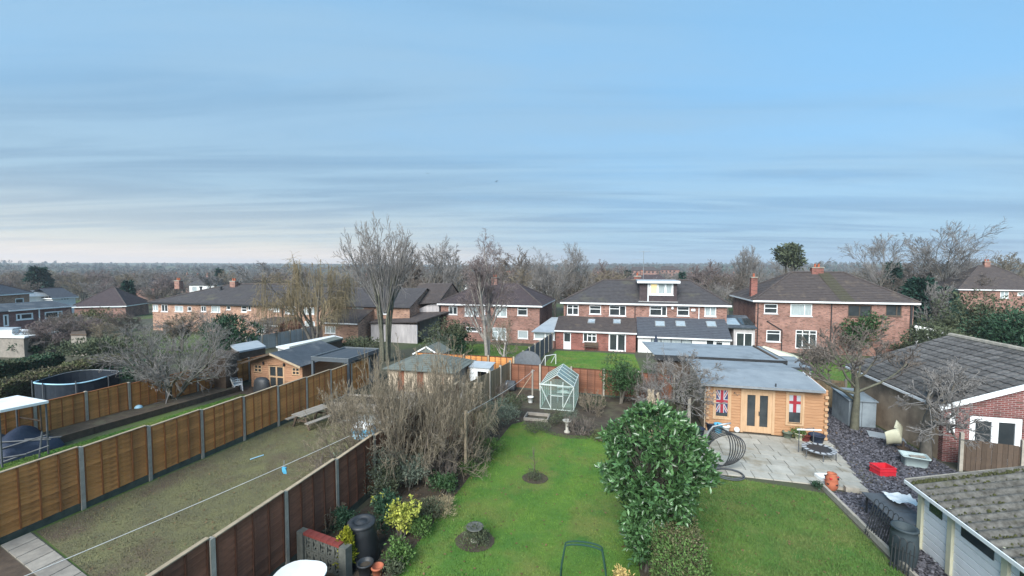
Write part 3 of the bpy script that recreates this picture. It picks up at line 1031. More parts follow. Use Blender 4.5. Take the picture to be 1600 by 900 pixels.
def hip_roof(th, W, D, E, R, r0, r1, mats=('tile_grey',) * 4, ov=0.35, ridge='tile_brown', fascia='upvc', yr=None, row=0.3):
    yr = D / 2 if yr is None else yr
    e = [(-ov, -ov, E), (W + ov, -ov, E), (W + ov, D + ov, E), (-ov, D + ov, E)]
    a, b = (r0, yr, R), (r1, yr, R)
    tiled(e[0], e[1], b, a, row).build('roof_slope', mats[0], th)
    tiled(e[2], e[3], a, b, row).build('roof_slope', mats[2], th)
    if r0 > 0:
        tiled(e[3], e[0], a, a, row).build('roof_slope', mats[3], th)
    if r1 < W:
        tiled(e[1], e[2], b, b, row).build('roof_slope', mats[1], th)
    up = Vector((0, 0, 0.04))
    MB().tube([Vector(a) + up, Vector(b) + up], 0.11, 6).build('ridge_tiles', ridge, th)
    hips = ([(e[0], a), (e[3], a)] if r0 > 0 else []) + ([(e[1], b), (e[2], b)] if r1 < W else [])
    for p, q in hips:
        MB().tube([Vector(p) + up, Vector(q) + up], 0.09, 6).build('hip_tiles', ridge, th)
    for p, q in ((e[0], e[1]), (e[1], e[2]), (e[3], e[0])):
        MB().bar(Vector(p) - up * 2.5, Vector(q) - up * 2.5, 0.05, 0.16).build('fascia', fascia, th)
    MB().box(-ov + 0.05, W + ov - 0.05, -ov + 0.05, D + ov - 0.05, E - 0.14, E - 0.09).build('soffit', fascia, th)


def plane_uv(th, yy):
    """sight line -> (x, z) on the local plane y = yy of a thing"""
    M = Matrix.Translation(th.location) @ Matrix.Rotation(th.rotation_euler[2], 4, 'Z')
    Mi = np.array(M.inverted())

    def f(px, py):
        o_ = Mi @ np.array([*CC, 1.0])
        d_ = Mi[:3, :3] @ ray(px, py)
        t = (yy - o_[1]) / d_[1]
        return o_[0] + d_[0] * t, o_[2] + d_[2] * t
    return f


def rect(f, r):
    xa, za = f(r[0], (r[1] + r[3]) / 2)
    xb, zb = f(r[2], (r[1] + r[3]) / 2)
    xm = (r[0] + r[2]) / 2
    return xa, xb, f(xm, r[3])[1], f(xm, r[1])[1]


def facade(th, yy, W0, W1, z0, z1, mat, wins, name='wall', thick=0.28):
    """front wall with openings cut for the windows sighted in the photo"""
    f = plane_uv(th, yy)
    ops = []
    todo = []
    for w in wins:
        xa, xb, za, zb = rect(f, w[0])
        za = max(za, z0 + 0.03)
        zb = min(zb, z1 - 0.05)
        xa, xb = max(xa, W0 + 0.05), min(xb, W1 - 0.05)
        ops.append((xa, xb, za, zb))
        todo.append((xa, xb, za, zb, w[1] if len(w) > 1 else {}))
    grid_wall(W0, W1, z0, z1, yy, yy + thick, ops).build(name, mat, th)
    for xa, xb, za, zb, kw in todo:
        window(th, xa, xb, za, zb, yy, **kw)


def walls3(th, W, D, E, mat, z0=-1.5, t=0.28, y0=0.0):
    MB().box(0, t, y0 + t + 0.002, D, z0, E).build('wall', mat, th)
    MB().box(W - t, W, y0 + t + 0.002, D, z0, E).build('wall', mat, th)
    MB().box(t + 0.002, W - t - 0.002, D - t, D, z0, E).build('wall', mat, th)


def leanto(th, x0, x1, dep, zl, zh, wallmat, roofmat, wins, skylights=(), z0=-1.5, skymat='glass_sky', name='extension_wall', fascia='upvc'):
    f0 = -dep
    facade(th, f0, x0, x1, z0, zl - 0.08, wallmat, wins, name=name, thick=0.25)
    for xx in (x0, x1 - 0.25):
        MB().add([(xx, f0 + 0.252, z0), (xx + 0.25, f0 + 0.252, z0), (xx + 0.25, -0.002, z0), (xx, -0.002, z0), (xx, f0 + 0.252, zl - 0.09), (xx + 0.25, f0 + 0.252, zl - 0.09), (xx + 0.25, -0.002, zh - 0.09), (xx, -0.002, zh - 0.09)],
                 [(0, 3, 2, 1), (4, 5, 6, 7), (0, 1, 5, 4), (1, 2, 6, 5), (2, 3, 7, 6), (3, 0, 4, 7)]).build(name, wallmat, th)
    sl = (zh - zl) / dep
    A, B = (x0 - 0.1, f0 - 0.25, zl - 0.25 * sl), (x1 + 0.1, f0 - 0.25, zl - 0.25 * sl)
    C, D_ = (x1 + 0.1, -0.01, zh), (x0 - 0.1, -0.01, zh)
    tiled(A, B, C, D_, 0.28).build('extension_roof', roofmat, th)
    MB().bar((x0 - 0.1, f0 - 0.26, zl - 0.25 * sl - 0.09), (x1 + 0.1, f0 - 0.26, zl - 0.25 * sl - 0.09), 0.05, 0.13).build('gutter', fascia, th)
    ang = math.atan(sl)
    for s_ in skylights:
        # sighted on the slope: iterate to the right depth
        yy = -dep / 2
        for _ in range(6):
            x_, z_ = plane_uv(th, yy)((s_[0] + s_[2]) / 2, (s_[1] + s_[3]) / 2)
            yy = (z_ - zh) / sl
            yy = min(-0.3, max(-dep + 0.3, yy))
        f = plane_uv(th, yy)
        xa, xb = f(s_[0], s_[1])[0], f(s_[2], s_[1])[0]
        w = xb - xa
        hh = min(0.95, dep * 0.35)
        o = MB().obox((0, 0, 0), w, hh, 0.10).build('skylight', 'steel', th)
        o.location = ((xa + xb) / 2, yy, zh + yy * sl + 0.08)
        o.rotation_euler = (ang, 0, 0)
        MB().obox((0, 0, 0.058), w - 0.14, hh - 0.14, 0.012).build('pane', skymat, o)


def chimney(th, x, y, z0, z1, mat='brick_house', w=0.75, d=0.6, pots=2):
    o = MB().box(-w / 2, w / 2, -d / 2, d / 2, z0, z1).build('chimney', mat, th)
    o.location = (x, y, 0)
    MB().box(-w / 2 - 0.05, w / 2 + 0.05, -d / 2 - 0.05, d / 2 + 0.05, z1 + 0.002, z1 + 0.1).build('chimney_cap', 'concrete', o)
    for k in range(pots):
        px_ = (k - (pots - 1) / 2) * 0.34
        MB().lathe([(0.11, 0), (0.1, 0.3), (0.12, 0.31), (0.12, 0.36), (0.07, 0.36)], 10, (px_, 0, z1 + 0.1)).build('chimney_pot', 'terracotta', o)
    return o


def pipe(th, pts, r=0.045, mat='black_plastic', name='downpipe'):
    return MB().tube(pts, r, 6).build(name, mat, th)


def ground_floor(X, Y):
    return TZ(X, Y)


# ---- centre pair of houses
Yf = 46.8
X0, X1 = aty(881, 475, Yf)[0], aty(1136, 476, Yf)[0]
zg = TZ(0, Yf)
W = X1 - X0
E = aty(1000, 474.5, Yf)[2] - zg
D = 8.6
R = aty(1010, 438, Yf + D / 2)[2] - zg
h1 = thing('brick_house', 'pair of red brick houses with a dark dormer and rear extensions', 'house', (X0, Yf, zg))
r0, r1 = aty(944, 437, Yf + D / 2)[0] - X0, aty(1078, 440, Yf + D / 2)[0] - X0
tw = dict(cols=(0.36, 0.68), top=(0, 1), glass='glass_dark')
facade(h1, 0.0, 0, W, -1.5, E, 'brick_house', [
    ((886, 476, 904, 492), dict(cols=(0.5,), top=(0, 1))), ((921, 477.5, 939, 491), dict(cols=(), top=(0,), topfrac=0.6)), ((952, 477.5, 978, 493.5), dict(cols=(0.62,), top=(0,))),
    ((1015, 478.5, 1042, 493.5), dict(cols=(0.7,), top=(0,))), ((1058, 479, 1077, 493.5), dict(cols=(), top=(0,), topfrac=0.6)), ((1101, 479, 1119, 494.5), dict(cols=(0.5,), glass='glass_pale'))])
walls3(h1, W, D, E, 'brick_house')
hip_roof(h1, W, D, E + 0.05, R, r0, r1, ('tile_grey', 'tile_grey', 'tile_grey', 'tile_grey'))
xm = aty(993, 475, Yf)[0] - X0
pipe(h1, [(xm - 0.05, -0.08, E - 0.3), (xm - 0.05, -0.08, 2.9)])
xq = aty(1092, 480, Yf)[0] - X0
pipe(h1, [(xq, -0.08, E - 0.3), (xq, -0.08, 2.9)], mat='upvc')
pipe(h1, [(0.25, -0.08, E - 0.3), (0.25, -0.08, 2.6)])
# moss streak where the two roofs meet, laid on the slope
# dormer
yd = 0.06
f = plane_uv(h1, yd)
dxa, dza = f(999, 474)
dxb, dzb = f(1058, 441)
dza = f(1028, 472)[1]
dzb = f(1028, 442)[1]
wa = rect(f, (1014.5, 441.5, 1052, 461))
dm = grid_wall(dxa, dxb, dza, dzb, yd, yd + 0.2, [(wa[0], wa[1], wa[2], wa[3] - 0.03)]).build('dormer', 'tile_purple', h1)
MB().box(dxa, dxa + 0.2, yd + 0.202, 4.1, dza, dzb).build('cheek', 'tile_purple', dm)
MB().box(dxb - 0.2, dxb, yd + 0.202, 4.1, dza, dzb).build('cheek', 'tile_purple', dm)
MB().box(dxa - 0.25, dxb + 0.25, yd - 0.4, 4.6, dzb + 0.002, dzb + 0.24).build('flat_roof', 'roof_sheet', dm)
MB().box(dxa - 0.27, dxb + 0.27, yd - 0.44, yd - 0.402, dzb - 0.02, dzb + 0.2).build('fascia', 'upvc', dm)
MB().box(dxa + 0.82, dxa + 0.92, yd - 0.06, yd - 0.002, dza, dzb).build('downpipe', 'upvc', dm)
MB().box(dxa - 0.1, dxb + 0.1, yd - 0.1, yd - 0.002, dza - 0.12, dza + 0.06).build('flashing', 'render_white', dm)
window(h1, wa[0], wa[1], wa[2], wa[3] - 0.03, yd, cols=(0.36, 0.68), glass=('lit_window', 'glass_pale', 'glass_pale'), fr=0.16)
# rear extensions
dep = Yf - 43.75
xa = aty(868, 530, 43.75)[0] - X0
xb = aty(993.2, 530, 43.75)[0] - X0
zl = aty(930, 516, 43.75)[2] - zg
zh = aty(930, 495, Yf)[2] - zg
leanto(h1, xa, xb, dep, zl, zh, 'brick_red', 'tile_brown', [
    ((880.5, 519.5, 892, 546), dict(cols=(), panel=0.42, name='door', sill=False)), ((911, 520.5, 932, 534.5), dict(cols=(0.33, 0.66), top=(1, 2))),
    ((951, 521.5, 978, 549), dict(cols=(0.5,), name='french_door', fr=0.13, sill=False))], [(918.5, 499, 930, 507), (958, 499.5, 970, 508)])
pipe(h1, [(xa + 6.95, -dep - 0.08, zl - 0.2), (xa + 6.95, -dep - 0.08, -0.3)])
dep2 = Yf - 44.0
xc = aty(994.5, 530, 44.0)[0] - X0
xd = aty(1141, 530, 44.0)[0] - X0
zl2 = aty(1070, 525, 44.0)[2] - zg
zh2 = aty(1070, 497, Yf)[2] - zg
leanto(h1, xc + 0.15, xd, dep2, zl2, zh2, 'render_white', 'tile_slate', [
    ((1017, 527.5, 1081, 548), dict(cols=(0.25, 0.5, 0.75), glass='glass_pale', mat='metal_grey', name='folding_door', sill=False)),
    ((1103, 530, 1116, 541), dict(cols=())), ((1118, 531, 1130, 542), dict(cols=(), top=(0,)))],
    [(1023.5, 503, 1039, 511.5), (1055.5, 503, 1071, 511.5), (1103.5, 503.5, 1119, 512)])
# vent stub and aerial
xv, zv = plane_uv(h1, 3.6)(1071, 450)
MB().lathe([(0.09, 0), (0.09, 0.55), (0.14, 0.57), (0.14, 0.72), (0.0, 0.78)], 10, (xv, 3.4, zv - 0.35)).build('vent_pipe', 'black_plastic', h1)
ch = chimney(h1, aty(996, 437, Yf + D / 2)[0] - X0, D / 2 + 0.4, R - 0.6, R + 0.42, 'brick_red', pots=1)
xa_ = aty(1005, 437, Yf + D / 2 + 0.4)[0] - X0
zt = aty(1005, 392, Yf + D / 2)[2] - zg
am = MB().tube([(xa_, D / 2 + 0.3, R - 0.3), (xa_, D / 2 + 0.3, zt)], 0.03, 6).build('aerial', 'steel', h1)
MB().bar((xa_ - 0.55, D / 2 + 0.3, zt - 0.1), (xa_ + 0.75, D / 2 + 0.3, zt - 0.02), 0.03).build('aerial_boom', 'steel', am)
for k in range(7):
    xx = xa_ - 0.5 + k * 0.19
    MB().bar((xx, D / 2 - 0.05, zt - 0.09 + k * 0.012), (xx, D / 2 + 0.65, zt - 0.09 + k * 0.012), 0.018).build('aerial_element', 'steel', am)
MB().bar((xa_ - 1.3, D / 2 + 0.3, zt - 1.05), (xa_ + 0.1, D / 2 + 0.3, zt - 1.0), 0.025).build('aerial_boom', 'steel', am)
for k in range(5):
    xx = xa_ - 1.25 + k * 0.24
    MB().bar((xx, D / 2, zt - 1.03), (xx, D / 2 + 0.6, zt - 1.03), 0.016).build('aerial_element', 'steel', am)
for rr in ((1049, 479, 1052, 483), (1080, 482.5, 1086, 486)):
    q = rect(plane_uv(h1, 0), rr)
    MB().box(q[0], q[1], -0.16, -0.003, q[2], q[3]).build('wall_box', 'upvc', h1)

# ---- right pair of houses
Yf = 48.3
X0, X1 = aty(1181, 472, Yf)[0], aty(1428, 473, Yf)[0]
zg = TZ(X0, Yf)
W = X1 - X0
D = 8.8
E = aty(1300, 471.5, Yf)[2] - zg
R = aty(1275, 426, Yf + D / 2)[2] - zg
h2 = thing('brick_house', 'right pair of mottled brick houses under one brown hipped roof', 'house', (X0, Yf, zg))
r0, r1 = aty(1237, 425, Yf + D / 2)[0] - X0, aty(1318, 427, Yf + D / 2)[0] - X0
facade(h2, 0.0, 0, W, -1.5, E, 'brick_house', [
    ((1194, 475, 1215, 490), dict(cols=(), top=(0,), topfrac=0.55)), ((1235, 475, 1269, 494), dict(cols=(0.66,), glass='glass_pale')),
    ((1325, 477, 1362, 495), dict(cols=(0.5,), mat='timber_dark')), ((1384, 476.5, 1409, 494), dict(cols=(0.7,), mat='timber_dark', glass='glass_dark')),
    ((1197.5, 516, 1219.5, 534), dict(cols=(), top=(0,), topfrac=0.7)), ((1243, 516, 1276, 545), dict(cols=(0.33, 0.66), top=(0, 1, 2), topfrac=0.8, name='french_door', sill=False))])
walls3(h2, W, D, E, 'brick_house')
hip_roof(h2, W, D, E + 0.05, R, r0, r1, ('tile_brown',) * 4)
mx0 = aty(1283, 425, Yf + D / 2)[0] - X0
nrm = Vector((0, -(R - E), D / 2 + 0.35)).normalized()
tiled((mx0 - 0.1, -0.37, E + 0.04), (mx0 + 1.1, -0.37, E + 0.04), (mx0 + 0.7, D / 2 - 0.1, R + 0.0), (mx0 - 0.4, D / 2 - 0.1, R + 0.0)).build('mossy_tiles', 'tile_moss', h2, loc=nrm * 0.012)
chimney(h2, aty(1276, 425, Yf + D / 2)[0] - X0, D / 2, R - 0.3, R + 0.5, 'brick_red', pots=2, w=1.1)
chimney(h2, 0.35, 2.2, E - 0.2, aty(1178, 434, Yf + 2.2)[2] - zg, 'brick_red', w=0.6, d=0.6, pots=1)
pipe(h2, [(0.2, -0.08, E - 0.2), (0.2, -0.08, 0)])
xq = aty(1299, 480, Yf)[0] - X0
pipe(h2, [(xq, -0.08, E - 0.2), (xq, -0.08, 0)])
pipe(h2, [(W - 0.2, -0.08, E - 0.2), (W - 0.2, -0.08, 0)], r=0.09)
xq1, zq1 = plane_uv(h2, -0.1)(1222, 516)
pipe(h2, [(xq1 - 1.4, -0.1, zq1 + 0.9), (xq1, -0.1, zq1), (xq1, -0.1, 0)], name='waste_pipe')
# flat side porch with patio doors
sp = thing('side_porch', 'flat roofed porch with patio doors between the brick houses', 'extension', (aty(1146, 540, 46.0)[0], 46.0, TZ(12, 46)))
wq = aty(1179, 540, 46.0)[0] - aty(1146, 540, 46.0)[0]
zt = aty(1160, 513, 46.0)[2] - TZ(12, 46)
facade(sp, 0.0, 0, wq, -0.5, zt, 'render_grey', [((1150, 520, 1176, 546), dict(cols=(0.5,), name='patio_door', sill=False))])
MB().box(0, 0.2, 0.282, 4.5, -0.5, zt).build('wall', 'render_grey', sp)
MB().slab([(-0.8, -0.3, zt + 0.12), (wq + 0.1, -0.3, zt + 0.12), (wq + 0.1, 3.5, zt + 0.95), (-0.8, 3.5, zt + 0.95)], 0.12).build('roof', 'felt_dark', sp)
for k in range(2):
    o = MB().slab([(-0.5 + k * 1.35, 0.4, zt + 0.33), (0.65 + k * 1.35, 0.4, zt + 0.33), (0.65 + k * 1.35, 2.3, zt + 0.745), (-0.5 + k * 1.35, 2.3, zt + 0.745)], 0.06).build('roof_light', 'glass_sky' if k == 0 else 'glass_dark', sp)
# conservatory on the right end
cz = TZ(30, 47)
cx0, cx1 = aty(1431, 530, 47.5)[0], aty(1482, 530, 47.5)[0]
cs = thing('conservatory', 'white framed lean-to conservatory at the right end of the brick pair', 'conservatory', (cx0, 47.5, cz))
wq = cx1 - cx0
za_, zb_ = aty(1431, 510, 47.5)[2] - cz, aty(1482, 522, 47.5)[2] - cz
for t in (0, 0.33, 0.55, 0.95):
    MB().box(wq * t, wq * t + 0.18, 0, 0.12, -0.3, za_ + (zb_ - za_) * t - 0.1).build('post', 'upvc', cs)
MB().bar((-0.1, 0.05, za_), (wq + 0.4, 0.05, zb_ - 0.05), 0.14, 0.22).build('eaves_beam', 'upvc', cs)
MB().bar((0, 0.06, za_ * 0.47), (wq, 0.06, za_ * 0.47), 0.10, 0.16).build('transom', 'upvc', cs)
MB().box(0.05, wq, 0.07, 0.085, 0, zb_ - 0.1).build('pane', 'conservatory_glass', cs)
MB().slab([(-0.1, 0.0, za_ + 0.1), (wq + 0.4, 0.0, zb_ + 0.05), (wq + 0.4, 3.5, zb_ + 0.05), (-0.1, 3.5, za_ + 0.1)], 0.05).build('roof', 'conservatory_glass', cs)
MB().box(wq * 0.97, wq * 0.97 + 0.1, 0.13, 3.4, -0.3, zb_ - 0.1).build('end_frame', 'upvc', cs)

# ---- left-centre pair
Yf = 46.5
X0, X1 = aty(689, 478, Yf)[0], aty(843, 478, Yf)[0]
zg = TZ(X0, Yf)
W, D = X1 - X0, 9.0
E = aty(760, 476, Yf)[2] - zg
R = aty(760, 443, Yf + D / 2)[2] - zg
h3 = thing('brick_house', 'left pair of brick houses behind the birch tree', 'house', (X0, Yf, zg))
facade(h3, 0.0, 0, W, -1.5, E, 'brick_house', [
    ((701, 479, 714.5, 491.5), dict(cols=(0.5,))), ((726, 479, 748, 494), dict(cols=(0.33, 0.66), glass='glass_pale')), ((774, 480, 792, 495), dict(cols=(0.4,), glass='glass_pale')),
    ((808.5, 480, 824, 493), dict(cols=(), top=(0,), topfrac=0.7)), ((728, 511, 752, 518), dict(cols=(0.33, 0.7))), ((769, 512, 791, 531), dict(cols=(0.4,), top=(0,), glass='glass_pale')),
    ((809, 516.5, 825, 529), dict(cols=(), glass='glass_pale'))])
walls3(h3, W, D, E, 'brick_house')
hip_roof(h3, W, D, E + 0.05, R, 3.6, W - 3.6, ('tile_purple',) * 4)
xq = aty(758, 480, Yf)[0] - X0
pipe(h3, [(xq, -0.08, E - 0.2), (xq, -0.08, 1.6)], mat='upvc', r=0.06)
chimney(h3, W * 0.45, D / 2, R - 0.3, R + 0.7, pots=2)
# glazed lean-to beside it
Yl = 43.8
lx0, lx1 = aty(834, 524, Yl)[0], aty(866.5, 524, Yl)[0]
lz = TZ(lx0, Yl)
lt = thing('lean_to', 'pale glazed lean-to passage between the brick houses', 'lean-to', (lx0, Yl, lz))
zl_ = aty(850, 518, Yl)[2] - lz
MB().slab([(-0.2, -0.3, zl_), (lx1 - lx0, -0.3, zl_), (lx1 - lx0 + 0.4, 4.6, zl_ + 1.0), (1.2, 4.6, zl_ + 1.0)], 0.08).build('roof', 'roof_sheet', lt)
window(lt, 0, lx1 - lx0, 0.9, zl_ - 0.1, 0, cols=(0.55,), glass='glass_pale', fr=0.12)
MB().box(0, lx1 - lx0, 0.0, 0.12, -0.3, 0.83).build('wall', 'brick_house', lt)

# ---- terrace with the willow, and the long terrace to its left
Yf = 44.0
X0, X1 = aty(441, 478, Yf)[0], aty(640, 478, Yf)[0]
zg = TZ(X0, Yf)
W, D = X1 - X0, 8.6
E = aty(500, 477, Yf)[2] - zg
R = aty(560, 449, Yf + D / 2)[2] - zg
h4 = thing('brick_house', 'pale orange brick terrace half hidden behind the willow', 'house', (X0, Yf, zg))
facade(h4, 0.0, 0, W, -2, E, 'brick_pale', [
    ((445, 478.5, 462, 490.5), dict(cols=(0.25, 0.5, 0.75), top=(0, 1, 2, 3), glass='glass_pale')), ((474, 480, 492, 491), dict(cols=(0.25, 0.5, 0.75), glass='glass_pale')),
    ((550, 480, 568, 491), dict(cols=(0.5,), glass='glass_pale')), ((590, 480, 606, 491), dict(cols=(0.5,))), ((447, 501, 459, 505), dict(cols=())),
    ((476, 502, 492, 516), dict(cols=(), panel=0.2, glass='glass_pale')), ((552, 509, 566, 520), dict(cols=(0.5,))), ((600, 508, 616, 522), dict(cols=(0.5,), glass='glass_pale'))])
walls3(h4, W, D, E, 'brick_pale', z0=-2)
tiled((-0.2, -0.35, E), (W + 0.2, -0.35, E), (W + 0.2, D / 2, R), (-0.2, D / 2, R)).build('roof_slope', 'tile_grey', h4)
tiled((W + 0.2, D + 0.35, E), (-0.2, D + 0.35, E), (-0.2, D / 2, R), (W + 0.2, D / 2, R)).build('roof_slope', 'tile_grey', h4)
for xx in (0.0, W - 0.25):
    MB().add([(xx, 0.3, E), (xx + 0.25, 0.3, E), (xx, D - 0.3, E), (xx + 0.25, D - 0.3, E), (xx, D / 2, R - 0.15), (xx + 0.25, D / 2, R - 0.15)],
             [(0, 4, 2), (1, 3, 5), (0, 1, 5, 4), (2, 4, 5, 3), (0, 2, 3, 1)]).build('gable', 'brick_pale', h4)
pipe(h4, [(0.1, -0.08, E - 0.2), (0.1, -0.08, 0)], r=0.06)
leanto(h4, 8.2, 12.8, 3.0, 2.45, 3.6, 'brick_pale', 'tile_brown', [((508, 510, 524, 521), dict(cols=(0.5,), glass='glass_pale'))])
# rendered end wall house right of the willow
Yg = 46.5
gx0, gx1 = aty(640, 480, Yg)[0], aty(686, 480, Yg)[0]
gz = TZ(gx0, Yg)
zE = aty(686, 476, Yg)[2] - gz
hg = thing('rendered_house', 'house with a stained pale rendered end wall behind the big bare tree', 'house', (gx0, Yg, gz))
Wg = gx1 - gx0
MB().add([(0, 0, -1.5), (Wg, 0, -1.5), (Wg, 0, zE + 0.2), (Wg * 0.75, 0, zE + 0.1), (0, 0, zE - 1.0), (0, 8, -1.5), (Wg, 8, -1.5), (Wg, 8, zE + 0.2), (Wg * 0.75, 8, zE + 0.1), (0, 8, zE - 1.0)],
         [(0, 1, 2, 3, 4), (9, 8, 7, 6, 5), (0, 5, 6, 1), (1, 6, 7, 2), (4, 9, 5, 0), (2, 7, 8, 3), (3, 8, 9, 4)]).build('wall', 'render_grey', hg)
tiled((-0.6, -0.35, zE - 0.1), (Wg + 0.1, -0.35, zE + 0.25), (Wg + 0.1, 4, zE + 2.4), (-0.6, 4, zE + 2.4)).build('roof_slope', 'tile_brown', hg)
tiled((Wg + 0.1, 8.3, zE), (-0.6, 8.3, zE), (-0.6, 4, zE + 2.4), (Wg + 0.1, 4, zE + 2.4)).build('roof_slope', 'tile_brown', hg)
for xx in (-0.4, Wg - 0.25):
    MB().add([(xx, 0.0, zE + 0.05), (xx, 8.0, zE - 0.05), (xx, 4.0, zE + 2.3), (xx + 0.25, 0.0, zE + 0.05), (xx + 0.25, 8.0, zE - 0.05), (xx + 0.25, 4.0, zE + 2.3)], [(0, 2, 1), (3, 4, 5), (0, 3, 5, 2), (1, 2, 5, 4), (0, 1, 4, 3)]).build('gable', 'brick_pale', hg)
MB().slab([(-3.0, -4.0, 2.3), (3.0, -4.0, 2.6), (5.2, -0.02, 3.4), (-3.0, -0.02, 3.0)], 0.12).build('lean_to_roof', 'tile_brown', hg)
MB().box(-2.9, 2.9, -3.8, -3.6, -1.0, 2.2).build('lean_to_wall', 'render_grey', hg)

Yf = 44.0
X0, X1 = aty(238, 475, Yf)[0], aty(440, 475, Yf)[0]
zg = TZ(X0, Yf)
W, D = X1 - X0, 9.0
E = aty(340, 475, Yf)[2] - zg
R = aty(360, 443.5, Yf + D / 2)[2] - zg
h5 = thing('brick_house', 'long grey roofed brick terrace behind the sprawling bare tree', 'house', (X0, Yf, zg))
facade(h5, 0.0, 0, W, -2.5, E, 'brick_pale', [
    ((237, 476, 247, 486), dict(cols=(0.5,), glass='glass_pale')), ((252, 476, 262, 487), dict(cols=(0.5,))), ((273, 478, 286, 487), dict(cols=(0.5,), glass='glass_pale')),
    ((293, 479, 299, 486), dict(cols=())), ((314, 478, 322, 487), dict(cols=(0.5,))), ((330, 478, 344, 488), dict(cols=(0.7,), glass='glass_pale')), ((354, 478, 360, 484), dict(cols=())),
    ((377, 478, 385.5, 487.5), dict(cols=(), top=(0,), topfrac=0.5)), ((387, 478, 392, 485), dict(cols=())), ((420, 478, 425, 484), dict(cols=())), ((427, 477, 437, 487), dict(cols=(0.4,), glass='glass_pale'))])
walls3(h5, W, D, E, 'brick_pale', z0=-2.5)
hip_roof(h5, W, D, E + 0.05, R, 9.0, W, ('tile_grey',) * 4, fascia='black_plastic')
for px_, mat_ in ((286, 'brick_house'), (372, 'brick_house')):
    chimney(h5, aty(px_, 450, Yf + D / 2)[0] - X0, D / 2 - 0.6, R - 0.8, R + 0.35, mat_, w=0.9)
for px_ in (314, 345):
    x_, z_ = plane_uv(h5, 2.8)(px_, 453)
    MB().lathe([(0.13, 0), (0.13, 0.7), (0.2, 0.72), (0.2, 0.85), (0, 0.9)], 8, (x_, 2.8, z_ - 0.4)).build('vent_pipe', 'black_plastic', h5)
xe = aty(398, 500, 41.0)[0] - X0
leanto(h5, xe, xe + 3.4, 3.0, aty(410, 506, 41.0)[2] - zg, aty(410, 494, 44.0)[2] - zg, 'brick_pale', 'tile_brown', [((401.5, 507, 416, 519), dict(cols=(0.5,), glass='glass_pale'))])


# ---- houses at the far left, facing across
def side_house(name, label, px0, px1, pyE, depth0, depth1, ridge_up, Dp, wallmat, roofmat, wins, E=4.7, hip=True, z0=-2.0, chim=True):
    a = atd(px0, pyE, depth0)
    b = atd(px1, pyE, depth1)
    ang = math.atan2(b[1] - a[1], b[0] - a[0])
    th = thing(name, label, 'house', (a[0], a[1], a[2] - E), ang)
    Wl = math.hypot(b[0] - a[0], b[1] - a[1])
    facade(th, 0.0, 0, Wl, z0, E, wallmat, wins)
    walls3(th, Wl, Dp, E, wallmat, z0=z0)
    ri = min(Dp / 2, Wl / 2 - 0.3) if hip else 0
    hip_roof(th, Wl, Dp, E + 0.05, E + ridge_up, ri, Wl - ri, (roofmat,) * 4)
    if chim:
        chimney(th, Wl * 0.5, Dp / 2, E + ridge_up - 0.4, E + ridge_up + 0.7)
    return th, Wl


h6, w6 = side_house('brick_house', 'brick house with a long flat fronted extension at the left edge', -60, 46, 464.5, 58, 68, 2.6, 8.0, 'brick_pale', 'tile_slate', [((24, 466, 37.5, 474.5), dict(cols=(), glass='glass_dark', fr=0.14))])
# its long single-storey extension
a = atd(-40, 490, 54)
b = atd(112, 482, 64)
ang = math.atan2(b[1] - a[1], b[0] - a[0])
h7 = thing('rear_extension', 'long dark brick extension with two wide white windows at the left edge', 'extension', (a[0], a[1], a[2] - 2.6), ang)
Wl = math.hypot(b[0] - a[0], b[1] - a[1])
facade(h7, 0.0, 0, Wl, -2, 2.6, 'brick_garage', [((5, 491.5, 14, 510), dict(cols=(), name='door', fr=0.18, sill=False)), ((25, 489.5, 52, 499.5), dict(cols=(0.28,), fr=0.16)), ((70, 486.5, 98, 497), dict(cols=(0.76,), fr=0.16))])
MB().slab([(-0.3, -0.3, 2.62), (Wl + 0.3, -0.3, 2.62), (Wl + 0.3, 4.5, 3.4), (-0.3, 4.5, 3.4)], 0.1).build('roof', 'felt_dark', h7)
MB().bar((Wl * 0.3, -0.33, 2.62), (Wl + 0.3, -0.33, 2.62), 0.06, 0.16).build('fascia', 'upvc', h7)
pipe(h7, [(Wl * 0.62, -0.1, 2.5), (Wl * 0.62, -0.1, 0)], mat='upvc', r=0.08)
h8, w8 = side_house('brick_house', 'dark roofed hip house beyond the yellow green bush', 116, 196, 479.5, 77, 79, 3.3, 7.5, 'brick_house', 'tile_purple', [((172, 471.5, 190.5, 480.5), dict(cols=(0.33, 0.66), fr=0.14)), ((145, 474.5, 151, 478), dict(cols=()))], E=4.9, chim=False)
h9, w9 = side_house('white_house', 'small white gabled house behind the hip roofed one', 82, 118, 466, 88, 92, 2.0, 7, 'render_white', 'tile_slate', [((95, 465.5, 108, 469), dict(cols=(0.33, 0.66), glass='glass_pale'))], hip=False, chim=False)
h10, w10 = side_house('white_house', 'low white walled house with a grey roof between the left houses', 46, 84, 463, 86, 90, 1.0, 7, 'render_white', 'roof_sheet', [((64, 463, 82, 466.5), dict(cols=(0.33, 0.66), glass='glass_dark'))], hip=False, chim=False, E=3)

# ---- far right house
h11, w11 = side_house('brick_house', 'far right house with a wide brown roof above the bushes', 1500, 1640, 452, 72, 68, 4.0, 9.0, 'brick_house', 'tile_brown', [((1563, 455, 1576, 466), dict(cols=(0.5,), glass='glass_pale')), ((1590, 457, 1604, 462), dict(cols=(), glass='glass_pale'))], E=4.6)
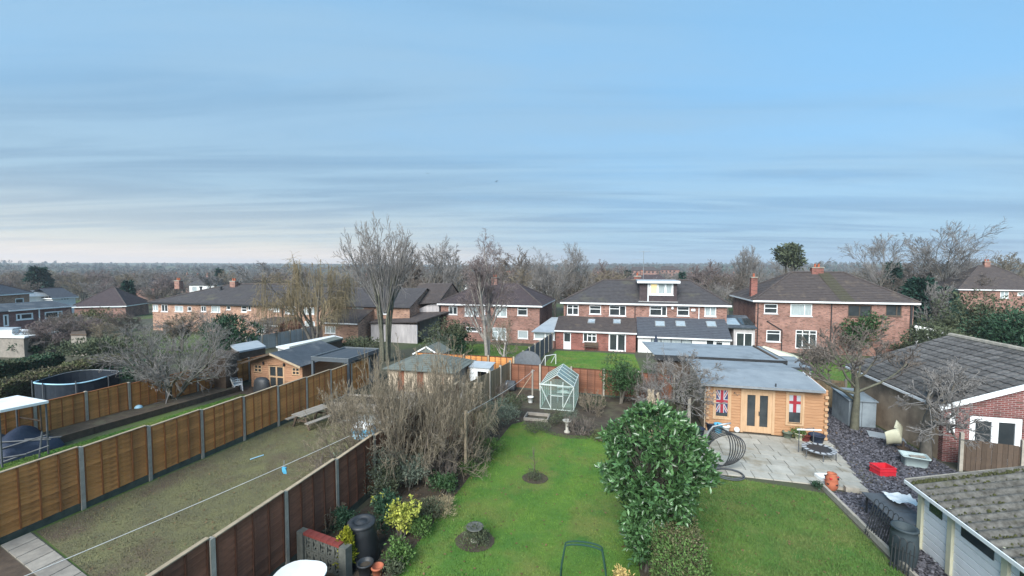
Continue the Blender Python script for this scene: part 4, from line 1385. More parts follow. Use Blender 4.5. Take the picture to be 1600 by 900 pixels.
# red brick blocks in the distance
for nm, lb, a_, b_, py_, d_, hgt in (('brick_block', 'long red brick block far off above the dormer roof', 985, 1030, 423, 330, 7), ('brick_block', 'second red brick block far off right of the aerial', 1032, 1062, 422, 345, 7)):
    p, q = atd(a_, py_, d_), atd(b_, py_, d_)
    th = thing(nm, lb, 'building', (p[0], p[1], p[2] - 1), math.atan2(q[1] - p[1], q[0] - p[0]))
    Wb = math.hypot(q[0] - p[0], q[1] - p[1])
    ops = [(k * 3.2 + 1, k * 3.2 + 2.4, z_, z_ + 1.3) for k in range(int(Wb / 3.2)) for z_ in (-3.5, -0.8)]
    grid_wall(0, Wb, -9, 1.2, 0, 0.4, ops).build('wall', 'brick_house', th)
    for k, o_ in enumerate(ops):
        MB().box(o_[0], o_[1], 0.2, 0.25, o_[2], o_[3]).build('window', 'glass_dark', th)
    tiled((-0.5, -0.5, 1.2), (Wb + 0.5, -0.5, 1.2), (Wb - 3, 6, 4.2), (3, 6, 4.2), 0.8).build('roof', 'tile_brown', th)

# scattered roofs among the far trees
rngh = random.Random(21)
def far_house(px, py, depth, wd, rot, wall, roof, label):
    p = atd(px, py, depth)
    zt_ = TZ(p[0], p[1])
    th = thing('distant_house', label, 'house', (p[0], p[1], zt_), rot, 'houses among the distant trees')
    Dp, E_, R_ = 8, 5.0, 7.6
    grid_wall(0, wd, -2, E_, 0, 0.3, [(1, 2.4, 3.0, 4.3), (wd - 2.6, wd - 1, 3.0, 4.3), (1, 2.6, 0.8, 2.2)]).build('wall', wall, th)
    for q in ((1, 2.4, 3.0, 4.3), (wd - 2.6, wd - 1, 3.0, 4.3), (1, 2.6, 0.8, 2.2)):
        MB().box(q[0], q[1], 0.08, 0.12, q[2], q[3]).build('window', 'glass_pale', th)
    MB().box(0, 0.3, 0.302, Dp, -2, E_).build('wall', wall, th)
    MB().box(wd - 0.3, wd, 0.302, Dp, -2, E_).build('wall', wall, th)
    tiled((-0.4, -0.4, E_), (wd + 0.4, -0.4, E_), (wd - 2, Dp / 2, R_), (2, Dp / 2, R_), 0.5).build('roof_slope', roof, th)
    tiled((wd + 0.4, Dp + 0.4, E_), (-0.4, Dp + 0.4, E_), (2, Dp / 2, R_), (wd - 2, Dp / 2, R_), 0.5).build('roof_slope', roof, th)
    tiled((-0.4, Dp + 0.4, E_), (-0.4, -0.4, E_), (2, Dp / 2, R_), (2, Dp / 2, R_), 0.5).build('roof_slope', roof, th)
    tiled((wd + 0.4, -0.4, E_), (wd + 0.4, Dp + 0.4, E_), (wd - 2, Dp / 2, R_), (wd - 2, Dp / 2, R_), 0.5).build('roof_slope', roof, th)
    chimney(th, wd * 0.4, Dp / 2, R_ - 0.4, R_ + 0.8)
    return th


ORD = ['first', 'second', 'third', 'fourth', 'fifth', 'sixth', 'seventh', 'eighth', 'ninth', 'tenth']
REG = [(210, 'above the far left houses'), (440, 'behind the long terrace'), (690, 'behind the tall bare tree'), (860, 'behind the birch'), (1150, 'behind the centre houses'), (1440, 'behind the right houses'), (1700, 'at far right')]
cand = sorted(((rngh.uniform(10, 1590), rngh.uniform(112, 260), rngh.choice([('brick_house', 'red brick'), ('render_white', 'white walled'), ('brick_pale', 'pale brick')]), rngh.choice([('tile_brown', 'brown'), ('tile_grey', 'grey'), ('tile_purple', 'dark')])) for _ in range(30)))
seen = {}
for px_, d_, (wm, wn_), (rm, rn_) in cand:
    where = next(t for lim, t in REG if px_ < lim)
    key = (wn_, rn_, where)
    seen[key] = seen.get(key, 0) + 1
    tail = '' if seen[key] == 1 else ', %s from the left' % ORD[seen[key] - 1]
    far_house(px_, 440, d_, rngh.uniform(8, 13), YAW + rngh.choice([0, 0, 0.4, -0.5, 1.2]), wm, rm, 'distant %s house with a %s roof %s%s' % (wn_, rn_, where, tail))
# ------------------------------------------------------------------ log cabin with flags
def board_wall(x0, x1, z0, z1, y, ops=(), row=0.135, th=0.06):
    """stacked boards with a groove at each joint, cut away at openings; front face towards -y"""
    b = MB()
    zc = z0
    xs_ = sorted(set([x0, x1] + [v_ for o in ops for v_ in o[:2]]))
    while zc < z1 - 0.01:
        zt_ = min(zc + row, z1)
        mid = (zc + zt_) / 2
        segs = []
        for i in range(len(xs_) - 1):
            cx = (xs_[i] + xs_[i + 1]) / 2
            if any(o[0] < cx < o[1] and o[2] < mid < o[3] for o in ops):
                continue
            if segs and abs(segs[-1][1] - xs_[i]) < 1e-6:
                segs[-1][1] = xs_[i + 1]
            else:
                segs.append([xs_[i], xs_[i + 1]])
        for a_, c_ in segs:
            g_ = 0.022
            b.add([(a_, y + g_, zc), (c_, y + g_, zc), (a_, y, zc + 0.018), (c_, y, zc + 0.018), (a_, y, zt_ - 0.018), (c_, y, zt_ - 0.018), (a_, y + g_, zt_), (c_, y + g_, zt_),
                   (a_, y + th, zc), (c_, y + th, zc), (a_, y + th, zt_), (c_, y + th, zt_)],
                  [(0, 1, 3, 2), (2, 3, 5, 4), (4, 5, 7, 6), (9, 8, 10, 11), (0, 2, 4, 6, 10, 8), (1, 9, 11, 7, 5, 3)])
        zc = zt_
    return b


CY = 21.75
CX0, CX1 = 4.12, 9.2
cz = TZ(6, CY) + 0.04
cab = thing('log_cabin', 'pine log cabin with glazed double doors and a grey felt roof', 'cabin', (CX0, CY, cz))
f = plane_uv(cab, 0)
W = CX1 - CX0
zf_ = f(1200, 603)[1] + 0.02
H = zf_ + 0.35 * (aty(1090, 573, CY + 2.1)[2] - cz - zf_) / 2.45 - 0.09
doorr = rect(f, (1161, 612, 1206, 673))
doorr = (doorr[0], doorr[1], 0.06, min(doorr[3], H - 0.12))
wl = rect(f, (1117, 608, 1139, 652))
wr = rect(f, (1231, 616, 1253, 662))
ops = [doorr, wl, wr]
tag(board_wall(0, W, 0, H, 0, ops).build('front_wall', 'pine_board', cab), kind='stuff')
for xx, nm in ((0.0, 'side_wall'), (W, 'side_wall')):
    o = tag(board_wall(0.062, 4.5, 0, H, 0).build(nm, 'pine_grey' if xx == 0 else 'pine_board', cab), kind='stuff')
    o.rotation_euler = (0, 0, math.pi / 2)
    o.location = (xx + (0.0 if xx else 0.0), 0, 0)
    if xx:
        o.location = (xx, 0, 0)
MB().box(0.03, W - 0.03, 4.45, 4.5, 0, H).build('back_wall', 'pine_board', cab)
MB().box(0.07, W - 0.07, 0.07, 4.4, -0.02, 0.03).build('floor_boards', 'timber_dark', cab)
# interlocked corner ends
for xx in (0.05, W - 0.1):
    k = 0
    z_ = 0.0
    while z_ < H - 0.12:
        MB().box(xx - 0.045, xx + 0.09, -0.11, -0.002, z_ + 0.012, z_ + 0.125).build('corner_log', 'pine_trim', cab)
        z_ += 0.27
for q, nm in ((wl, 'window'), (wr, 'window')):
    window(cab, q[0], q[1], q[2], q[3], 0.0, cols=(), fr=0.05, recess=0.03, mat='pine_trim', glass='glass_dark', sill=False)
    for a_, b_, c_, d_ in ((q[0] - 0.09, q[0], q[2] - 0.09, q[3] + 0.09), (q[1], q[1] + 0.09, q[2] - 0.09, q[3] + 0.09), (q[0], q[1], q[3], q[3] + 0.09), (q[0], q[1], q[2] - 0.09, q[2])):
        MB().box(a_, b_, -0.035, -0.001, c_, d_).build('window_trim', 'pine_trim', cab)
dd = window(cab, doorr[0], doorr[1], doorr[2], doorr[3], 0.0, cols=(0.5,), fr=0.17, recess=0.02, mat='pine_trim', name='double_door', sill=False, panel=0.06, handle=True)
for a_, b_, c_, d_ in ((doorr[0] - 0.11, doorr[0], 0.03, doorr[3] + 0.1), (doorr[1], doorr[1] + 0.11, 0.03, doorr[3] + 0.1), (doorr[0], doorr[1], doorr[3], doorr[3] + 0.1)):
    MB().box(a_, b_, -0.04, -0.001, c_, d_).build('door_trim', 'pine_trim', cab)
# roof: long felt slope towards the patio
yr_, zr_ = 2.1, aty(1090, 573, CY + 2.1)[2] - cz
zf_ = f(1200, 603)[1] + 0.02
slp = (zr_ - zf_) / (yr_ + 0.35)
xl_, xr_ = -0.32, aty(1290, 604, CY - 0.35)[0] - CX0
MB().slab([(xl_, -0.35, zf_), (xr_, -0.35, zf_), (xr_, yr_, zr_), (xl_, yr_, zr_)], 0.05).build('roof_slope', 'felt_blue', cab)
MB().slab([(xl_, yr_ + 0.002, zr_), (xr_, yr_ + 0.002, zr_), (xr_, 4.8, zf_ + 0.1), (xl_, 4.8, zf_ + 0.1)], 0.05).build('roof_slope', 'felt_blue', cab)
MB().box(xl_, xr_, -0.40, -0.352, zf_ - 0.10, zf_ + 0.01).build('fascia', 'steel', cab)
for xx in (xl_ - 0.012, xr_ + 0.012):
    MB().bar((xx, -0.35, zf_ - 0.03), (xx, yr_, zr_ - 0.03), 0.02, 0.14).build('verge_trim', 'upvc' if xx > 0 else 'pine_grey', cab)
for xx in (0.05, W - 0.1):
    MB().add([(xx, 0.05, H), (xx, 4.45, H), (xx, yr_, zr_ - 0.07), (xx + 0.05, 0.05, H), (xx + 0.05, 4.45, H), (xx + 0.05, yr_, zr_ - 0.07)], [(0, 2, 1), (3, 4, 5), (0, 3, 5, 2), (1, 2, 5, 4), (0, 1, 4, 3)]).build('gable', 'pine_board', cab)
MB().tube([(2.9, -0.2, zf_ + 0.02), (2.9, -0.2, zf_ + 0.16)], 0.03, 8).build('roof_vent', 'black_plastic', cab)


def flag(name, label, q, mats, draw):
    """cloth hung just inside the frame, in front of the pane"""
    th = thing(name, label, 'flag', (CX0 + q[0], CY, cz + q[2]), 0)
    w, h = q[1] - q[0], q[3] - q[2]
    draw(th, w, h)
    return th


def cloth(th, name, pts, mat, lay):
    return MB().add([(x, 0.022 - 0.003 * lay, z) for x, z in pts], [tuple(range(len(pts)))]).build(name, mat, th)


def union(th, w, h):
    h0, h1 = h * 0.16, h
    cloth(th, 'field', [(0.04, h0), (w - 0.04, h0), (w - 0.04, h1 - 0.03), (0.04, h1 - 0.03)], 'flag_blue', 0)
    a_, b_, c_, d_ = 0.04, w - 0.04, h0, h1 - 0.03
    cx, cz_ = (a_ + b_) / 2, (c_ + d_) / 2
    for p, q in (((a_, c_), (b_, d_)), ((a_, d_), (b_, c_))):
        vx, vz = q[0] - p[0], q[1] - p[1]
        l_ = math.hypot(vx, vz)
        ux, uz = -vz / l_, vx / l_
        for t, m_, ly in ((0.055, 'flag_white', 1), (0.018, 'flag_red', 2)):
            cloth(th, 'saltire', [(p[0] + ux * t + vx * .04, p[1] + uz * t + vz * .04), (p[0] - ux * t + vx * .04, p[1] - uz * t + vz * .04), (q[0] - ux * t - vx * .04, q[1] - uz * t - vz * .04), (q[0] + ux * t - vx * .04, q[1] + uz * t - vz * .04)], m_, ly + (0.4 if p[1] > q[1] else 0))
    for t, m_, ly in ((0.10, 'flag_white', 3), (0.065, 'flag_red', 4.5)):
        cloth(th, 'cross', [(cx - t, c_), (cx + t, c_), (cx + t, d_), (cx - t, d_)], m_, ly)
        cloth(th, 'cross', [(a_, cz_ - t), (b_, cz_ - t), (b_, cz_ + t), (a_, cz_ + t)], m_, ly + 0.5)


def george(th, w, h):
    a_, b_, c_, d_ = 0.03, w - 0.03, h * 0.38, h - 0.02
    cloth(th, 'field', [(a_, c_), (b_, c_), (b_, d_), (a_, d_)], 'flag_white', 0)
    cx, cz_ = (a_ + b_) / 2, c_ + (d_ - c_) * 0.55
    t = 0.07
    cloth(th, 'cross', [(cx - t, c_), (cx + t, c_), (cx + t, d_), (cx - t, d_)], 'flag_red', 1)
    cloth(th, 'cross', [(a_, cz_ - t), (b_, cz_ - t), (b_, cz_ + t), (a_, cz_ + t)], 'flag_red', 1.5)


flag('flag', 'red white and blue flag hung upright in the left cabin window', wl, None, union)
flag('flag', 'white flag with a red cross hung in the right cabin window', wr, None, george)

# long dark outbuilding behind the cabin
zb = TZ(5, 28)
ob = thing('outbuilding', 'long dark outbuilding with a pale blue grey felt roof behind the cabin', 'outbuilding', (2.0, 28.0, zb))
fz = aty(1150, 560.5, 27.7)[2] - zb
bz = aty(1100, 537.5, 33.0)[2] - zb
xl_, xr_ = aty(1065, 563, 27.7)[0] - 2.0 - 1.6, aty(1230, 574, 27.7)[0] - 2.0
xlb, xrb = aty(1003, 537, 33.0)[0] - 2.0, aty(1186, 543, 33.0)[0] - 2.0
MB().slab([(xl_, -0.3, fz), (xr_, -0.3, fz), (xrb, 5.0, bz), (min(xl_, xlb), 5.0, bz)], 0.05).build('roof', 'felt_blue', ob)
MB().box(xl_, xr_, -0.33, -0.302, fz - 0.32, fz + 0.02).build('fascia', 'black_plastic', ob)
MB().box(xl_ + 0.2, xr_ - 0.3, 0.0, 0.15, -0.3, fz - 0.06).build('front_wall', 'timber_dark', ob)
MB().box(xr_ - 0.45, xr_ - 0.3, 0.152, 4.8, -0.3, fz + 0.02).build('side_wall', 'timber_dark', ob)
MB().bar((xr_ + 0.015, -0.3, fz - 0.02), (xrb + 0.015, 5.0, bz - 0.02), 0.02, 0.14).build('verge_trim', 'steel', ob)
zs = TZ(10, 28)
cp = thing('open_shelter', 'low open shelter with a pale felt roof right of the cabin roof', 'shelter', (9.6, 28.2, zs))
fz = aty(1260, 575, 28.2)[2] - zs
bz = aty(1220, 556, 31.5)[2] - zs
x0_, x1_ = aty(1200, 571, 28.2)[0] - 9.6, aty(1276, 575, 28.2)[0] - 9.6
MB().slab([(x0_, 0, fz), (x1_, 0, fz), (x1_, 3.3, bz), (x0_ - 0.3, 3.3, bz)], 0.05).build('roof', 'felt_blue', cp)
MB().box(x0_, x1_, -0.03, -0.002, fz - 0.14, fz + 0.01).build('fascia', 'metal_grey', cp)
for xx in (x1_ - 1.9, x1_ - 0.35):
    MB().box(xx, xx + 0.1, 0.05, 0.15, -0.2, fz - 0.05).build('post', 'upvc', cp)
MB().box(x0_, x1_ - 0.3, 3.0, 3.1, -0.2, bz - 0.06).build('back_wall', 'metal_grey', cp)
pa = aty(1205, 541, 36.0)
zq = TZ(pa[0], 36.0)
cn = thing('garden_canopy', 'cream peaked garden canopy behind the felt roofs', 'canopy', (pa[0], 36.0, zq))
top = pa[2] - zq
MB().add([(-1.9, -1.2, top - 0.75), (1.9, -1.2, top - 0.75), (1.9, 1.2, top - 0.75), (-1.9, 1.2, top - 0.75), (-0.5, 0, top)], [(0, 1, 4), (1, 2, 4), (2, 3, 4), (3, 0, 4)]).build('canopy_top', 'cream', cn)
for xx, yy in ((-1.8, -1.1), (1.8, -1.1), (1.8, 1.1), (-1.8, 1.1)):
    MB().tube([(xx, yy, -0.1), (xx, yy, top - 0.74)], 0.03, 6).build('pole', 'steel', cn)

# ------------------------------------------------------------------ greenhouse
p = g(844, 639)
q = g(896.4, 643)
gx0, gx1, gy = p[0], q[0], (p[1] + q[1]) / 2
GW, GD = gx1 - gx0, 2.7
gh = thing('greenhouse', 'small aluminium greenhouse with clear panes and a white roof edge', 'greenhouse', (gx0, gy, TZ(gx0, gy)))
ge, gr = 1.36, 1.98
al = 'aluminium'
bars = []
for yy in (0, GD):
    bars += [((0, yy, 0), (0, yy, ge)), ((GW, yy, 0), (GW, yy, ge)), ((0, yy, ge), (GW / 2, yy, gr)), ((GW, yy, ge), (GW / 2, yy, gr)), ((0, yy, 0.03), (GW, yy, 0.03)), ((0, yy, ge), (GW, yy, ge))]
for xx in (0, GW):
    bars += [((xx, 0, ge), (xx, GD, ge)), ((xx, 0, 0.03), (xx, GD, 0.03))]
bars += [((GW / 2, 0, gr), (GW / 2, GD, gr)), ((GW * 0.32, 0, 0), (GW * 0.32, 0, 1.6)), ((GW * 0.68, 0, 0), (GW * 0.68, 0, 1.6)), ((0.0, 0.01, ge), (GW * 0.32, 0.01, 0.1)), ((GW * 0.68, 0, 0.8), (GW * 0.32, 0, 0.8)), ((GW, 0.01, ge), (GW * 0.68, 0.01, 0.1))]
NB = 4
for k in range(1, NB):
    yy = GD * k / NB
    bars += [((0, yy, 0), (0, yy, ge)), ((GW, yy, 0), (GW, yy, ge)), ((0, yy, ge), (GW / 2, yy, gr)), ((GW, yy, ge), (GW / 2, yy, gr))]
for a_, b_ in bars:
    MB().bar(a_, b_, 0.035).build('glazing_bar', al, gh)
for k in range(NB):
    y0_, y1_ = GD * k / NB + 0.02, GD * (k + 1) / NB - 0.02
    for xx in (0, GW):
        MB().slab([(xx, y0_, 0.05), (xx, y1_, 0.05), (xx, y1_, ge - 0.02), (xx, y0_, ge - 0.02)], 0.006).build('pane', 'greenhouse_glass', gh)
    for xx in (0, GW):
        MB().slab([(xx, y0_, ge + 0.01), (xx, y1_, ge + 0.01), (GW / 2, y1_, gr + 0.005), (GW / 2, y0_, gr + 0.005)], 0.006).build('roof_pane', 'conservatory_glass', gh)
for yy in (0, GD):
    for xa_, xb_ in ((0.02, GW * 0.32 - 0.02), (GW * 0.32 + 0.02, GW * 0.68 - 0.02), (GW * 0.68 + 0.02, GW - 0.02)):
        zt_ = lambda x_: ge + (gr - ge) * (1 - abs(x_ - GW / 2) / (GW / 2)) - 0.03
        MB().add([(xa_, yy, 0.05), (xb_, yy, 0.05), (xb_, yy, zt_(xb_)), (xa_, yy, zt_(xa_))], [(0, 1, 2, 3)]).build('pane', 'greenhouse_glass', gh)
MB().bar((-0.05, -0.05, ge + 0.06), (GW * 0.7, -0.05, ge + 0.02), 0.05, 0.07).build('door_rail', al, gh)
st = thing('plant_staging', 'white shelf with trays inside the greenhouse', 'shelf', (gx0 + 0.75, gy + 1.2, TZ(gx0, gy)))
MB().box(0, 0.75, 0, 0.4, 0.62, 0.66).build('shelf', 'white_plastic', st)
MB().box(0, 0.75, 0, 0.4, 0.92, 0.95).build('shelf', 'white_plastic', st)
MB().box(0.2, 0.6, 0.08, 0.3, 0.662, 0.74).build('tray', 'white_plastic', st)
for xx in (0.02, 0.7):
    for yy in (0.02, 0.35):
        MB().box(xx, xx + 0.03, yy, yy + 0.03, 0, 0.95).build('leg', 'steel', st)
bagp = (gx0 + 1.45, gy + 0.5)
MB().lathe([(0.02, 0.0), (0.3, 0.03), (0.33, 0.14), (0.22, 0.26), (0.05, 0.3), (0, 0.3)], 12, (0, 0, 0), 1, 0.7).build('compost_bag', 'leaf_sage', loc=(*bagp, TZ(*bagp)), smooth=True)
tag(bpy.data.objects['compost_bag'], 'pale green bag lying in the front corner of the greenhouse', 'bag')

# ------------------------------------------------------------------ brick garage with concrete tiles
GX, GY = 12.7, 20.45
gz = TZ(GX, GY)
g7 = thing('brick_garage', 'red brick garage with a lichen spotted tile roof and white double doors', 'garage', (GX, GY, gz))
ez = aty(1482, 636, GY - 0.2)[2] - gz
far = atx(1334, 567, GX - 0.25)
GL = min(11.0, max(7.0, far[1] - GY))
v_ = aty(1600, 603, GY - 0.2)
slg = (v_[2] - gz - ez) / (v_[0] - (GX - 0.25))
rdg = aty(1487, 541, GY + GL)
hw = rdg[0] - GX
rz_ = ez + slg * (hw + 0.25)
GWD = 2 * hw
f = plane_uv(g7, 0)
dr = rect(f, (1514, 652, 1597, 722))
dr = (dr[0], dr[1], 0.02, dr[3])
grid_wall(0, GWD, -0.6, ez - 0.02, 0, 0.25, [dr]).build('front_wall', 'brick_garage', g7)
MB().add([(0.26, 0.0, ez - 0.018), (GWD - 0.26, 0.0, ez - 0.018), (hw, 0, rz_ - 0.12), (0.26, 0.2, ez - 0.018), (GWD - 0.26, 0.2, ez - 0.018), (hw, 0.2, rz_ - 0.12)], [(0, 1, 2), (4, 3, 5), (0, 2, 5, 3), (1, 4, 5, 2), (0, 3, 4, 1)]).build('gable', 'brick_garage', g7)
MB().box(0, 0.25, 0.252, GL, -1.2, ez - 0.02).build('side_wall', 'wall_tan', g7)
MB().box(GWD - 0.25, GWD, 0.252, GL, -0.6, ez - 0.02).build('side_wall', 'wall_tan', g7)
MB().box(0.252, GWD - 0.252, GL - 0.25, GL, -0.6, ez - 0.02).build('back_wall', 'wall_tan', g7)
window(g7, dr[0], dr[1], dr[2], dr[3], 0, cols=(0.5,), fr=0.2, recess=0.06, name='double_door', sill=False, panel=0.05)
ta = math.atan(slg)
ls = math.hypot(hw + 0.25, rz_ - ez)
cols_, rows_ = int(round((GL + 0.35) / 0.40)), 12
tw_, tl_ = (GL + 0.35) / cols_, ls / rows_
tb = MB()
N = 6
prof = [(-tw_ / 2 + tw_ * i / N, 0.028 * (0.5 + 0.5 * math.cos(2 * math.pi * i / N + 0.6))) for i in range(N + 1)]
vs = []
for x_, (l_, zz_) in ((0.0, (0, 0.03)), (1.0, (tl_ * 1.06, 0.0))):
    for yy, hz in prof:
        vs.append((l_, yy, hz + zz_))
nv = len(prof)
fs = [(i, i + 1, i + 1 + nv, i + nv) for i in range(nv - 1)]
vs += [(0, yy, hz + 0.005) for yy, hz in prof]
fs += [(i + 1, i, i + 2 * nv, i + 1 + 2 * nv) for i in range(nv - 1)]
tb.add(vs, fs)
MB().slab([(-0.25, -0.2, ez), (hw, -0.2, rz_), (hw, GL + 0.15, rz_), (-0.25, GL + 0.15, ez)], 0.04).build('roof_deck', 'timber_dark', g7)
MB().slab([(GWD + 0.25, -0.2, ez), (hw + 0.002, -0.2, rz_), (hw + 0.002, GL + 0.15, rz_), (GWD + 0.25, GL + 0.15, ez)], 0.04).build('roof_slope', 'tile_garage', g7)
tsrc = None
rt_ = random.Random(8)
for j in range(rows_):
    for i in range(cols_):
        loc = (-0.25 + math.cos(ta) * tl_ * j + rt_.uniform(-.008, .008), -0.2 + tw_ * (i + 0.5), ez + math.sin(ta) * tl_ * j + 0.006)
        if tsrc is None:
            tsrc = tb.build('roof_tile', 'tile_garage', g7)
            o = tsrc
        else:
            o = tsrc.copy()
            sc.collection.objects.link(o)
            o.parent = g7
        o.location = loc
        o.rotation_euler = (0, -ta + rt_.uniform(-.01, .01), rt_.uniform(-.01, .01))
nr = 18
rs = None
for i in range(nr):
    a_, b_ = -0.2 + (GL + 0.35) * i / nr, -0.2 + (GL + 0.35) * (i + 1) / nr - 0.012
    if rs is None:
        rs = MB().tube([(0, 0, 0), (0, b_ - a_, 0)], 0.13, 8).build('ridge_tile', 'concrete', g7)
        rs.location = (hw, a_, rz_ + 0.03)
    else:
        inst(rs, g7, (hw, a_, rz_ + 0.03 + rt_.uniform(-.006, .006)))
MB().bar((-0.27, -0.22, ez - 0.06), (hw, -0.22, rz_ - 0.04), 0.03, 0.2).build('bargeboard', 'upvc', g7)
MB().bar((GWD + 0.27, -0.22, ez - 0.06), (hw, -0.22, rz_ - 0.04), 0.03, 0.2).build('bargeboard', 'upvc', g7)
MB().bar((-0.29, -0.2, ez - 0.06), (-0.29, GL, ez - 0.06), 0.06, 0.1).build('gutter', 'upvc', g7)
MB().box(0.12, 0.3, -0.12, -0.003, 1.25, 2.0).build('meter_box', 'white_plastic', g7)

# ------------------------------------------------------------------ white panel garage with corrugated roof
SX, SY = 7.98, 13.45
sz = TZ(SX, SY)
s8 = thing('panel_garage', 'white concrete panel garage with a mossy corrugated roof', 'garage', (SX, SY, sz))
# local: wall face x = 0, running towards the viewer (-y)
ez = atx(1425, 747, SX)[2] - sz
SL = 6.0
pst = [0.0, SY - atx(1490, 800, SX)[1], SY - atx(1577, 860, SX)[1]]
dpst = pst[2] - pst[1]
pst += [pst[2] + dpst, pst[2] + 2 * dpst]
ps = None
for yy in pst:
    if ps is None:
        ps = MB().box(-0.07, 0.06, -0.075, 0.075, -0.4, ez - 0.02).build('post', 'cream', s8)
    else:
        inst(ps, s8, (0, -yy, 0))
for k in range(len(pst) - 1):
    a_, b_ = -pst[k + 1] + 0.078, -pst[k] - 0.078
    nrow = 9
    for r_ in range(nrow):
        z0_, z1_ = -0.15 + (ez + 0.1) * r_ / nrow, -0.15 + (ez + 0.1) * (r_ + 1) / nrow
        slit = r_ == nrow - 1 or r_ == nrow - 2
        MB().add([(0.0, a_, z0_ + 0.006), (0.0, b_, z0_ + 0.006), (-0.012, b_, z0_ + 0.03), (-0.012, a_, z0_ + 0.03), (-0.012, a_, z1_ - 0.006), (-0.012, b_, z1_ - 0.006), (0.04, a_, z0_ + 0.006), (0.04, b_, z0_ + 0.006), (0.04, b_, z1_ - 0.006), (0.04, a_, z1_ - 0.006)],
                 [(0, 3, 2, 1), (3, 4, 5, 2), (4, 9, 8, 5), (6, 7, 8, 9), (0, 6, 9, 4, 3), (1, 2, 5, 8, 7), (0, 1, 7, 6)]).build('wall_panel', 'white_panel', s8)
    wz0 = ez - 0.50
    o = MB().box(-0.03, -0.0125, a_ + 0.25, b_ - 0.22, wz0, wz0 + 0.24).build('slit_window', 'glass_dark', s8)
MB().box(0.0, 5.2, 0.08, 0.12, -0.4, ez - 0.05).build('end_wall', 'white_panel', s8)
MB().add([(0.0, 0.08, ez - 0.045), (5.2, 0.08, ez - 0.045), (2.6, 0.08, ez + 0.5), (0.0, 0.12, ez - 0.045), (5.2, 0.12, ez - 0.045), (2.6, 0.12, ez + 0.5)], [(0, 1, 2), (4, 3, 5), (0, 3, 4, 1), (0, 2, 5, 3), (1, 4, 5, 2)]).build('end_gable', 'white_panel', s8)
# corrugated sheets: ridge runs away from the viewer
rise = 0.27
roof_end = 0.3
nsh = 7
shw = (pst[3] + roof_end) / nsh
prev = None
for k in range(nsh):
    y1_, y0_ = roof_end - shw * k, roof_end - shw * (k + 1) - 0.06
    M_ = 22
    vs, fs = [], []
    for i in range(M_ + 1):
        yy = y0_ + (y1_ - y0_) * i / M_
        hz = 0.045 * math.cos(2 * math.pi * yy / 0.30) + 0.012 * (k % 2)
        vs += [(-0.22, yy, ez + 0.03 + hz - 0.22 * rise), (2.6, yy, ez + 0.03 + hz + 2.6 * rise)]
    fs = [(2 * i, 2 * i + 2, 2 * i + 3, 2 * i + 1) for i in range(M_)]
    MB().add(vs, fs).build('roof_sheet', 'corrugated', s8, smooth=True)
MB().slab([(5.4, roof_end, ez), (2.6, roof_end, ez + 2.6 * rise), (2.6, -pst[3], ez + 2.6 * rise), (5.4, -pst[3], ez)], 0.03).build('roof_slope', 'corrugated', s8)
MB().bar((-0.26, roof_end, ez - 0.04), (-0.26, -pst[3], ez - 0.04), 0.03, 0.09).build('gutter', 'upvc', s8)
MB().bar((-0.22, roof_end + 0.03, ez - 0.02), (2.6, roof_end + 0.03, ez + 2.6 * rise), 0.05, 0.08).build('verge', 'concrete', s8)
# cushions of moss along the far verge and in the valleys of the sheets
rng = np.random.default_rng(4)
mv, mf = [], []
for k in range(900):
    if k < 420:
        yy = roof_end - abs(rng.normal(0.0, 0.13))
    else:
        yy = roof_end - (0.15 + 0.30 * rng.integers(0, 15)) + rng.normal(0, 0.07)
    xx = rng.uniform(-0.2, 2.6) if k % 3 else float(np.clip(rng.normal(0.2, 0.25), -0.2, 2.6))
    zz_ = ez + 0.045 + xx * rise + (0.0 if k < 420 else -0.02)
    r_ = rng.uniform(0.012, 0.045)
    base = len(mv)
    for j in range(5):
        t = 2 * math.pi * j / 5 + rng.uniform(-.3, .3)
        mv.append((xx + r_ * math.cos(t), yy + r_ * math.sin(t), zz_ - 0.02 + rise * r_ * math.cos(t)))
    mv.append((xx, yy, zz_ + r_ * 0.6))
    mf += [(base + j, base + (j + 1) % 5, base + 5) for j in range(5)]
mo = MB().add(mv, mf).build('moss', 'moss', s8)
mo['kind'] = 'stuff'
for px_, py_ in ((1452, 752), (1490, 775), (1592, 820), (1478, 766)):
    pp = atd(px_, py_, 10)
# ------------------------------------------------------------------ blue grey storage shed
bs = thing('storage_shed', 'blue grey storage shed with a pent roof between the cabin and garage', 'shed', (11.15, 24.2, TZ(11.2, 24.2)))
MB().box(0, 1.15, 0, 0.04, 0, 1.32).build('front_wall', 'shed_blue', bs)
MB().box(0, 0.04, 0.042, 1.7, 0, 1.42).build('side_wall', 'shed_blue', bs)
MB().box(1.11, 1.15, 0.042, 1.7, 0, 1.42).build('side_wall', 'shed_blue', bs)
MB().box(0.042, 1.108, 1.66, 1.7, 0, 1.5).build('back_wall', 'shed_blue', bs)
MB().slab([(-0.06, -0.08, 1.36), (1.21, -0.08, 1.36), (1.21, 1.78, 1.52), (-0.06, 1.78, 1.52)], 0.04).build('roof', 'shed_blue', bs)
MB().box(0.55, 0.565, -0.012, -0.001, 0.05, 1.28).build('door_seam', 'metal_grey', bs)
MB().box(-0.03, 1.18, -0.06, -0.02, 0, 0.06).build('plinth', 'metal_grey', bs)

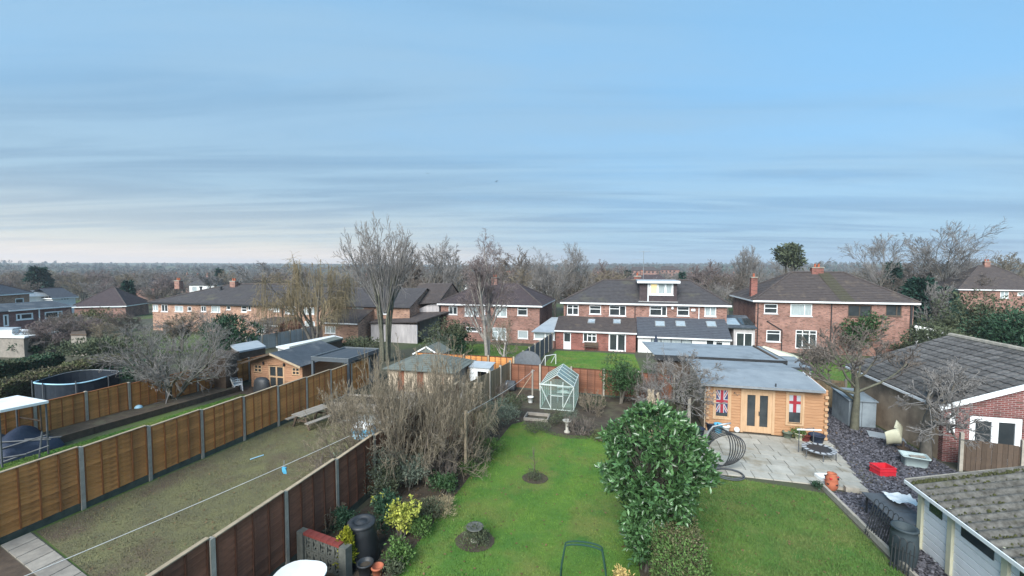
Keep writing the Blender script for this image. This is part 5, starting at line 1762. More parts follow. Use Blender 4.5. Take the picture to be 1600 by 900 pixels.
# ------------------------------------------------------------------ far left gardens: summerhouse, pergola, sheds
p, q = g(388, 606), g(477, 610)
sx0, sx1, sy_ = p[0], q[0], 22.45
sW = sx1 - sx0
s1 = thing('summerhouse', 'orange timber summerhouse with glazed doors and a dark felt roof', 'summerhouse', (sx0, sy_, TZ(sx0, sy_)))
f = plane_uv(s1, 0)
eh, ah = 1.75, 2.4
d_ = rect(f, (420, 571, 444, 600))
d_ = (d_[0], d_[1], 0.05, min(1.72, d_[3]))
w1 = rect(f, (397, 569.5, 409, 582))
w2 = rect(f, (456, 574, 468, 586.5))
w1 = (w1[0], w1[1], w1[2], min(w1[3], 1.7))
w2 = (w2[0], w2[1], w2[2], min(w2[3], 1.7))
tag(board_wall(0, sW, 0, eh, 0, [d_, w1, w2]).build('front_wall', 'cabin_orange', s1), kind='stuff')
MB().add([(0, 0, eh), (sW, 0, eh), (sW / 2, 0, ah), (0, 0.06, eh), (sW, 0.06, eh), (sW / 2, 0.06, ah)], [(0, 1, 2), (4, 3, 5), (0, 3, 4, 1), (0, 2, 5, 3), (1, 4, 5, 2)]).build('gable', 'cabin_orange', s1)
MB().box(0, 0.06, 0.062, 4.0, 0, eh).build('side_wall', 'cabin_orange', s1)
MB().box(sW - 0.06, sW, 0.062, 4.0, 0, eh).build('side_wall', 'cabin_orange', s1)
MB().box(0.062, sW - 0.062, 3.94, 4.0, 0, eh).build('back_wall', 'cabin_orange', s1)
window(s1, *d_, 0.0, cols=(0.5,), fr=0.1, recess=0.03, mat='pine_trim', name='double_door', sill=False, top=(0, 1), topfrac=0.5)
for q in (w1, w2):
    window(s1, *q, 0.0, cols=(0.5,), fr=0.07, recess=0.03, mat='pine_trim', sill=False, top=(0, 1), topfrac=0.5)
for sx_ in (-1, 1):
    xe_ = sW / 2 + sx_ * (sW / 2 + 0.3)
    ze_ = ah + 0.03 - (ah - eh) * (sW / 2 + 0.3) / (sW / 2)
    MB().slab([(sW / 2 + 0.001 * sx_, -0.5, ah + 0.05), (xe_, -0.5, ze_ + 0.02), (xe_, 4.3, ze_ + 0.02), (sW / 2 + 0.001 * sx_, 4.3, ah + 0.05)], 0.05).build('roof_slope', 'felt_dark', s1)
    MB().bar((sW / 2, -0.52, ah + 0.0), (xe_, -0.52, ze_ - 0.02), 0.03, 0.12).build('bargeboard', 'timber_pale' if sx_ > 0 else 'timber_dark', s1)
for xx in (1.05, 2.65):
    MB().lathe([(0.03, 0), (0.06, 0.05), (0.06, 0.16), (0.02, 0.2)], 8, (xx, -0.06, 1.55)).build('wall_lamp', 'black_plastic', s1)

c0, c1, c2, c3 = g(486, 558, 2.3), g(544.5, 561.5, 2.3), g(589, 547.5, 2.3), g(535.5, 545.5, 2.3)
cp0 = c0
s2 = thing('metal_pergola', 'dark grey metal pergola with a flat louvred roof beside the summerhouse', 'pergola', (c0[0], c0[1], TZ(c0[0], c0[1])))
pw, pd = 2.9, 3.6
pw = c1[0] - c0[0]
pd = c2[1] - c1[1] if c2[1] - c1[1] > 2 else 3.6
pd = min(pd, 5.0)
for xx in (0.07, pw - 0.07):
    for yy in (0.07, pd - 0.07):
        MB().box(xx - 0.07, xx + 0.07, yy - 0.07, yy + 0.07, -0.2, 2.1).build('post', 'metal_grey', s2)
for a_, b_ in (((0, 0.06), (pw, 0.06)), ((0, pd - 0.06), (pw, pd - 0.06))):
    MB().bar((a_[0], a_[1], 2.2), (b_[0], b_[1], 2.2), 0.12, 0.24).build('beam', 'metal_grey', s2)
for xx in (0.06, pw - 0.06):
    MB().bar((xx, 0.122, 2.2), (xx, pd - 0.122, 2.2), 0.12, 0.24).build('beam', 'metal_grey', s2)
nl = 18
ls_ = None
for k in range(nl):
    yy = 0.16 + (pd - 0.32) * k / nl
    if ls_ is None:
        ls_ = MB().box(0.13, pw - 0.13, 0, (pd - 0.32) / nl * 0.94, 2.24, 2.26).build('louvre', 'felt_dark', s2)
        ls_.location = (0, yy, 0)
    else:
        inst(ls_, s2, (0, yy, 0))
for a_, b_ in (((0, 0), (pw, 0)), ((pw, 0), (pw, pd)), ((pw, pd), (0, pd)), ((0, pd), (0, 0))):
    MB().bar((*a_, 2.335), (*b_, 2.335), 0.03, 0.02).build('edge_trim', 'steel', s2)
MB().box(0.2, pw - 0.2, pd - 0.03, pd, 0.0, 2.05).build('back_screen', 'metal_grey', s2)

# green hip-roofed shed at the end of the clothes-line garden
s3 = thing('garden_shed', 'low garden shed with a faded green hipped roof behind the bare shrubs', 'shed', (-14.4, 24.2, TZ(-14, 24.2)))
sw, sd, se, sr = 4.5, 3.2, 1.45, 2.15
for xx in np.arange(0, sw - 0.01, 0.225):
    k = int(round(xx / 0.225))
    MB().box(xx + 0.004, xx + 0.221, 0.0 if k % 2 else 0.012, 0.04, 0, se).build('board', 'fence_brown' if k in (3, 4, 9, 10, 16) else 'pine_grey', s3)
MB().box(0, 0.04, 0.042, sd, 0, se).build('side_wall', 'timber_grey', s3)
MB().box(sw - 0.04, sw, 0.042, sd, 0, se).build('side_wall', 'timber_grey', s3)
MB().box(0.042, sw - 0.042, sd - 0.04, sd, 0, se).build('back_wall', 'timber_grey', s3)
e = [(-0.25, -0.3, se), (sw + 0.25, -0.3, se), (sw + 0.25, sd + 0.3, se), (-0.25, sd + 0.3, se)]
a_, b_ = (1.8, sd / 2, sr), (3.0, sd / 2, sr)
for A, B, C, D_ in ((e[0], e[1], b_, a_), (e[1], e[2], b_, b_), (e[2], e[3], a_, b_), (e[3], e[0], a_, a_)):
    tiled(A, B, C, D_, 0.22, 0.02).build('roof_slope', 'felt_green', s3)
gp = g(666, 541.5, 2.2)
s3b = thing('gabled_shed', 'small green shed with a white edged gable behind the hipped shed', 'shed', (gp[0], gp[1], TZ(gp[0], gp[1])))
for sx_ in (-1, 1):
    MB().slab([(0.001 * sx_, 0, 2.2), (sx_ * 1.1, 0, 1.6), (sx_ * 1.1, 2.2, 1.6), (0.001 * sx_, 2.2, 2.2)], 0.04).build('roof_slope', 'felt_green', s3b)
    MB().bar((0, -0.03, 2.18), (sx_ * 1.1, -0.03, 1.58), 0.03, 0.1).build('bargeboard', 'upvc', s3b)
MB().add([(-1, 0.04, -0.1), (1, 0.04, -0.1), (1, 0.04, 1.6), (0, 0.04, 2.12), (-1, 0.04, 1.6), (-1, 2.1, -0.1), (1, 2.1, -0.1), (1, 2.1, 1.6), (0, 2.1, 2.12), (-1, 2.1, 1.6)],
         [(0, 1, 2, 3, 4), (9, 8, 7, 6, 5), (0, 5, 6, 1), (1, 6, 7, 2), (4, 9, 5, 0)]).build('wall', 'felt_green', s3b)


def flat_shed(name, label, pts_px, h, wallmat, roofmat, th_=0.12, group=None):
    """low building whose flat roof corners were sighted in the photo"""
    P = [g(x, y, h) for x, y in pts_px]
    base = P[0]
    zb_ = TZ(base[0], base[1])
    o = thing(name, label, 'outbuilding', (base[0], base[1], zb_), 0, group)
    top_ = [(p_[0] - base[0], p_[1] - base[1], p_[2] - zb_) for p_ in P]
    MB().slab(top_, th_).build('roof', roofmat, o)
    c_ = np.mean(np.array(top_), 0)
    ins = [(c_[0] + (t[0] - c_[0]) * 0.95, c_[1] + (t[1] - c_[1]) * 0.95, t[2] - th_ - 0.01) for t in top_]
    k = len(ins)
    for i in range(k):
        a__, b__ = ins[i], ins[(i + 1) % k]
        MB().add([(a__[0], a__[1], -0.5), (b__[0], b__[1], -0.5), b__, a__], [(0, 1, 2, 3)]).build('wall', wallmat, o)
    return o


flat_shed('flat_roofed_garage', 'garage with a bright white flat roof and pale panel walls at far left', [(-60, 524), (38, 526), (97, 517.5), (30, 514), (-40, 516)], 1.9, 'timber_grey', 'roof_white', 0.14)
flat_shed('flat_roofed_garage', 'grey flat roofed garage behind the white roofed one', [(-60, 515), (20, 513.5), (33, 511), (-40, 511)], 2.4, 'white_panel', 'roof_sheet')
flat_shed('lean_shed', 'low shed with a pale blue sheet roof behind the far panel fence', [(360, 539), (372, 549), (416, 541), (402, 531.5)], 2.1, 'timber_dark', 'roof_sheet')
flat_shed('long_shed', 'long narrow shed with a bright white roof behind the summerhouse', [(431, 541), (456, 547), (536, 527.5), (521, 523.5)], 1.7, 'white_panel', 'roof_white')
flat_shed('long_shed', 'low dark edged shed with a grey green flat roof behind the summerhouse', [(452, 541.5), (474, 543.5), (536, 528.5), (524, 525.5)], 2.0, 'timber_dark', 'felt_green')
ph = flat_shed('playhouse', 'dark timber playhouse behind the end of the far panel fence', [(318, 556), (352, 560), (374, 549), (342, 547)], 2.2, 'timber_dark', 'timber_dark')
flat_shed('flat_roofed_shed', 'small dark shed beyond the pale bushes at far left', [(110, 522), (135, 522), (133, 516), (112, 517)], 2.0, 'timber_grey', 'timber_dark')
# ------------------------------------------------------------------ vegetation
def gT(px, py):
    """where a sight line meets the land"""
    r = ray(px, py)
    d = 3.0
    while d < 3000:
        p = CC + r * d
        if p[2] <= T(p[0], p[1]):
            return p
        d *= 1.01
    return CC + r * d


def grow(seed, stems, nch, ang, up, wob, lr, L0=1.0, r0=0.1, stem_ang=0.15, rr=0.62, tmin=0.25, rmin=0.006, base_r=0.0):
    rng = np.random.default_rng(seed)
    lv = len(nch) + 1
    out = [[] for _ in range(lv)]
    K = 4

    def perp(d):
        a = rng.normal(size=3)
        a -= d * a.dot(d)
        n_ = np.linalg.norm(a)
        return a / (n_ + 1e-9)

    def rec(p, d, L, r, l):
        pts = [p]
        K = 2 if l >= 3 else 4
        for i in range(K):
            d = d + rng.normal(0, wob[l], 3)
            d[2] += up[l]
            d /= np.linalg.norm(d)
            p = p + d * (L / K)
            pts.append(p)
        t_ = np.linspace(0, 1, K + 1)
        rad = np.maximum(r * (1 - 0.62 * t_), rmin)
        out[l].append((np.array(pts), rad))
        if l + 1 >= lv:
            return
        n_ = nch[l]
        for c in range(n_):
            t = tmin + (1 - tmin) * (c + rng.random()) / n_
            i = min(K - 1, int(t * K))
            fr_ = t * K - i
            b = pts[i] * (1 - fr_) + pts[i + 1] * fr_
            dd = pts[i + 1] - pts[i]
            dd /= np.linalg.norm(dd)
            a = ang[l] * rng.uniform(0.6, 1.3)
            nd = dd * math.cos(a) + perp(dd) * math.sin(a)
            rec(b, nd, L * lr[l] * rng.uniform(0.65, 1.15) * (1.15 - 0.4 * t), max(rmin, r * (1 - 0.62 * t) * rr), l + 1)
    for s in range(stems):
        az = 2 * math.pi * (s + rng.random() * 0.7) / stems
        a = stem_ang * rng.uniform(0.5, 1.2) if stems > 1 else stem_ang * 0.3
        d = np.array([math.sin(a) * math.cos(az), math.sin(a) * math.sin(az), math.cos(a)])
        p = np.array([math.cos(az) * base_r, math.sin(az) * base_r, 0.0])
        rec(p, d, L0 * rng.uniform(0.85, 1.1), r0 * rng.uniform(0.8, 1.15), 0)
    return out


def tubes_np(br, n):
    if not br:
        return np.zeros((0, 3)), np.zeros((0, 4), int)
    P = np.array([b[0] for b in br])
    R = np.array([b[1] for b in br])
    B, K = R.shape
    Tn = np.zeros_like(P)
    Tn[:, 1:-1] = P[:, 2:] - P[:, :-2]
    Tn[:, 0] = P[:, 1] - P[:, 0]
    Tn[:, -1] = P[:, -1] - P[:, -2]
    Tn /= np.linalg.norm(Tn, axis=-1, keepdims=True) + 1e-9
    ref = np.where(np.abs(Tn[:, :1, 2:3]) < 0.9, np.array([0, 0, 1.0]), np.array([1.0, 0, 0]))
    U = np.cross(Tn, np.broadcast_to(ref, Tn.shape))
    U /= np.linalg.norm(U, axis=-1, keepdims=True) + 1e-9
    Vv = np.cross(Tn, U)
    th = 2 * np.pi * np.arange(n) / n
    ring = P[:, :, None] + R[:, :, None, None] * (np.cos(th)[None, None, :, None] * U[:, :, None] + np.sin(th)[None, None, :, None] * Vv[:, :, None])
    V = ring.reshape(-1, 3)
    idx = np.arange(B * K * n).reshape(B, K, n)
    a = idx[:, :-1]
    b = idx[:, 1:]
    F = np.stack([a, np.roll(a, -1, 2), np.roll(b, -1, 2), b], -1).reshape(-1, 4)
    return V, F


def fit(out, H, Wd, droop=0.0):
    """scale a grown skeleton to a height and a spread"""
    allp = np.concatenate([b[0] for lv in out for b in lv])
    zt = np.percentile(allp[:, 2], 99.7)
    rx = np.percentile(np.hypot(allp[:, 0], allp[:, 1]), 97)
    sx = (Wd / 2) / rx
    szz = H / zt
    S = np.array([sx, sx, szz])
    for lv in out:
        for i, (p, r) in enumerate(lv):
            lv[i] = (p * S, r)
    return out


SKEL = {}


def bare_tree(name, label, loc, H, Wd, bark, twig, seed, cat='tree', group=None, split=2, sides=(7, 5, 4, 3, 3, 3), **kw):
    key_ = repr((seed % 4 if cat == 'shrub' and kw.get('stems') == 15 else seed, sorted(kw.items())))
    if key_ not in SKEL:
        SKEL[key_] = grow(seed, **kw)
    sk = fit([[(p_.copy(), r_) for p_, r_ in lv_] for lv_ in SKEL[key_]], H, Wd)
    th = thing(name, label, cat, loc, 0, group)
    for nm, lvls, m_ in (('trunk', range(0, split), bark), ('crown', range(split, len(sk)), twig)):
        Vs, Fs, o = [], [], 0
        for l in lvls:
            v_, f_ = tubes_np(sk[l], sides[l])
            Vs.append(v_)
            Fs.append(f_ + o)
            o += len(v_)
        if o:
            ob_ = mesh_np(nm, np.concatenate(Vs), np.concatenate(Fs), m_, th, smooth=(nm == 'trunk'))
            if nm == 'crown' or cat == 'shrub':
                ob_['kind'] = 'stuff'
    th['skel'] = 0
    del th['skel']
    return th, sk


def leaf_mesh(P, A, L, Wd, rng, fold=0.25):
    """pointed two-facet leaves: P base, A axis"""
    n = len(P)
    A = A / (np.linalg.norm(A, axis=1, keepdims=True) + 1e-9)
    s = np.cross(A, rng.normal(size=(n, 3)))
    s /= np.linalg.norm(s, axis=1, keepdims=True) + 1e-9
    nn = np.cross(s, A)
    L = np.broadcast_to(L, (n,))[:, None]
    Wd = np.broadcast_to(Wd, (n,))[:, None]
    V = np.zeros((n, 4, 3))
    V[:, 0] = P
    V[:, 1] = P + A * L * 0.5 + s * Wd * 0.5 + nn * Wd * fold
    V[:, 2] = P + A * L - nn * L * 0.08
    V[:, 3] = P + A * L * 0.5 - s * Wd * 0.5 + nn * Wd * fold
    b = np.arange(n)[:, None] * 4
    F = np.concatenate([b + np.array([[0, 1, 2]]), b + np.array([[0, 2, 3]])])
    return V.reshape(-1, 3), F


def lumpy(rng, n, H, Wx, Wy, lumps=14, z0=0.08, inner=0.55, taper=0.0):
    """points spread through the outer part of overlapping lumps"""
    c = rng.normal(size=(lumps, 3))
    c /= np.linalg.norm(c, axis=1, keepdims=True)
    c *= rng.uniform(0.25, 0.72, (lumps, 1))
    rad = rng.uniform(0.28, 0.5, lumps)
    k = rng.integers(0, lumps, n)
    d = rng.normal(size=(n, 3))
    d /= np.linalg.norm(d, axis=1, keepdims=True)
    q = c[k] + d * rad[k][:, None] * (inner + (1 - inner) * rng.random((n, 1)) ** 0.6)
    sc_ = np.abs(q).max(0)
    P = np.empty_like(q)
    hgt = (q[:, 2] + 1) / 2
    P[:, 2] = H * np.clip(z0 + (1 - z0) * hgt, 0.02, 1.05)
    w = 1 - taper * np.clip(P[:, 2] / H, 0, 1)
    P[:, 0] = q[:, 0] * Wx / 2 * w
    P[:, 1] = q[:, 1] * Wy / 2 * w
    return P, d


def leafy(name, label, loc, H, Wx, n, L, Wl, mat, seed, cat='shrub', Wy=None, lumps=14, stems=5, bark='bark_grey', z0=0.1, rosette=1, group=None, up=0.5, taper=0.0, spread=0.0, trunk_h=None):
    rng = np.random.default_rng(seed)
    Wy = Wy or Wx
    th = thing(name, label, cat, loc, 0, group)
    m = max(1, n // rosette)
    P, d = lumpy(rng, m, H, Wx, Wy, lumps, z0, taper=taper)
    P0, d0 = P, d
    if rosette > 1:
        P = np.repeat(P, rosette, 0)
        d = np.repeat(d, rosette, 0)
    A = d * 0.6 + rng.normal(0, 0.75, P.shape)
    A[:, 2] += up
    if spread:
        P = P + rng.normal(0, spread, P.shape)
    V, F = leaf_mesh(P, A, L * rng.uniform(0.6, 1.25, len(P)), Wl * rng.uniform(0.7, 1.2, len(P)), rng)
    V[:, 2] = np.maximum(V[:, 2], 0.01)
    o = mesh_np('foliage' if cat != 'tree' else 'crown', V, F, mat, th)
    o['kind'] = 'stuff'
    b = MB()
    for k in range(stems):
        t = P0[rng.integers(0, len(P0))] * 0.85
        base = np.array([rng.normal(0, 0.06), rng.normal(0, 0.06), -0.05])
        mid = base * 0.5 + t * 0.5 + np.array([0, 0, H * 0.05])
        r_ = 0.012 + 0.012 * H
        b.tube([base, mid, t], [r_, r_ * 0.7, r_ * 0.3], 5)
    o = b.build('stems' if cat != 'tree' else 'trunk', bark, th)
    o['kind'] = 'stuff'
    return th


# --- grown bare trees, sighted from the photo
VASE = dict(stems=6, nch=[8, 6, 6, 4], ang=[0.5, 0.5, 0.5, 0.55], up=[0.02, 0.02, 0.04, 0.05, 0.05], wob=[0.05, 0.08, 0.1, 0.13, 0.15], lr=[0.95, 0.55, 0.5, 0.45], r0=0.17, stem_ang=0.26, rmin=0.012, base_r=0.3, tmin=0.45)
ROUND = dict(stems=1, nch=[11, 8, 6, 4], ang=[0.75, 0.6, 0.6, 0.6], up=[0.02, 0.1, 0.08, 0.05, 0.03], wob=[0.05, 0.12, 0.16, 0.18, 0.2], lr=[0.66, 0.6, 0.55, 0.5], r0=0.24, stem_ang=0.3, rmin=0.013, tmin=0.3)
BIRCH = dict(stems=2, nch=[11, 7, 6, 5], ang=[0.55, 0.6, 0.6, 0.7], up=[0.04, 0.1, 0.0, -0.12, -0.2], wob=[0.06, 0.12, 0.16, 0.18, 0.2], lr=[0.5, 0.55, 0.55, 0.6], r0=0.17, stem_ang=0.3, rmin=0.009, tmin=0.25)
APPLE = dict(stems=1, nch=[8, 8, 7, 5], ang=[0.95, 0.8, 0.75, 0.7], up=[0.05, 0.03, 0.06, 0.08, 0.05], wob=[0.16, 0.24, 0.26, 0.26, 0.25], lr=[0.95, 0.62, 0.5, 0.45], r0=0.17, stem_ang=0.6, rmin=0.006, tmin=0.45)
SPRAWL = dict(stems=7, nch=[8, 6, 5, 4], ang=[0.6, 0.6, 0.6, 0.6], up=[0.0, 0.03, 0.04, 0.05, 0.04], wob=[0.12, 0.2, 0.22, 0.24, 0.25], lr=[0.6, 0.58, 0.55, 0.5], r0=0.10, stem_ang=0.85, rmin=0.006, tmin=0.2)
SHRUB = dict(stems=26, nch=[7, 6, 4], ang=[0.5, 0.55, 0.6], up=[0.0, 0.02, 0.04, 0.04], wob=[0.16, 0.2, 0.24, 0.24], lr=[0.55, 0.5, 0.45], r0=0.02, stem_ang=0.9, rmin=0.0055, base_r=0.4, tmin=0.2)


def place(px, pb):
    p = gT(px, pb)
    return (p[0], p[1], TZ(p[0], p[1]) - 0.03)


def size_at(loc, px, ptop, wpx):
    d = float((np.array(loc) - CC) @ FW)
    top = (CC + ray(px, ptop) * d)[2]
    return top - loc[2], wpx / FPX * d


def tree_px(name, label, px, pb, pt, wpx, style, bark, twig, seed, depth=None, scale_w=1.0, **kw):
    if depth is None:
        loc = place(px, pb)
    else:
        p = atd(px, 430, depth)
        loc = (p[0], p[1], TZ(p[0], p[1]) - 0.05)
    H, Wd = size_at(loc, px, pt, wpx)
    st = dict(style)
    st.update(kw.pop('over', {}))
    return bare_tree(name, label, loc, H, Wd * scale_w, bark, twig, seed, **st, **kw)


loc = place(602, 566)
H, Wd = size_at(loc, 602, 347, 128)
FAN = grow(6, stems=30, nch=[7, 5, 3], ang=[0.6, 0.6, 0.6], up=[0.0, 0.04, 0.06, 0.05], wob=[0.05, 0.10, 0.14, 0.18], lr=[0.42, 0.5, 0.45], r0=0.06, stem_ang=0.62, rmin=0.0135, base_r=0.1, tmin=0.3)
FAN = fit(FAN, H * 0.64, Wd)
for l_ in range(len(FAN)):
    for i_, (p_, r_) in enumerate(FAN[l_]):
        FAN[l_][i_] = (p_ + np.array([0, 0, H * 0.36]), r_)
th = thing('bare_tree', 'tall many stemmed bare tree towering over the sheds', 'tree', loc)
rng_ = np.random.default_rng(55)
tr_ = []
for k in range(9):
    a_ = 2 * math.pi * k / 9 + rng_.uniform(-.3, .3)
    b0 = np.array([0.35 * math.cos(a_), 0.35 * math.sin(a_), -0.1])
    e0 = np.array([Wd * 0.16 * math.cos(a_), Wd * 0.16 * math.sin(a_), H * rng_.uniform(0.5, 0.72)])
    pts = [b0 + (e0 - b0) * t + np.array([math.cos(a_), math.sin(a_), 0]) * (-0.25 * math.sin(t * 3.14)) + rng_.normal(0, 0.06, 3) * (t > 0) for t in np.linspace(0, 1, 5)]
    tr_.append((np.array(pts), np.linspace(0.14, 0.05, 5) * rng_.uniform(0.7, 1.1)))
mesh_np('trunk', *tubes_np(tr_, 8), 'bark_green', th, smooth=True)
Vs, Fs, o_ = [], [], 0
for l_, n_ in ((0, 5), (1, 4), (2, 3), (3, 3)):
    v_, f_ = tubes_np(FAN[l_], n_)
    Vs.append(v_)
    Fs.append(f_ + o_)
    o_ += len(v_)
mesh_np('crown', np.concatenate(Vs), np.concatenate(Fs), 'twig_grey', th)['kind'] = 'stuff'
tree_px('birch_tree', 'pale trunked birch with fine drooping twigs in front of the left brick pair', 762, 576, 364, 112, BIRCH, 'bark_pale', 'twig_birch', 9)
tree_px('bare_tree', 'bare round crowned tree standing between the tall tree and the birch', 672, 500, 371, 98, ROUND, 'bark_grey', 'twig_grey', 12, depth=60)
tree_px('bare_tree', 'bare tree with a dark forked trunk behind the gap left of the centre houses', 868, 500, 386, 100, ROUND, 'bark_grey', 'twig_grey', 14, depth=60, over=dict(stems=2))
tree_px('bare_tree', 'slim bare tree just left of the centre house roof', 906, 500, 381, 74, ROUND, 'bark_grey', 'twig_grey', 15, depth=64)
tree_px('bare_tree', 'bare tree behind the right end of the left brick pair', 835, 500, 390, 84, ROUND, 'bark_grey', 'twig_grey', 16, depth=66)
tree_px('sprawling_tree', 'wide sprawling bare tree growing in the raised border by the orange fence', 268, 628, 492, 190, SPRAWL, 'bark_green', 'twig_grey', 21)
tree_px('apple_tree', 'gnarled bare apple tree leaning in front of the log cabin corner', 1068, 668, 548, 180, APPLE, 'bark_green', 'twig_grey', 25, over=dict(rmin=0.009))
tree_px('apple_tree', 'bare tree with a straight mossy trunk beside the blue grey shed', 1335, 672, 498, 210, APPLE, 'bark_green', 'twig_brown', 29, over=dict(stem_ang=0.15, rmin=0.013, r0=0.2, up=[0.1, 0.1, 0.1, 0.08, 0.05], lr=[0.85, 0.6, 0.5, 0.45]))
tree_px('apple_tree', 'stout crooked bare tree against the tan garage wall', 1446, 718, 562, 215, APPLE, 'bark_grey', 'twig_grey', 33, over=dict(r0=0.2, rmin=0.009))
tree_px('small_tree', 'small crooked bare tree with pale bark by the grey board fence', 786, 592, 497, 78, APPLE, 'bark_pale', 'twig_tan', 35, over=dict(r0=0.11))
tree_px('bare_tree', 'spreading bare tree above the roof of the right brick pair', 1373, 480, 367, 112, ROUND, 'bark_grey', 'twig_grey', 41, depth=78, over=dict(rmin=0.02))
tree_px('bare_tree', 'broad bare tree on the skyline near the right edge', 1497, 480, 349, 140, ROUND, 'bark_grey', 'twig_grey', 43, depth=80, over=dict(rmin=0.02, stems=2))
tree_px('bare_tree', 'thin upright bare tree left of the right brick pair', 1168, 480, 386, 56, ROUND, 'bark_grey', 'twig_grey', 45, depth=82, over=dict(rmin=0.016, stems=2))
tree_px('bare_tree', 'grey bare tree in front of the dark conifer', 1470, 560, 440, 60, ROUND, 'bark_grey', 'twig_grey', 47, depth=44)

# willow: grown limbs with hanging switches
wl_loc = place(492, 546)
Hw, Ww = size_at(wl_loc, 492, 402, 150)
wil = grow(51, stems=4, nch=[7, 6, 7], ang=[0.7, 0.6, 0.8], up=[0.05, 0.06, 0.0, -0.55], wob=[0.08, 0.15, 0.18, 0.1], lr=[0.6, 0.55, 0.95], r0=0.17, stem_ang=0.45, rmin=0.011, tmin=0.3)
wil = fit(wil, Hw, Ww)
tw_o = thing('willow_tree', 'golden twigged weeping willow in front of the terrace', 'tree', wl_loc)
v1, f1 = tubes_np(wil[0], 7)
v2, f2 = tubes_np(wil[1], 5)
mesh_np('trunk', np.concatenate([v1, v2]), np.concatenate([f1, f2 + len(v1)]), 'bark_grey', tw_o, smooth=True)
v1, f1 = tubes_np(wil[2], 4)
v2, f2 = tubes_np(wil[3], 3)
mesh_np('crown', np.concatenate([v1, v2]), np.concatenate([f1, f2 + len(v1)]), 'twig_willow', tw_o)['kind'] = 'stuff'
# hanging switches
rng = np.random.default_rng(52)
tips = [b[0][-1] for b in wil[2]] + [b[0][2] for b in wil[2]] + [b[0][-1] for b in wil[1]]
sw_ = []
for t in tips:
    for k in range(3):
        Ln = rng.uniform(1.0, min(4.0, max(1.2, t[2] * 0.6)))
        o_ = rng.normal(0, 0.25, 2)
        pts = [t + np.array([o_[0] * s, o_[1] * s, -Ln * s ** 1.15]) for s in np.linspace(0, 1, 5)]
        sw_.append((np.array(pts), np.linspace(0.014, 0.008, 5)))
v1, f1 = tubes_np(sw_, 3)
mesh_np('switches', v1, f1, 'twig_willow', tw_o)['kind'] = 'stuff'

# --- shrubs of the border (bare)
for lb, px, pb, pt, w, m_, sd, ov in (
        ('large tan twigged bare shrub in the middle of the border', 660, 742, 538, 210, 'twig_tan', 61, dict(stems=38)),
        ('tan bare shrub leaning over the brown fence', 590, 728, 566, 205, 'twig_tan', 62, dict(stems=36)),
        ('fine grey brown bare shrub behind the pampas grass', 705, 700, 568, 130, 'twig_tan', 63, dict(stems=30)),
        ('low reddish brown twiggy shrub in the border', 722, 716, 645, 75, 'twig_red', 64, {}),
        ('dark brown twiggy shrub at the lawn edge', 690, 756, 690, 70, 'twig_brown', 65, {}),
        ('brown twiggy climber on the brown panel fence', 520, 800, 705, 60, 'twig_brown', 66, {}),
        ('dry tangle of stems above the decorative block wall', 510, 826, 775, 60, 'twig_tan', 67, {}),
        ('grey twiggy bush left of the bare apple tree', 1040, 652, 548, 95, 'twig_grey', 68, {}),
        ('thin grey twigs rising behind the round evergreen', 1010, 640, 560, 60, 'twig_brown', 69, {}),
        ('dry twiggy perennials right of the greenhouse', 925, 646, 612, 50, 'twig_tan', 70, {}),
        ('dry stems in the soil bed by the stone bird bath', 905, 678, 646, 55, 'twig_brown', 71, {}),
        ('bare bush with pale stems at the end of the brown lawn', 540, 660, 602, 70, 'twig_tan', 72, {}),
        ('brown twigs along the foot of the pale board fence', 775, 625, 590, 55, 'twig_brown', 73, {}),
        ('bare briar by the side porch of the right brick pair', 1300, 570, 528, 90, 'twig_grey', 74, {})):
    if w < 100:
        ov = dict(stems=15, nch=[6, 5, 3])
    tree_px('bare_shrub', lb, px, pb, pt, w, SHRUB, 'twig_brown', m_, sd, cat='shrub', over=ov, sides=(5, 4, 3, 3), split=1)

# --- leafy plants
def leafy_px(name, label, px, pb, pt, wpx, n, L, Wl, mat, seed, depth=None, **kw):
    if depth is None:
        loc = place(px, pb)
    else:
        p = atd(px, 430, depth)
        loc = (p[0], p[1], TZ(p[0], p[1]) - 0.05)
    H, Wd = size_at(loc, px, pt, wpx)
    return leafy(name, label, loc, H, Wd, n, L, Wl, mat, seed, **kw)


# the big glossy evergreen in the foreground
loc = (0.95, 11.35, TZ(0.95, 11.35))
H, Wd = size_at(loc, 1015, 632, 172)
rng = np.random.default_rng(81)
ev = thing('evergreen_tree', 'large glossy leaved evergreen tree in front of the patio', 'tree', loc)
pz_ = np.array([0.06, 0.2, 0.3, 0.38, 0.5, 0.62, 0.75, 0.86, 0.94, 1.0]) * H
pr_ = np.array([0.42, 0.48, 0.6, 0.85, 1.14, 1.28, 1.22, 1.0, 0.64, 0.2])
m = 1300
zc = rng.uniform(0.05, 1.0, m * 3) * H
keep = rng.random(m * 3) < np.interp(zc, pz_, pr_) / 1.52
zc = zc[keep][:m]
m = len(zc)
az_ = rng.uniform(0, 2 * np.pi, m)
lump = 1 + 0.15 * np.sin(3 * az_ + zc * 3.1) + 0.14 * np.sin(5 * az_ - zc * 4.3) + 0.10 * np.sin(9 * az_ + zc * 7.0)
rr_ = np.interp(zc, pz_, pr_) * lump * (0.5 + 0.5 * rng.random(m) ** 0.5)
P = np.stack([rr_ * np.cos(az_), rr_ * np.sin(az_), zc], -1)
d = np.stack([np.cos(az_), np.sin(az_), 0.35 + 0.5 * (zc / H)], -1)
tips_ = P.copy()
nl_ = 9
P = np.repeat(P, nl_, 0) + rng.normal(0, 0.03, (m * nl_, 3))
A = np.repeat(d, nl_, 0) * 0.55 + rng.normal(0, 0.6, (m * nl_, 3))
V, F = leaf_mesh(P, A, 0.185 * rng.uniform(0.5, 1.25, len(P)), 0.076 * rng.uniform(0.8, 1.2, len(P)), rng)
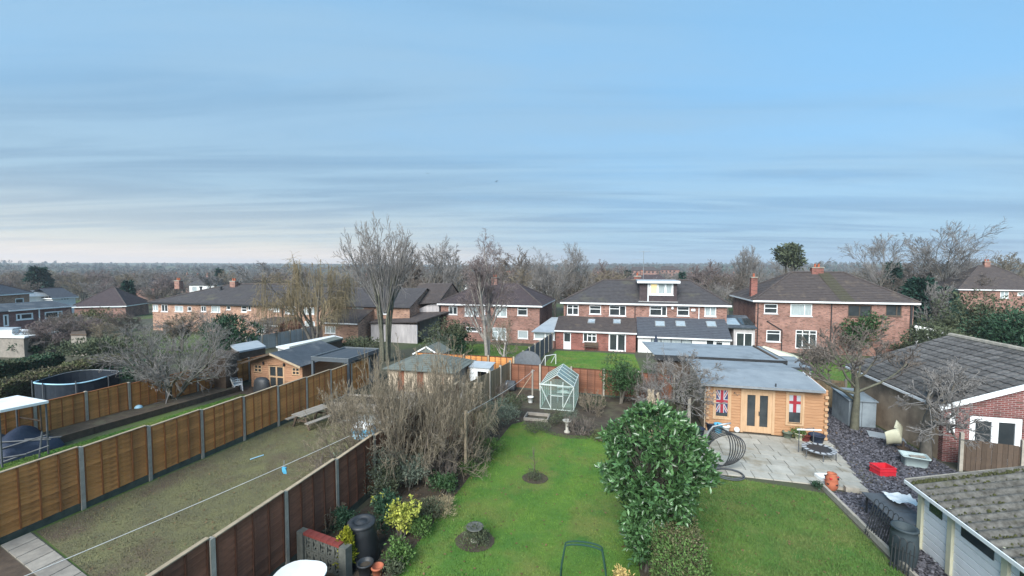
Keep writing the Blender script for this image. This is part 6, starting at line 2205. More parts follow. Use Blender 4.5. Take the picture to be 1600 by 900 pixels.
mesh_np('crown', V, F, 'leaf_laurel', ev)['kind'] = 'stuff'
b = MB()
for k in range(5):
    b.tube([(rng.normal(0, .1), rng.normal(0, .1), -0.1), (rng.normal(0, .2), rng.normal(0, .2), H * 0.3), (rng.normal(0, .5), rng.normal(0, .5), H * 0.65)], [0.07, 0.05, 0.02], 7)
for k in range(160):
    t_ = tips_[rng.integers(0, m)]
    z0_ = max(0.2, t_[2] * 0.6)
    b.tube([(t_[0] * 0.15, t_[1] * 0.15, z0_), tuple(t_)], [0.018, 0.007], 4)
b.build('trunk', 'bark_green', ev)['kind'] = 'stuff'
leafy('evergreen_shrub', 'dark glossy undergrowth below the big evergreen', (0.75, 10.6, TZ(0.8, 10.6)), 1.7, 1.5, 1900, 0.16, 0.065, 'leaf_laurel', 82, lumps=16, rosette=6, spread=0.03)
leafy('cream_shrub', 'small cream leaved shrub at the lawn edge below the big evergreen', (0.15, 9.6, TZ(0.2, 9.6)), 0.75, 0.6, 260, 0.10, 0.05, 'leaf_cream', 83, lumps=7, rosette=4)
leafy_px('evergreen_shrub', 'round dark evergreen bush by the back fence', 970, 632, 546, 78, 5200, 0.14, 0.05, 'leaf_ivy', 84, lumps=20, rosette=4, spread=0.05)
leafy_px('sage_shrub', 'grey green feathery shrub against the brown fence', 572, 770, 690, 118, 5200, 0.10, 0.022, 'leaf_sage', 85, lumps=18, rosette=3, spread=0.06)
leafy_px('variegated_shrub', 'bright yellow variegated shrub beside the compost bin', 628, 842, 768, 56, 1100, 0.10, 0.055, 'leaf_yellow', 86, lumps=9, rosette=4)
leafy_px('variegated_shrub', 'small sprig of yellow leaves above the compost bin', 592, 800, 772, 36, 130, 0.09, 0.05, 'leaf_yellow', 87, lumps=5, rosette=4, z0=0.5)
leafy_px('golden_conifer', 'golden dwarf conifer by the decorative block wall', 543, 896, 818, 52, 4600, 0.075, 0.028, 'leaf_gold', 88, lumps=22, z0=0.05, up=1.0, taper=0.62, rosette=2)
for lb, px, pb, pt, w, n, L, Wl, m_, sd in (
        ('low green plants between the compost bin and lawn', 622, 880, 846, 60, 900, 0.09, 0.05, 'leaf_green', 90),
        ('dark green shrub behind the compost bin', 596, 830, 770, 70, 1900, 0.09, 0.045, 'leaf_dark', 91),
        ('straggly grey green plant at the lawn edge', 668, 812, 780, 60, 900, 0.12, 0.03, 'leaf_olive', 92),
        ('ivy clump at the foot of the bare shrubs', 690, 775, 735, 60, 1300, 0.09, 0.05, 'leaf_ivy', 93),
        ('grey green bushy shrub right of the pampas grass', 780, 672, 610, 66, 3200, 0.09, 0.028, 'leaf_sage', 94),
        ('leafy green shrub beside the border path', 800, 655, 612, 52, 2200, 0.09, 0.035, 'leaf_olive', 95),
        ('green groundcover under the pampas grass', 760, 712, 680, 60, 1500, 0.08, 0.035, 'leaf_green', 96),
        ('green tuft at the foot of the wooden post', 735, 742, 716, 46, 900, 0.07, 0.03, 'leaf_green', 97),
        ('low mixed greenery at the lawn edge by the yellow shrub', 655, 838, 808, 56, 1100, 0.08, 0.035, 'leaf_green', 156),
        ('small dull tuft at the lawn edge near the pots', 618, 898, 872, 40, 700, 0.08, 0.03, 'leaf_olive', 157),
        ('dark leafy plant against the fence behind the compost bin', 540, 830, 790, 50, 1300, 0.08, 0.04, 'leaf_dark', 158),
        ('olive green undergrowth below the leaning tan shrub', 600, 775, 712, 80, 2600, 0.09, 0.03, 'leaf_olive', 150),
        ('sage green foliage at the foot of the large bare shrub', 640, 765, 705, 84, 2600, 0.10, 0.028, 'leaf_sage', 151),
        ('dark tangled foliage in the middle of the border', 668, 742, 680, 80, 2600, 0.09, 0.03, 'leaf_hedge_brown', 152),
        ('brownish foliage left of the washing post', 700, 728, 668, 70, 2200, 0.09, 0.03, 'leaf_hedge_brown', 153),
        ('dull green bush right of the washing post', 745, 726, 690, 50, 1400, 0.08, 0.03, 'leaf_olive', 154),
        ('fallen grey stems at the lawn edge', 690, 800, 778, 60, 900, 0.16, 0.012, 'straw', 155),
        ('ivy spilling along the brown fence', 536, 775, 728, 60, 1600, 0.07, 0.045, 'leaf_ivy', 98),
        ('low plants in front of the greenhouse', 868, 662, 642, 60, 900, 0.10, 0.03, 'leaf_olive', 99),
        ('grey green lavender mound behind the bird bath', 888, 664, 638, 40, 900, 0.10, 0.02, 'leaf_sage', 100),
        ('straggly weeds beside the raised bed frame', 838, 678, 655, 56, 800, 0.09, 0.03, 'leaf_olive', 101),
        ('green weeds right of the greenhouse', 930, 640, 620, 52, 900, 0.09, 0.03, 'leaf_olive', 102),
        ('loose yellow green plant at the lawn corner', 935, 690, 670, 44, 600, 0.08, 0.04, 'leaf_hedge', 103),
        ('ring of low plants round the bird feeder', 742, 852, 824, 56, 1100, 0.07, 0.03, 'leaf_olive', 104),
        ('ring of weeds round the young sapling', 836, 752, 736, 34, 500, 0.06, 0.03, 'leaf_olive', 105),
        ('bushy grass tuft by the cabin left window', 1143, 672, 636, 14, 300, 0.30, 0.015, 'leaf_olive', 106),
        ('potted greenery right of the cabin doors', 1245, 688, 664, 30, 500, 0.08, 0.04, 'leaf_green', 107),
        ('dark shrub in the corner by the rear lawn', 700, 558, 496, 92, 3800, 0.22, 0.11, 'leaf_olive', 108),
        ('dark green conifer bush in front of the left brick pair', 716, 560, 520, 34, 1500, 0.2, 0.08, 'leaf_dark', 109),
        ('pale twiggy bush beside the left brick pair', 690, 562, 522, 60, 1800, 0.2, 0.04, 'leaf_sage', 110),
        ('low hedge behind the metal pergola', 560, 556, 524, 90, 2600, 0.2, 0.08, 'leaf_olive', 111),
        ('dense green conifer beyond the far panel fence', 362, 572, 488, 88, 4200, 0.3, 0.09, 'leaf_dark', 112),
        ('dark evergreen under the sprawling bare tree', 215, 600, 562, 90, 2400, 0.22, 0.10, 'leaf_dark', 113),
        ('shrubby bank beside the far white roofed garage', 170, 566, 520, 160, 3600, 0.3, 0.09, 'leaf_olive', 114),
        ('yellow green bush in front of the dark hip roofed house', 150, 520, 478, 90, 2600, 0.35, 0.08, 'leaf_hedge', 115),
        ('small clipped yellow bush by the long extension', 56, 512, 496, 20, 700, 0.3, 0.16, 'leaf_gold', 116),
        ('rounded bush at the corner of the white roofed garage', 48, 556, 528, 40, 1500, 0.25, 0.12, 'leaf_dark', 117),
        ('dark green shrub by the front of the left terrace', 470, 530, 506, 60, 1500, 0.25, 0.1, 'twig_red', 118),
        ('red brown hedge in front of the pale brick terrace', 455, 530, 500, 70, 1800, 0.25, 0.07, 'twig_red', 119),
        ('ivy covered stump of a tree in front of the right brick pair', 1345, 560, 480, 56, 3200, 0.22, 0.12, 'leaf_ivy', 120),
        ('low dark bushes at the foot of the right brick pair', 1280, 566, 540, 80, 1500, 0.2, 0.08, 'twig_brown', 121),
        ('round bush at the corner of the conservatory', 1415, 560, 530, 60, 1500, 0.2, 0.1, 'leaf_olive', 122)):
    leafy_px('leafy_shrub', lb, px, pb, pt, w, n, L, Wl, m_, sd, lumps=12, rosette=3, spread=0.04, stems=4)
for lb, px, pt, w, dep_, n, m_, sd, L in (
        ('big grey green bush behind the brick garage roof', 1525, 452, 150, 38, 6500, 'leaf_olive', 130, 0.3),
        ('dark green bush at the right edge behind the garage', 1588, 472, 120, 34, 5200, 'leaf_dark', 131, 0.28),
        ('low bush filling the gap behind the garage ridge', 1470, 505, 90, 36, 3200, 'leaf_olive', 132, 0.25),
        ('pale bush right of the conservatory', 1505, 500, 70, 42, 2600, 'leaf_sage', 133, 0.25)):
    leafy_px('large_bush', lb, px, 0, pt, w, n, L, L * 0.4, m_, sd, depth=dep_, lumps=22, rosette=3, spread=0.1, stems=5)


def conifer(name, label, loc, H, Wd, seed, mat='leaf_conifer', tiers=11, n=4200, L=0.5, base=0.05):
    rng = np.random.default_rng(seed)
    th = thing(name, label, 'tree', loc)
    MB().tube([(0, 0, -0.2), (0, 0, H * 0.5), (0, 0, H * 0.97)], [0.022 * H, 0.014 * H, 0.02], 7).build('trunk', 'bark_grey', th)
    t = rng.integers(0, tiers, n) / tiers
    t = np.clip(t + rng.normal(0, 0.018, n), 0, 0.995)
    az = rng.uniform(0, 2 * np.pi, n)
    wob = 0.75 + 0.25 * np.sin(az * 3 + t * 23) * np.sin(az * 5 + t * 11)
    rad = (Wd / 2) * (1 - t) ** 0.75 * wob * rng.uniform(0.25, 1.0, n) ** 0.5
    z = H * (base + (1 - base) * t) - rad * 0.12
    P = np.stack([rad * np.cos(az), rad * np.sin(az), z], -1)
    A = np.stack([np.cos(az), np.sin(az), rng.normal(-0.05, 0.3, n)], -1) + rng.normal(0, 0.35, (n, 3))
    V, F = leaf_mesh(P, A, L * rng.uniform(0.5, 1.2, n), L * 0.32, rng)
    mesh_np('crown', V, F, mat, th)['kind'] = 'stuff'
    return th


def conifer_px(name, label, px, pt, wpx, depth, seed, **kw):
    p = atd(px, 430, depth)
    loc = (p[0], p[1], TZ(p[0], p[1]))
    H, Wd = size_at(loc, px, pt, wpx)
    return conifer(name, label, loc, H, Wd, seed, **kw)


conifer_px('dark_conifer', 'dark blue green conifer right of the right brick pair', 1440, 430, 122, 54, 201, n=6500, L=0.8, tiers=9)
conifer_px('dark_conifer', 'second dark conifer close behind the first', 1475, 445, 90, 58, 202, n=3800, L=0.8, tiers=8)
conifer_px('dark_conifer', 'broad dark conifer above the far left roofs', 60, 414, 52, 120, 203, n=3600, L=1.5, tiers=8)
conifer_px('dark_conifer', 'small pointed conifer beside the hip roofed house', 199, 438, 24, 95, 204, n=2000, L=1.0)
conifer_px('dark_conifer', 'pointed conifer on the slope above the long terrace', 343, 419, 20, 150, 205, n=1600, L=1.4)
leafy_px('pine_tree', 'layered pine on the skyline left of the right brick pair', 1228, 0, 383, 56, 1500, 0.8, 0.3, 'leaf_olive', 206, depth=84, cat='tree', lumps=10, rosette=3, z0=0.62, stems=9, spread=0.2)
conifer_px('dark_conifer', 'small round conifer far behind the centre roof', 981, 421, 16, 140, 207, n=1200, L=1.3)
conifer_px('dark_conifer', 'small dark conifer right of the dormer', 1066, 424, 14, 140, 208, n=1200, L=1.2)
conifer_px('dark_conifer', 'dark conifer behind the right brick pair roof', 1395, 408, 40, 90, 209, n=2400, L=1.2)

# --- pampas grass
def pampas(label, loc, H, Wd, nb, npl, seed, ph):
    rng = np.random.default_rng(seed)
    th = thing('pampas_grass', label, 'grass clump', loc)
    br = []
    for k in range(nb):
        az = rng.uniform(0, 2 * np.pi)
        l_ = rng.uniform(0.5, 1.0)
        R_ = Wd / 2 * l_ * rng.uniform(0.5, 1.1)
        hh = H * rng.uniform(0.55, 1.0)
        pts = []
        for s in np.linspace(0, 1, 5):
            pts.append(np.array([math.cos(az) * (0.1 + R_ * s), math.sin(az) * (0.1 + R_ * s), hh * (math.sin(s * 2.35)) * 0.95]))
        br.append((np.array(pts), np.array([0.010, 0.010, 0.008, 0.006, 0.003])))
    v_, f_ = tubes_np(br, 3)
    mesh_np('leaves', v_, f_, 'straw', th)['kind'] = 'stuff'
    for k in range(npl):
        az = rng.uniform(0, 2 * np.pi)
        r_ = rng.uniform(0.05, 0.32) * Wd / 2
        lean = rng.uniform(0.0, 0.2)
        hh = ph * rng.uniform(0.82, 1.0)
        bx_, by_ = math.cos(az) * r_, math.sin(az) * r_
        st_ = MB().tube([(bx_ * 0.4, by_ * 0.4, 0.1), (bx_, by_, hh * 0.65)], 0.008, 5).build('stalk', 'straw', th)
        m = 130
        s = rng.random(m)
        wv = 0.05 * np.sin(np.pi * np.clip(s * 0.9 + 0.1, 0, 1)) ** 0.7
        P = np.stack([bx_ * (1 + lean * s) + rng.normal(0, 0.35, m) * wv, by_ * (1 + lean * s) + rng.normal(0, 0.35, m) * wv, hh * (0.62 + 0.38 * s)], -1)
        A = np.stack([rng.normal(0, 0.35, m), rng.normal(0, 0.35, m), np.ones(m)], -1)
        V, F = leaf_mesh(P, A, 0.16, 0.018, rng)
        mesh_np('plume', V, F, 'plume', th)['kind'] = 'stuff'
    return th


loc = place(738, 706)
Hp, Wp = size_at(loc, 738, 628, 86)
pampas('tall pampas grass clump with cream plumes in the border', loc, Hp, Wp, 620, 9, 301, size_at(loc, 738, 592, 10)[0])
loc = (1.35, 17.6, TZ(1.3, 17.6))
pampas('pampas plumes showing above the big evergreen', loc, 1.5, 1.3, 260, 8, 302, size_at(loc, 1005, 608, 10)[0])


# --- hedges
def hedge(name, label, p0, p1, wd, H, n, L, mats, seed, top_brown=True):
    rng = np.random.default_rng(seed)
    p0, p1 = np.array(p0, float), np.array(p1, float)
    ln = np.linalg.norm(p1 - p0)
    ang_ = math.atan2(p1[1] - p0[1], p1[0] - p0[0])
    z0 = TZ(*p0)
    dz_ = (TZ(*p1) - z0) / ln
    th = thing(name, label, 'hedge', (p0[0], p0[1], z0), ang_)
    for mi, m_ in enumerate(mats):
        k = n // len(mats)
        u_ = rng.uniform(0, ln, k)
        face = rng.random(k)
        y_ = np.where(face < 0.3, -wd / 2, np.where(face < 0.55, wd / 2, rng.uniform(-wd / 2, wd / 2, k)))
        h_ = np.where(face < 0.55, rng.uniform(0.02, H, k), H)
        bumpy = 0.06 * np.sin(u_ * 2.1 + mi) + 0.04 * np.sin(u_ * 5.3 + y_ * 4)
        P = np.stack([u_, y_ * (1 + bumpy * 0.8) + rng.normal(0, 0.04, k), np.maximum(0.0, h_ + bumpy * (h_ > H * 0.9) + rng.normal(0, 0.035, k)) + u_ * dz_], -1)
        A = np.stack([rng.normal(0, 0.6, k), np.sign(y_) * 0.5 + rng.normal(0, 0.6, k), rng.normal(0.4, 0.6, k)], -1)
        V, F = leaf_mesh(P, A, L * rng.uniform(0.6, 1.3, k), L * 0.55, rng)
        mesh_np('foliage', V, F, m_, th)['kind'] = 'stuff'
    o = MB().box(0, ln, -wd / 2 + 0.08, wd / 2 - 0.08, -0.3, H - 0.08)
    for i, q in enumerate(o.v):
        o.v[i] = (q[0], q[1], q[2] + q[0] * dz_)
    o.build('inner_twigs', 'leaf_hedge_brown', th)
    return th


hedge('clipped_hedge', 'clipped hedge with brown patches between the two near lawns', (1.3, 3.5), (1.4, 11.7), 0.95, 1.2, 34000, 0.07, ('leaf_hedge', 'leaf_green'), 401)
hp0, hp1 = g(-30, 606, 1.6), g(178, 556, 1.6)
hedge('long_hedge', 'long flat topped brown hedge behind the trampoline', hp0[:2], hp1[:2], 1.5, 1.6, 16000, 0.13, ('leaf_hedge_brown', 'leaf_hedge'), 402)
hp0, hp1 = g(-30, 574, 1.8), g(86, 556, 1.8)
hedge('long_hedge', 'dark green hedge beyond the brown one at far left', hp0[:2], hp1[:2], 1.4, 1.8, 9000, 0.15, ('leaf_olive', 'leaf_dark'), 403)

# --- bare trees beyond the houses: a few grown kinds, each standing tree an object of its own
rng = random.Random(77)
kinds = []
for k in range(6):
    st = dict(ROUND)
    st.update(stems=1 + (k % 3 == 2), nch=[10, 7, 6, 3], rmin=0.028, r0=0.22)
    o, sk = bare_tree('bare_tree', 'bare winter tree in the wooded belt beyond the houses', (0, 0, 0), 10.0, 9.5, 'bark_grey', ('twig_grey', 'twig_brown', 'twig_birch', 'twig_tan', 'twig_grey', 'twig_brown')[k], 500 + k, group='bare trees beyond the houses', **st)
    kinds.append(o)
spots = []
tries = 0
while len(spots) < 290 and tries < 20000:
    tries += 1
    px_ = rng.uniform(-30, 1630)
    d_ = 62 + 190 * rng.random() ** 1.25
    p = atd(px_, 430, d_)
    if any((p[0] - s[0]) ** 2 + (p[1] - s[1]) ** 2 < 16 for s in spots):
        continue
    if px_ < 200 and d_ < 95:
        continue
    if d_ < 74 and (1140 < px_ or px_ < 660):
        continue
    spots.append((p[0], p[1], d_, px_))
for i, (x_, y_, d_, px_) in enumerate(spots):
    src = kinds[i % 6]
    o = src if i < 6 else dup(src)
    o.location = (x_, y_, TZ(x_, y_) - 0.1)
    o.rotation_euler = (0, 0, rng.uniform(0, 6.28))
    s = rng.uniform(0.7, 1.08)
    if d_ < 110:
        s *= 0.82
    o.scale = (s * rng.uniform(0.9, 1.15), s * rng.uniform(0.9, 1.15), s)

for lb, px_, d_, pt_, w_ in (('big bare tree on the skyline right of the tall many stemmed tree', 640, 70, 392, 90), ('broad bare tree on the skyline just left of the birch', 716, 74, 384, 96), ('broad bare tree on the skyline just right of the birch', 806, 72, 388, 96),
                             ('low bare tree on the skyline left of the aerial', 940, 84, 408, 70), ('bare tree on the skyline right of the dormer', 1112, 92, 408, 80), ('bare tree behind the roof of the long terrace', 410, 80, 410, 90),
                             ('bare tree on the skyline between the two right hand crowns', 1440, 92, 398, 90), ('low bare tree at the right end of the skyline', 1575, 95, 396, 80), ('bare tree close behind the slim pine', 1250, 96, 402, 80)):
    o = dup(kinds[(px_ // 7) % 6])
    p = atd(px_, 430, d_)
    o['label'] = lb
    del o['group']
    loc = (p[0], p[1], TZ(p[0], p[1]) - 0.05)
    H, Wd = size_at(loc, px_, pt_, w_)
    o.location = loc
    o.rotation_euler = (0, 0, rng.uniform(0, 6.28))
    o.scale = (Wd / 9.5, Wd / 9.5, H / 10.0)
nt_ = 0
while nt_ < 18:
    px_, py_ = rng.uniform(-10, 430), rng.uniform(508, 556)
    p = g(px_, py_)
    if p[0] > -25.5 or p[1] < 24 or p[1] > 41:
        continue
    if px_ < 110 and py_ > 505 and py_ < 530:
        continue
    o = dup(kinds[nt_ % 6])
    o['label'] = 'small bare garden tree in the thicket before the long terrace'
    o['group'] = 'bare trees before the long terrace'
    o.location = (p[0], p[1], TZ(p[0], p[1]) - 0.05)
    o.rotation_euler = (0, 0, rng.uniform(0, 6.28))
    s = rng.uniform(0.25, 0.42)
    o.scale = (s * 1.25, s * 1.25, s)
    nt_ += 1
# --- the far wood, one mass of crowns
def far_wood(name, label, n, r0_, r1_, tri, size, mat, seed, evergreen=False):
    rng = np.random.default_rng(seed)
    az_ = rng.uniform(-math.radians(70), math.radians(42), n)
    rr_ = r0_ * (r1_ / r0_) ** rng.random(n)
    x_, y_ = rr_ * np.sin(az_), rr_ * np.cos(az_)
    z_ = T(x_, y_)
    H_ = rng.uniform(5.5, 10.5, n) * (0.8 + 0.25 * np.sin(x_ / 60.0) * np.sin(y_ / 80.0)) * (0.8 + 0.35 * np.clip((rr_ - 500) / 900, 0, 1))
    Wd_ = rng.uniform(5, 10, n)
    c = np.repeat(np.stack([x_, y_, z_ + H_ * 0.58], -1), tri, 0)
    d = rng.normal(size=(n * tri, 3))
    d /= np.linalg.norm(d, axis=1, keepdims=True)
    rad = np.stack([Wd_ / 2, Wd_ / 2, H_ * 0.44], -1)
    P = c + d * np.repeat(rad, tri, 0) * rng.uniform(0.35, 1.0, (n * tri, 1)) ** 0.5
    sz_ = size * rng.uniform(0.5, 1.3, (n * tri, 1)) * np.repeat(np.clip(rr_ / 350, 0.7, 2.6), tri)[:, None]
    V = np.zeros((n * tri, 3, 3))
    for k in range(3):
        q = rng.normal(size=(n * tri, 3))
        q /= np.linalg.norm(q, axis=1, keepdims=True)
        V[:, k] = P + q * sz_ * np.array([1, 1, 1.3])
    return tag(mesh_np(name, V.reshape(-1, 3), np.arange(n * tri * 3).reshape(-1, 3), mat), label, 'woodland', kind='stuff')


far_wood('woodland', 'grey brown bare woodland covering the far slopes', 3600, 190, 1750, 68, 0.5, 'wood_far', 601)
far_wood('woodland', 'warmer brown bare treetops mixed into the far slopes', 1500, 170, 1500, 68, 0.48, 'wood_far_warm', 602)
far_wood('woodland', 'dark evergreen treetops dotted over the far slopes', 300, 180, 1600, 90, 0.5, 'leaf_conifer', 603)
# ------------------------------------------------------------------ things in the gardens
def gl(px, py, h=0.0):
    p = g(px, py, h)
    return p[0], p[1], -SLOPE * p[1]


def rounded(w, d, r, n=5):
    pts = []
    for cx, cy, a0 in ((w / 2 - r, d / 2 - r, 0), (-w / 2 + r, d / 2 - r, 90), (-w / 2 + r, -d / 2 + r, 180), (w / 2 - r, -d / 2 + r, 270)):
        for k in range(n + 1):
            t = math.radians(a0 + 90 * k / n)
            pts.append((cx + r * math.cos(t), cy + r * math.sin(t)))
    return pts


# white oval table
p = gl(455, 915, 0.72)
tb = thing('garden_table', 'white oval plastic garden table at the foot of the brown fence', 'table', p, 0.15)
MB().slab([(x, y, 0.74) for x, y in rounded(1.1, 1.5, 0.42)], 0.035).build('table_top', 'white_plastic', tb)
MB().slab([(x, y, 0.702) for x, y in rounded(0.98, 1.38, 0.4)], 0.05).build('apron', 'white_plastic', tb)
for sx_ in (-1, 1):
    for sy_ in (-1, 1):
        MB().tube([(sx_ * 0.3, sy_ * 0.5, 0.66), (sx_ * 0.4, sy_ * 0.6, 0.0)], [0.035, 0.025], 8).build('leg', 'white_plastic', tb)
# compost bin
p = gl(566, 872)
cb = thing('compost_bin', 'black ribbed compost bin with a round lid by the variegated shrub', 'compost bin', p)
MB().lathe([(0.42, 0), (0.43, 0.03), (0.41, 0.2), (0.42, 0.22), (0.38, 0.45), (0.39, 0.47), (0.35, 0.7), (0.36, 0.72), (0.32, 0.92)], 24).build('body', 'black_plastic', cb, smooth=True)
MB().lathe([(0.34, 0.90), (0.355, 0.92), (0.355, 0.97), (0.30, 1.0), (0.21, 1.0), (0.20, 0.97), (0.12, 0.96), (0.10, 1.0), (0.0, 1.0)], 24).build('lid', 'black_plastic', cb, smooth=True)
MB().box(-0.16, 0.16, -0.445, -0.40, 0.03, 0.3).build('hatch', 'black_plastic', cb)
p = gl(571, 899)
pt = thing('flower_pot', 'empty black bucket shaped pot beside the golden conifer', 'pot', p)
MB().lathe([(0.13, 0), (0.18, 0.3), (0.2, 0.3), (0.2, 0.34), (0.17, 0.34), (0.165, 0.27), (0, 0.25)], 18).build('pot', 'black_plastic', pt, smooth=True)
MB().lathe([(0.165, 0.262), (0.0, 0.275)], 12).build('earth', 'soil', pt)
MB().lathe([(0.1, 0), (0.14, 0.2), (0.155, 0.2), (0.155, 0.24), (0.12, 0.24), (0.11, 0.18), (0, 0.17)], 16).build('flower_pot', 'terracotta', loc=gl(590, 899), smooth=True)
tag(bpy.data.objects['flower_pot.001'] if 'flower_pot.001' in bpy.data.objects else bpy.data.objects['flower_pot'], 'small terracotta pot next to the black bucket pot', 'pot')

# decorative screen-block wall with red coping
a_ = np.array(g(478, 829, 0.82))
b_ = np.array(g(534, 849, 0.82))
ang = math.atan2(b_[1] - a_[1], b_[0] - a_[0])
Lw = float(np.hypot(*(b_ - a_)[:2]))
bw = thing('block_wall', 'low pierced screen block wall with a red brick coping', 'wall', (a_[0], a_[1], -SLOPE * a_[1]), ang)
nb = 5
blk = None
for i in range(nb):
    for j in range(2):
        s = Lw / nb
        if blk is None:
            m_ = MB()
            r_ = []
            ring = grid_wall(0.005, s - 0.005, 0.005, 0.365, -0.045, 0.045, [(0.04, s - 0.04, 0.04, 0.33)])
            ring.bar((0.03, 0, 0.03), (s - 0.03, 0, 0.34), 0.05, 0.05)
            ring.bar((0.03, 0, 0.34), (s - 0.03, 0, 0.03), 0.05, 0.049)
            blk = ring.build('screen_block', 'stone_dark', bw)
            blk.location = (0, 0, 0)
        else:
            inst(blk, bw, (i * s, 0, j * 0.375))
nc = 6
cs_ = MB().box(0.004, Lw / nc - 0.004, -0.09, 0.09, 0.755, 0.82).build('coping_brick', 'red_paint', bw)
for i in range(1, nc):
    inst(cs_, bw, (i * Lw / nc, 0, 0))
MB().box(Lw + 0.01, Lw + 0.22, -0.1, 0.1, -0.05, 0.8).build('pillar', 'stone_dark', bw)
MB().box(-0.22, -0.01, -0.1, 0.1, -0.05, 0.8).build('pillar', 'stone_dark', bw)

# bird table in the round bed
p = gl(742, 846)
bt = thing('bird_bath', 'dark bird bath on a pale pedestal in the round lawn bed', 'bird bath', p)
MB().lathe([(0.12, 0), (0.12, 0.06), (0.07, 0.1), (0.06, 0.28), (0.09, 0.34)], 14).build('pedestal', 'stone', bt, smooth=True)
MB().lathe([(0.09, 0.342), (0.22, 0.4), (0.24, 0.43), (0.21, 0.43), (0.1, 0.4), (0, 0.395)], 20).build('bowl', 'stone_dark', bt, smooth=True)
sheet('soil_bed', [(p[0] + 0.55 * math.cos(t), p[1] + 0.5 * math.sin(t)) for t in np.linspace(0, 2 * math.pi, 18)[:-1]], 'soil', 0.03)
p = gl(836, 748)
sheet('soil_bed', [(p[0] + 0.48 * math.cos(t), p[1] + 0.45 * math.sin(t)) for t in np.linspace(0, 2 * math.pi, 18)[:-1]], 'soil', 0.03)
bare_tree('sapling', 'thin young sapling in the small round lawn bed', p, 1.15, 0.4, 'timber_dark', 'twig_brown', 710, split=1, stems=1, nch=[6, 3], ang=[0.5, 0.5], up=[0.1, 0.2, 0.1], wob=[0.03, 0.1, 0.1], lr=[0.35, 0.5], r0=0.02, stem_ang=0.05, rmin=0.005)
# stone bird bath by the soil bed, dug earth patch
sheet('soil_bed', [(-4.6, 20.2), (-3.9, 19.9), (-3.2, 19.2), (-2.2, 18.85), (-1.3, 19.05), (-0.8, 19.9), (-1.2, 21.4), (-4.2, 21.6)], 'soil', 0.02)
p = gl(886, 676)
bb = thing('bird_bath', 'small pale stone bird bath in the soil bed before the greenhouse', 'bird bath', p)
MB().lathe([(0.14, 0), (0.14, 0.08), (0.07, 0.13), (0.08, 0.4), (0.12, 0.48)], 14).build('pedestal', 'stone', bb, smooth=True)
MB().lathe([(0.12, 0.482), (0.2, 0.56), (0.22, 0.6), (0.19, 0.6), (0.1, 0.55), (0, 0.545)], 18).build('bowl', 'stone', bb, smooth=True)
# raised bed frame
p = gl(818, 657)
rb = thing('raised_bed', 'open timber raised bed frame left of the greenhouse', 'raised bed', p)
for x0_, x1_, y0_, y1_ in ((0, 1.25, 0, 0.06), (0, 1.25, 0.84, 0.9), (0, 0.06, 0.062, 0.838), (1.19, 1.25, 0.062, 0.838)):
    MB().box(x0_, x1_, y0_, y1_, 0, 0.16).build('board', 'timber_grey', rb)

# washing posts and lines
def post(label, px, pb, pt_, w=0.09, mat='timber_grey', arm=False):
    p_ = gl(px, pb)
    H_, _ = size_at(p_, px, pt_, 1)
    o_ = thing('washing_post', label, 'post', p_)
    MB().box(-w / 2, w / 2, -w / 2, w / 2, -0.1, H_).build('post', mat, o_)
    MB().bar((-0.12, 0, H_ - 0.12), (0.12, 0, H_ - 0.05), 0.03).build('cleat', 'steel', o_)
    return p_, H_


pA, hA = post('weathered washing post rising from the shrub border', 728, 742, 640, mat='timber_pale')
pB, hB = post('weathered washing post left of the greenhouse', 832, 624, 577)
def line_between(name, label, a, b, r, mat, sag=0.15, cat='rope'):
    a, b = np.array(a), np.array(b)
    pts = [a + (b - a) * t + np.array([0, 0, -sag * 4 * t * (1 - t)]) for t in np.linspace(0, 1, 14)]
    o_ = MB().tube(pts, r, 5).build(name, mat)
    return tag(o_, label, cat)


line_between('washing_line', 'slack line between the two washing posts', (pA[0], pA[1], pA[2] + hA - 0.1), (pB[0], pB[1], pB[2] + hB - 0.1), 0.008, 'rope', 0.12)
line_between('prop_pole', 'thin pole leaning on the post by the greenhouse', gl(794, 640), (pB[0], pB[1], pB[2] + hB - 0.25), 0.018, 'timber_pale', 0.0, 'pole')
a_ = g(20, 908, 1.9)
b_ = g(486, 707, 1.9)
b2_ = b_ + (b_ - a_) * 0.25
line_between('clothes_line', 'white clothes line stretched across the brownish lawn', a_, b2_, 0.009, 'rope', 0.05)
pg = g(443, 735, 1.6)
pk = thing('peg_bag', 'small turquoise peg bag hanging from the clothes line', 'bag', pg)
MB().add([(-0.06, 0, 0.08), (0.06, 0, 0.08), (0.08, 0.03, -0.06), (-0.08, 0.03, -0.06), (-0.06, 0.06, 0.08), (0.06, 0.06, 0.08), (0.05, 0.05, -0.13), (-0.05, 0.05, -0.13)], [(0, 3, 2, 1), (4, 5, 6, 7), (0, 1, 5, 4), (3, 7, 6, 2), (1, 2, 6, 5), (0, 4, 7, 3)]).build('pouch', 'bright_blue', pk)
MB().tube([(0, 0.03, 0.08), (0, 0.03, 0.28)], 0.01, 5).build('hook', 'steel', pk)
ra, rb_ = gl(391, 719), gl(412, 712)
tag(MB().tube([(ra[0], ra[1], ra[2] + 0.03), (rb_[0], rb_[1], rb_[2] + 0.03)], 0.022, 6).build('plastic_pipe', 'pale_blue'), 'short pale pipe lying on the brownish lawn', 'pipe')

